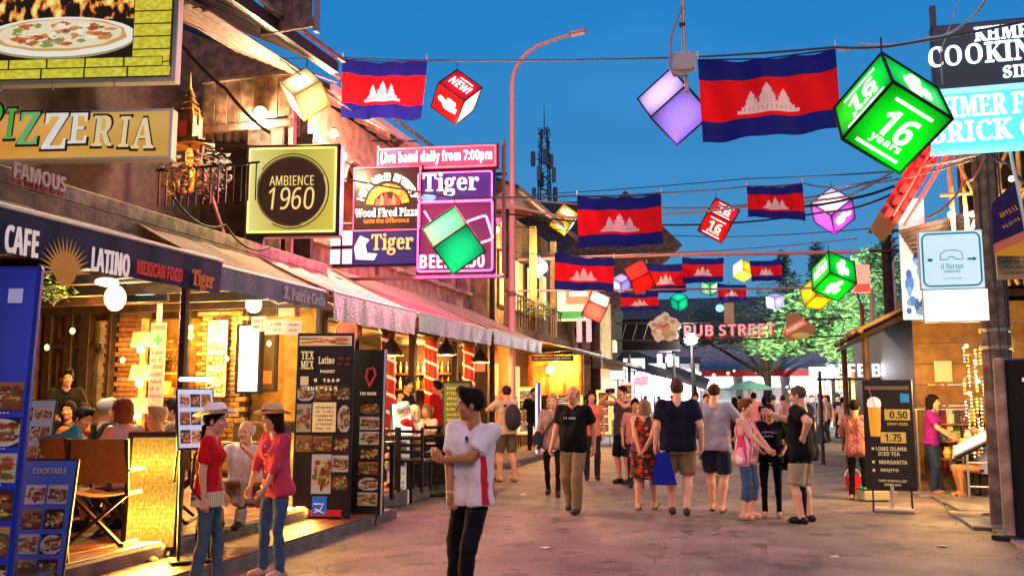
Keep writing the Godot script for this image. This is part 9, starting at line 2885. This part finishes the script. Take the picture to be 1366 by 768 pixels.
	put("lens", mb().lathe([Vector2(0.04, 0.03), Vector2(0.042, 0.13), Vector2(0.03, 0.14), Vector2(0, 0.12)], 14, Vector3.ZERO, Basis(Vector3.RIGHT, PI / 2)), mat("141416", 0.3), cm)
	person("dark-haired youngster half hidden between photographer and woman in floral dress", V(-2.227, -0.000, -16.432), 0.2, 1.587, {"skin": dark, "top": cloth("c88a7a"), "cell": 0.022, "bot": cloth("2a2a34")})
	p = person("bald man in black T-shirt and khaki trousers walking towards us", V(-2.584, 0.000, -12.614), -0.2, 1.780, walking({"skin": "c88a68", "hair": "ring", "hair_tone": "7a6a5c", "top": cloth("0e1014"), "hem": -0.1, "wide": 1.08, "belly": 0.03, "bot": cloth("8a7650"), "slim": 1.2, "cell": 0.018, "shoe_tone": "3a342e"}, 0.13))
	strokes(p, V(0, 1.29, 0.16) * (1.780 / 1.75), Vector2(0.22, 0.04), 8, mat("c8ccd4", 0.7))
	p = person("blond woman in tan blouse and black trousers left of bald man", V(-3.336, 0.000, -14.594), 0.15, 1.674, walking({"skin": fair, "fem": true, "hair": "long", "hair_tone": "b08a52", "top": cloth("b08a78"), "sleeve": 2, "hem": -0.16, "bot": cloth("121216"), "slim": 0.75, "cell": 0.019}, 0.12))
	put("bag_strap", mb().tube([V(0.14, 1.42, 0.05), V(0.0, 1.2, 0.17), V(-0.19, 0.95, 0.12)], 0.02, 6), mat("1c2a30", 0.6), p)
	put("bag", mb().box(V(-0.24, 0.9, 0.05), V(0.1, 0.3, 0.28), Basis(), 0.03), cloth("22343a"), p)
	person("dark-haired person in black far behind blond woman", V(-6.127, 0.000, -24.425), 0.4, 1.869, {"skin": dark, "top": cloth("14141a"), "cell": 0.026})
	person("woman with dark hair in orange top directly behind bald man's shoulder", V(-3.258, 0.000, -17.678), 0.3, 1.747, {"skin": tan_, "fem": true, "hair": "long", "top": cloth("d87a5a"), "cell": 0.024, "bot": cloth("2a2a34")})
	p = person("backpacker in cream T-shirt and olive shorts seen from behind, hand to face", V(-4.782, 0.000, -16.929), -2.3, 1.846, {"skin": tan_, "hair": "cap", "hair_tone": "2a2420", "top": cloth("cbb890"), "hem": -0.1, "bottom": "shorts", "bot": cloth("5a5440"), "cell": 0.019, "shoe": "sandal", "shoe_tone": "4a3a2a", "rh": V(-0.02, 1.5, 0.22), "re": V(-0.8, -0.8, 0.2), "lh": V(0.08, 1.46, 0.24), "le": V(0.8, -0.8, 0.2), "lf": V(0.12, 0.075, 0.05), "rf": V(-0.12, 0.075, -0.1)})
	var bp := thing("backpack", "grey backpack on the back of person in cream T-shirt", "backpack", p.position + p.basis * V(0, 1.0, -0.22), p.rotation.y)
	put("sack", mb().ball(V(0, 0.22, 0), V(0.17, 0.26, 0.12), 10, 14), cloth("3a3a3e"), bp)
	put("pocket", mb().ball(V(0, 0.12, -0.08), V(0.12, 0.12, 0.06), 8, 12), cloth("2e2e32"), bp)
	for x in [-0.11, 0.11]:
		put("strap", mb().tube([V(x, 0.44, 0.08), V(x * 1.2, 0.46, 0.2), V(x * 1.3, 0.3, 0.34), V(x * 1.2, 0.05, 0.2)], 0.02, 6), cloth("2a2a2e"), bp)
	# --- bar terrace
	person("server in red T-shirt standing at the dark tables", V(-6.089, 0.220, -16.653), -1.9, 1.72, {"skin": dark, "top": cloth("b8141a"), "cell": 0.021, "bot": cloth("1a1a20")})
	person("woman with dark pinned-up hair and black top standing behind seated couple", V(-6.298, 0.220, -15.527), 1.2, 1.74, {"skin": dark, "fem": true, "hair": "bun", "top": cloth("121214"), "sleeve": 0, "cell": 0.021})
	person("grey-haired man in red shirt seated with his back half turned", V(-5.483, 0.220, -13.188), 2.5, 1.78, sitting({"skin": fair, "hair_tone": "a09a90", "top": cloth("a8141c"), "bot": cloth("2a2a34"), "lean": Vector2(0.15, 0.1)}))
	person("blond older woman in beige dress seated beside man in red shirt", V(-5.325, 0.220, -13.478), -0.5, 1.7, sitting({"skin": fair, "fem": true, "hair": "bob", "hair_tone": "d0b47a", "top": cloth("b09a80"), "sleeve": 0, "bottom": "capri", "bot": cloth("b09a80"), "shoe": "sandal"}))
	person("diner in cream top seated behind blond older woman", V(-5.930, 0.220, -15.629), -0.3, 1.7, sitting({"skin": tan_, "fem": true, "hair": "bob", "hair_tone": "7a5a30", "top": cloth("d8ccb0"), "cell": 0.024}))
	# --- corner restaurant
	person("waiter in black T-shirt standing by timber frame at far left", V(-9.803, 0.419, -11.000) * V(1, 0, 1) + V(0, 0.28, 0), 0.9, 1.74, {"skin": dark, "top": cloth("17140f"), "cell": 0.022, "lh": V(0.2, 1.05, 0.3), "rh": V(-0.2, 1.05, 0.3)})
	person("round-faced girl in black seated in front of the waiter", V(-9.018, 0.507, -10.200) * V(1, 0, 1) + V(0, 0.28, 0), 0.35, 1.72, sitting({"skin": dark, "fem": true, "hair": "long", "top": cloth("14110e"), "cell": 0.022}))
	person("man in orange shirt hunched over dining table", V(-7.911, 0.645, -8.900) * V(1, 0, 1) + V(0, 0.28, 0), 1.4, 1.74, sitting({"skin": tan_, "top": cloth("c8641a"), "lean": Vector2(0.45, 0), "cell": 0.019, "head": Vector2(0, 0.2)}))
	person("diner with brown hair facing us between man in orange and grey-haired man", V(-8.595, 0.534, -10.000) * V(1, 0, 1) + V(0, 0.28, 0), 0.3, 1.68, sitting({"skin": dark, "hair_tone": "2a1a10", "top": cloth("6a4a34"), "cell": 0.022}))
	person("grey-haired diner in black shirt with his back to us", V(-7.372, 0.658, -8.900) * V(1, 0, 1) + V(0, 0.28, 0), 2.7, 1.76, sitting({"skin": fair, "hair_tone": "8a8078", "top": cloth("17171a"), "cell": 0.019}))
	person("woman in pink tank top with brown bobbed hair in profile", V(-6.256, 0.771, -7.900) * V(1, 0, 1) + V(0, 0.28, 0), -1.75, 1.78, sitting({"skin": "d89a78", "fem": true, "hair": "bob", "hair_tone": "8a4a22", "top": cloth("d8b0b4"), "sleeve": 0, "bottom": "capri", "bot": cloth("b8a890"), "cell": 0.018, "lean": Vector2(0.1, 0), "wide": 1.1}))
	person("short-haired blond diner facing left behind glowing yellow menu box", V(-6.192, 0.738, -8.300) * V(1, 0, 1) + V(0, 0.28, 0), -0.75, 1.66, sitting({"skin": "d8a078", "fem": true, "hair_tone": "c8a468", "top": cloth("7a6a5c"), "cell": 0.019}))
	person("dark-haired diner in taupe shirt behind blond diner's shoulder", V(-6.621, 0.650, -9.200) * V(1, 0, 1) + V(0, 0.28, 0), -1.3, 1.76, sitting({"skin": tan_, "top": cloth("8a7a68"), "cell": 0.021}))
	person("old man in open white shirt seated between the two women in hats", V(-5.309, 0.733, -8.600) * V(1, 0, 1) + V(0, 0.28, 0), 0.15, 1.7, sitting({"skin": "d8a070", "hip": V(0, -0.62, 0), "hair": "ring", "hair_tone": "c8c0b4", "top": cloth("e0d8c8"), "cell": 0.018, "sleeve": 2, "bot": cloth("b8a888")}))
	# --- right side
	p = person("woman in floral blouse and black leggings seen from behind by drinks board", V(1.411, 0.000, -15.347), PI - 0.3, 1.576, {"skin": dark, "fem": true, "hair": "bun", "top": patterned("blouse", 4.0), "top_name": "blouse", "sleeve": 3, "hem": -0.2, "bot": cloth("0f0f12"), "slim": 0.8, "cell": 0.019, "shoe": "sandal", "lh": V(0.1, 1.1, 0.25), "rh": V(-0.12, 1.1, 0.25), "le": V(1, -0.6, -0.3), "re": V(-1, -0.6, -0.3)})
	put("bag_strap", mb().tube([V(0.12, 1.36, -0.03), V(0.0, 1.18, -0.14), V(-0.18, 0.9, -0.08)], 0.01, 6), mat("4a2a1c", 0.6), p)
	person("woman in purple top and jeans browsing at trinket stall", V(2.697, 0.000, -16.496), 1.2, 1.662, {"skin": tan_, "fem": true, "hair": "long", "hair_tone": "15100e", "top": cloth("8a1f8a"), "sleeve": 1, "hem": -0.08, "bot": cloth("2a3a5a"), "slim": 0.9, "cell": 0.019, "lh": V(0.1, 1.05, 0.32), "rh": V(-0.1, 1.0, 0.34), "le": V(0.5, -0.9, -0.4), "re": V(-0.5, -0.9, -0.4), "shoe_tone": "8a6a50", "lean": Vector2(0.06, 0)})
	person("seated vendor in pale blue top behind sloping menu stand", V(3.415, 0.000, -16.231), -1.5, 1.68, sitting({"skin": dark, "fem": true, "hair": "bun", "top": cloth("b0c0d8"), "bottom": "shorts", "bot": cloth("3a3a44"), "shoe": "sandal", "head": Vector2(0.2, 0.3)}))
	# --- people farther down the street
	var far: Array = [["man with red light painted in his skin tone walking towards us between navy and grey T-shirts", V(-1.700, 0.000, -24.384), 0.1, 1.74, "c07a5a", "short", "20160f", "a86a5a"], ["dark-haired man in pale shirt left of grey-shirted man's head", V(-1.584, 0.000, -27.081), 0.3, 1.72, dark, "short", "100c0a", "b8a8a8"], ["woman in dark top walking away left of striped blouse", V(-0.829, 0.000, -28.851), PI, 1.62, dark, "long", "0e0a0a", "2a2a34"], ["man in pink shirt seen from behind above the striped blouse", V(-0.252, 0.000, -29.010), PI, 1.76, tan_, "short", "100c0a", "d898a4"], ["dark-haired woman in black behind woman in black T-shirt", V(0.064, 0.000, -30.390), PI, 1.64, dark, "long", "0e0a0a", "1a1a20"], ["man in white shirt far behind woman holding camera", V(0.367, 0.000, -32.390), PI, 1.7, tan_, "short", "3a3430", "d8d0d0"], ["person in rose shirt just left of heavy man's head", V(0.700, 0.000, -32.999), PI, 1.68, tan_, "short", "2a1c14", "d08a96"], ["man in grey shirt striding left under trees on far right", V(1.978, 0.000, -33.352), -1.4, 1.74, tan_, "short", "2a2018", "8a7a84"], ["woman in mauve top striding behind man in grey shirt", V(2.279, 0.000, -34.522), -1.2, 1.7, tan_, "long", "2a1a14", "8a7888"], ["woman in white top and black trousers near far lit shop", V(2.343, 0.000, -28.925), PI - 0.4, 1.62, dark, "bun", "0e0a0a", "e0d8d4"], ["man in dark blue shirt by far lit shop under white letters", V(2.858, 0.000, -37.745), 0.6, 1.74, dark, "short", "14100e", "3a3e54"], ["person in grey shirt at far right shop counter", V(3.487, 0.000, -38.599), 0.9, 1.72, dark, "short", "14100e", "6a6a74"], ["woman in pink near lit menu frame on far left", V(-5.940, 0.000, -31.164), 0.5, 1.64, tan_, "long", "1a120e", "d87a80"], ["person in white shirt before the dazzling kiosk, left one", V(-5.175, 0.000, -41.781), PI, 1.7, tan_, "short", "1a1410", "d8d8e0"], ["person in red shirt before the dazzling kiosk, right one", V(-4.679, 0.000, -42.853), PI + 0.4, 1.68, dark, "short", "1a1410", "a83a3a"], ["shopper in blue at white market stalls left of centre", V(-2.137, 0.000, -52.807), PI, 1.7, tan_, "short", "14100c", "3a5a8a"], ["shopper in yellow top at the middle white market stall", V(-0.766, 0.000, -54.624), PI, 1.62, tan_, "long", "14100c", "d8b85a"], ["shopper in black at the right white market stall", V(1.838, 0.000, -55.343), PI, 1.72, tan_, "short", "14100c", "202028"], ["person in red top in the white light left of the parasol", V(-3.030, 0.000, -41.478), PI + 0.2, 1.66, tan_, "long", "14100c", "b84038"], ["man in white vest at kiosk's right side", V(-3.749, 0.000, -39.595), 0.3, 1.72, dark, "short", "14100c", "e8e4e0"], ["shopper in orange top near the right white stall", V(0.947, 0.000, -48.593), 0.4, 1.6, tan_, "bun", "14100c", "d8823a"], ["person in navy by far right shop's post", V(2.061, 0.000, -41.200), 0.2, 1.7, dark, "short", "14100c", "2a3450"], ["woman in teal dress-top under the red fascia at centre", V(-1.567, 0.000, -50.305), -0.4, 1.6, tan_, "long", "14100c", "3a8a88"], ["person in pale green shirt crossing by the greenish parasol", V(-1.125, 0.000, -48.020), 1.5, 1.68, dark, "short", "14100c", "a0c0a8"]]  # first entry: red light on the face is put into the skin colour
	for k in far.size():
		var q: Array = far[k]
		var fem: bool = q[5] != "short"
		person(q[0], q[1], q[2], q[3], walking({"skin": q[4], "fem": fem, "hair": q[5], "hair_tone": q[6], "top": cloth(q[7]), "cell": 0.028, "bottom": "shorts" if k % 3 == 0 and not fem else "pants", "bot": cloth(["2a2c38", "6a6050", "16161a", "3a4658"][k % 4]), "folds": 0.006}, 0.14 if k % 2 else 0.04))
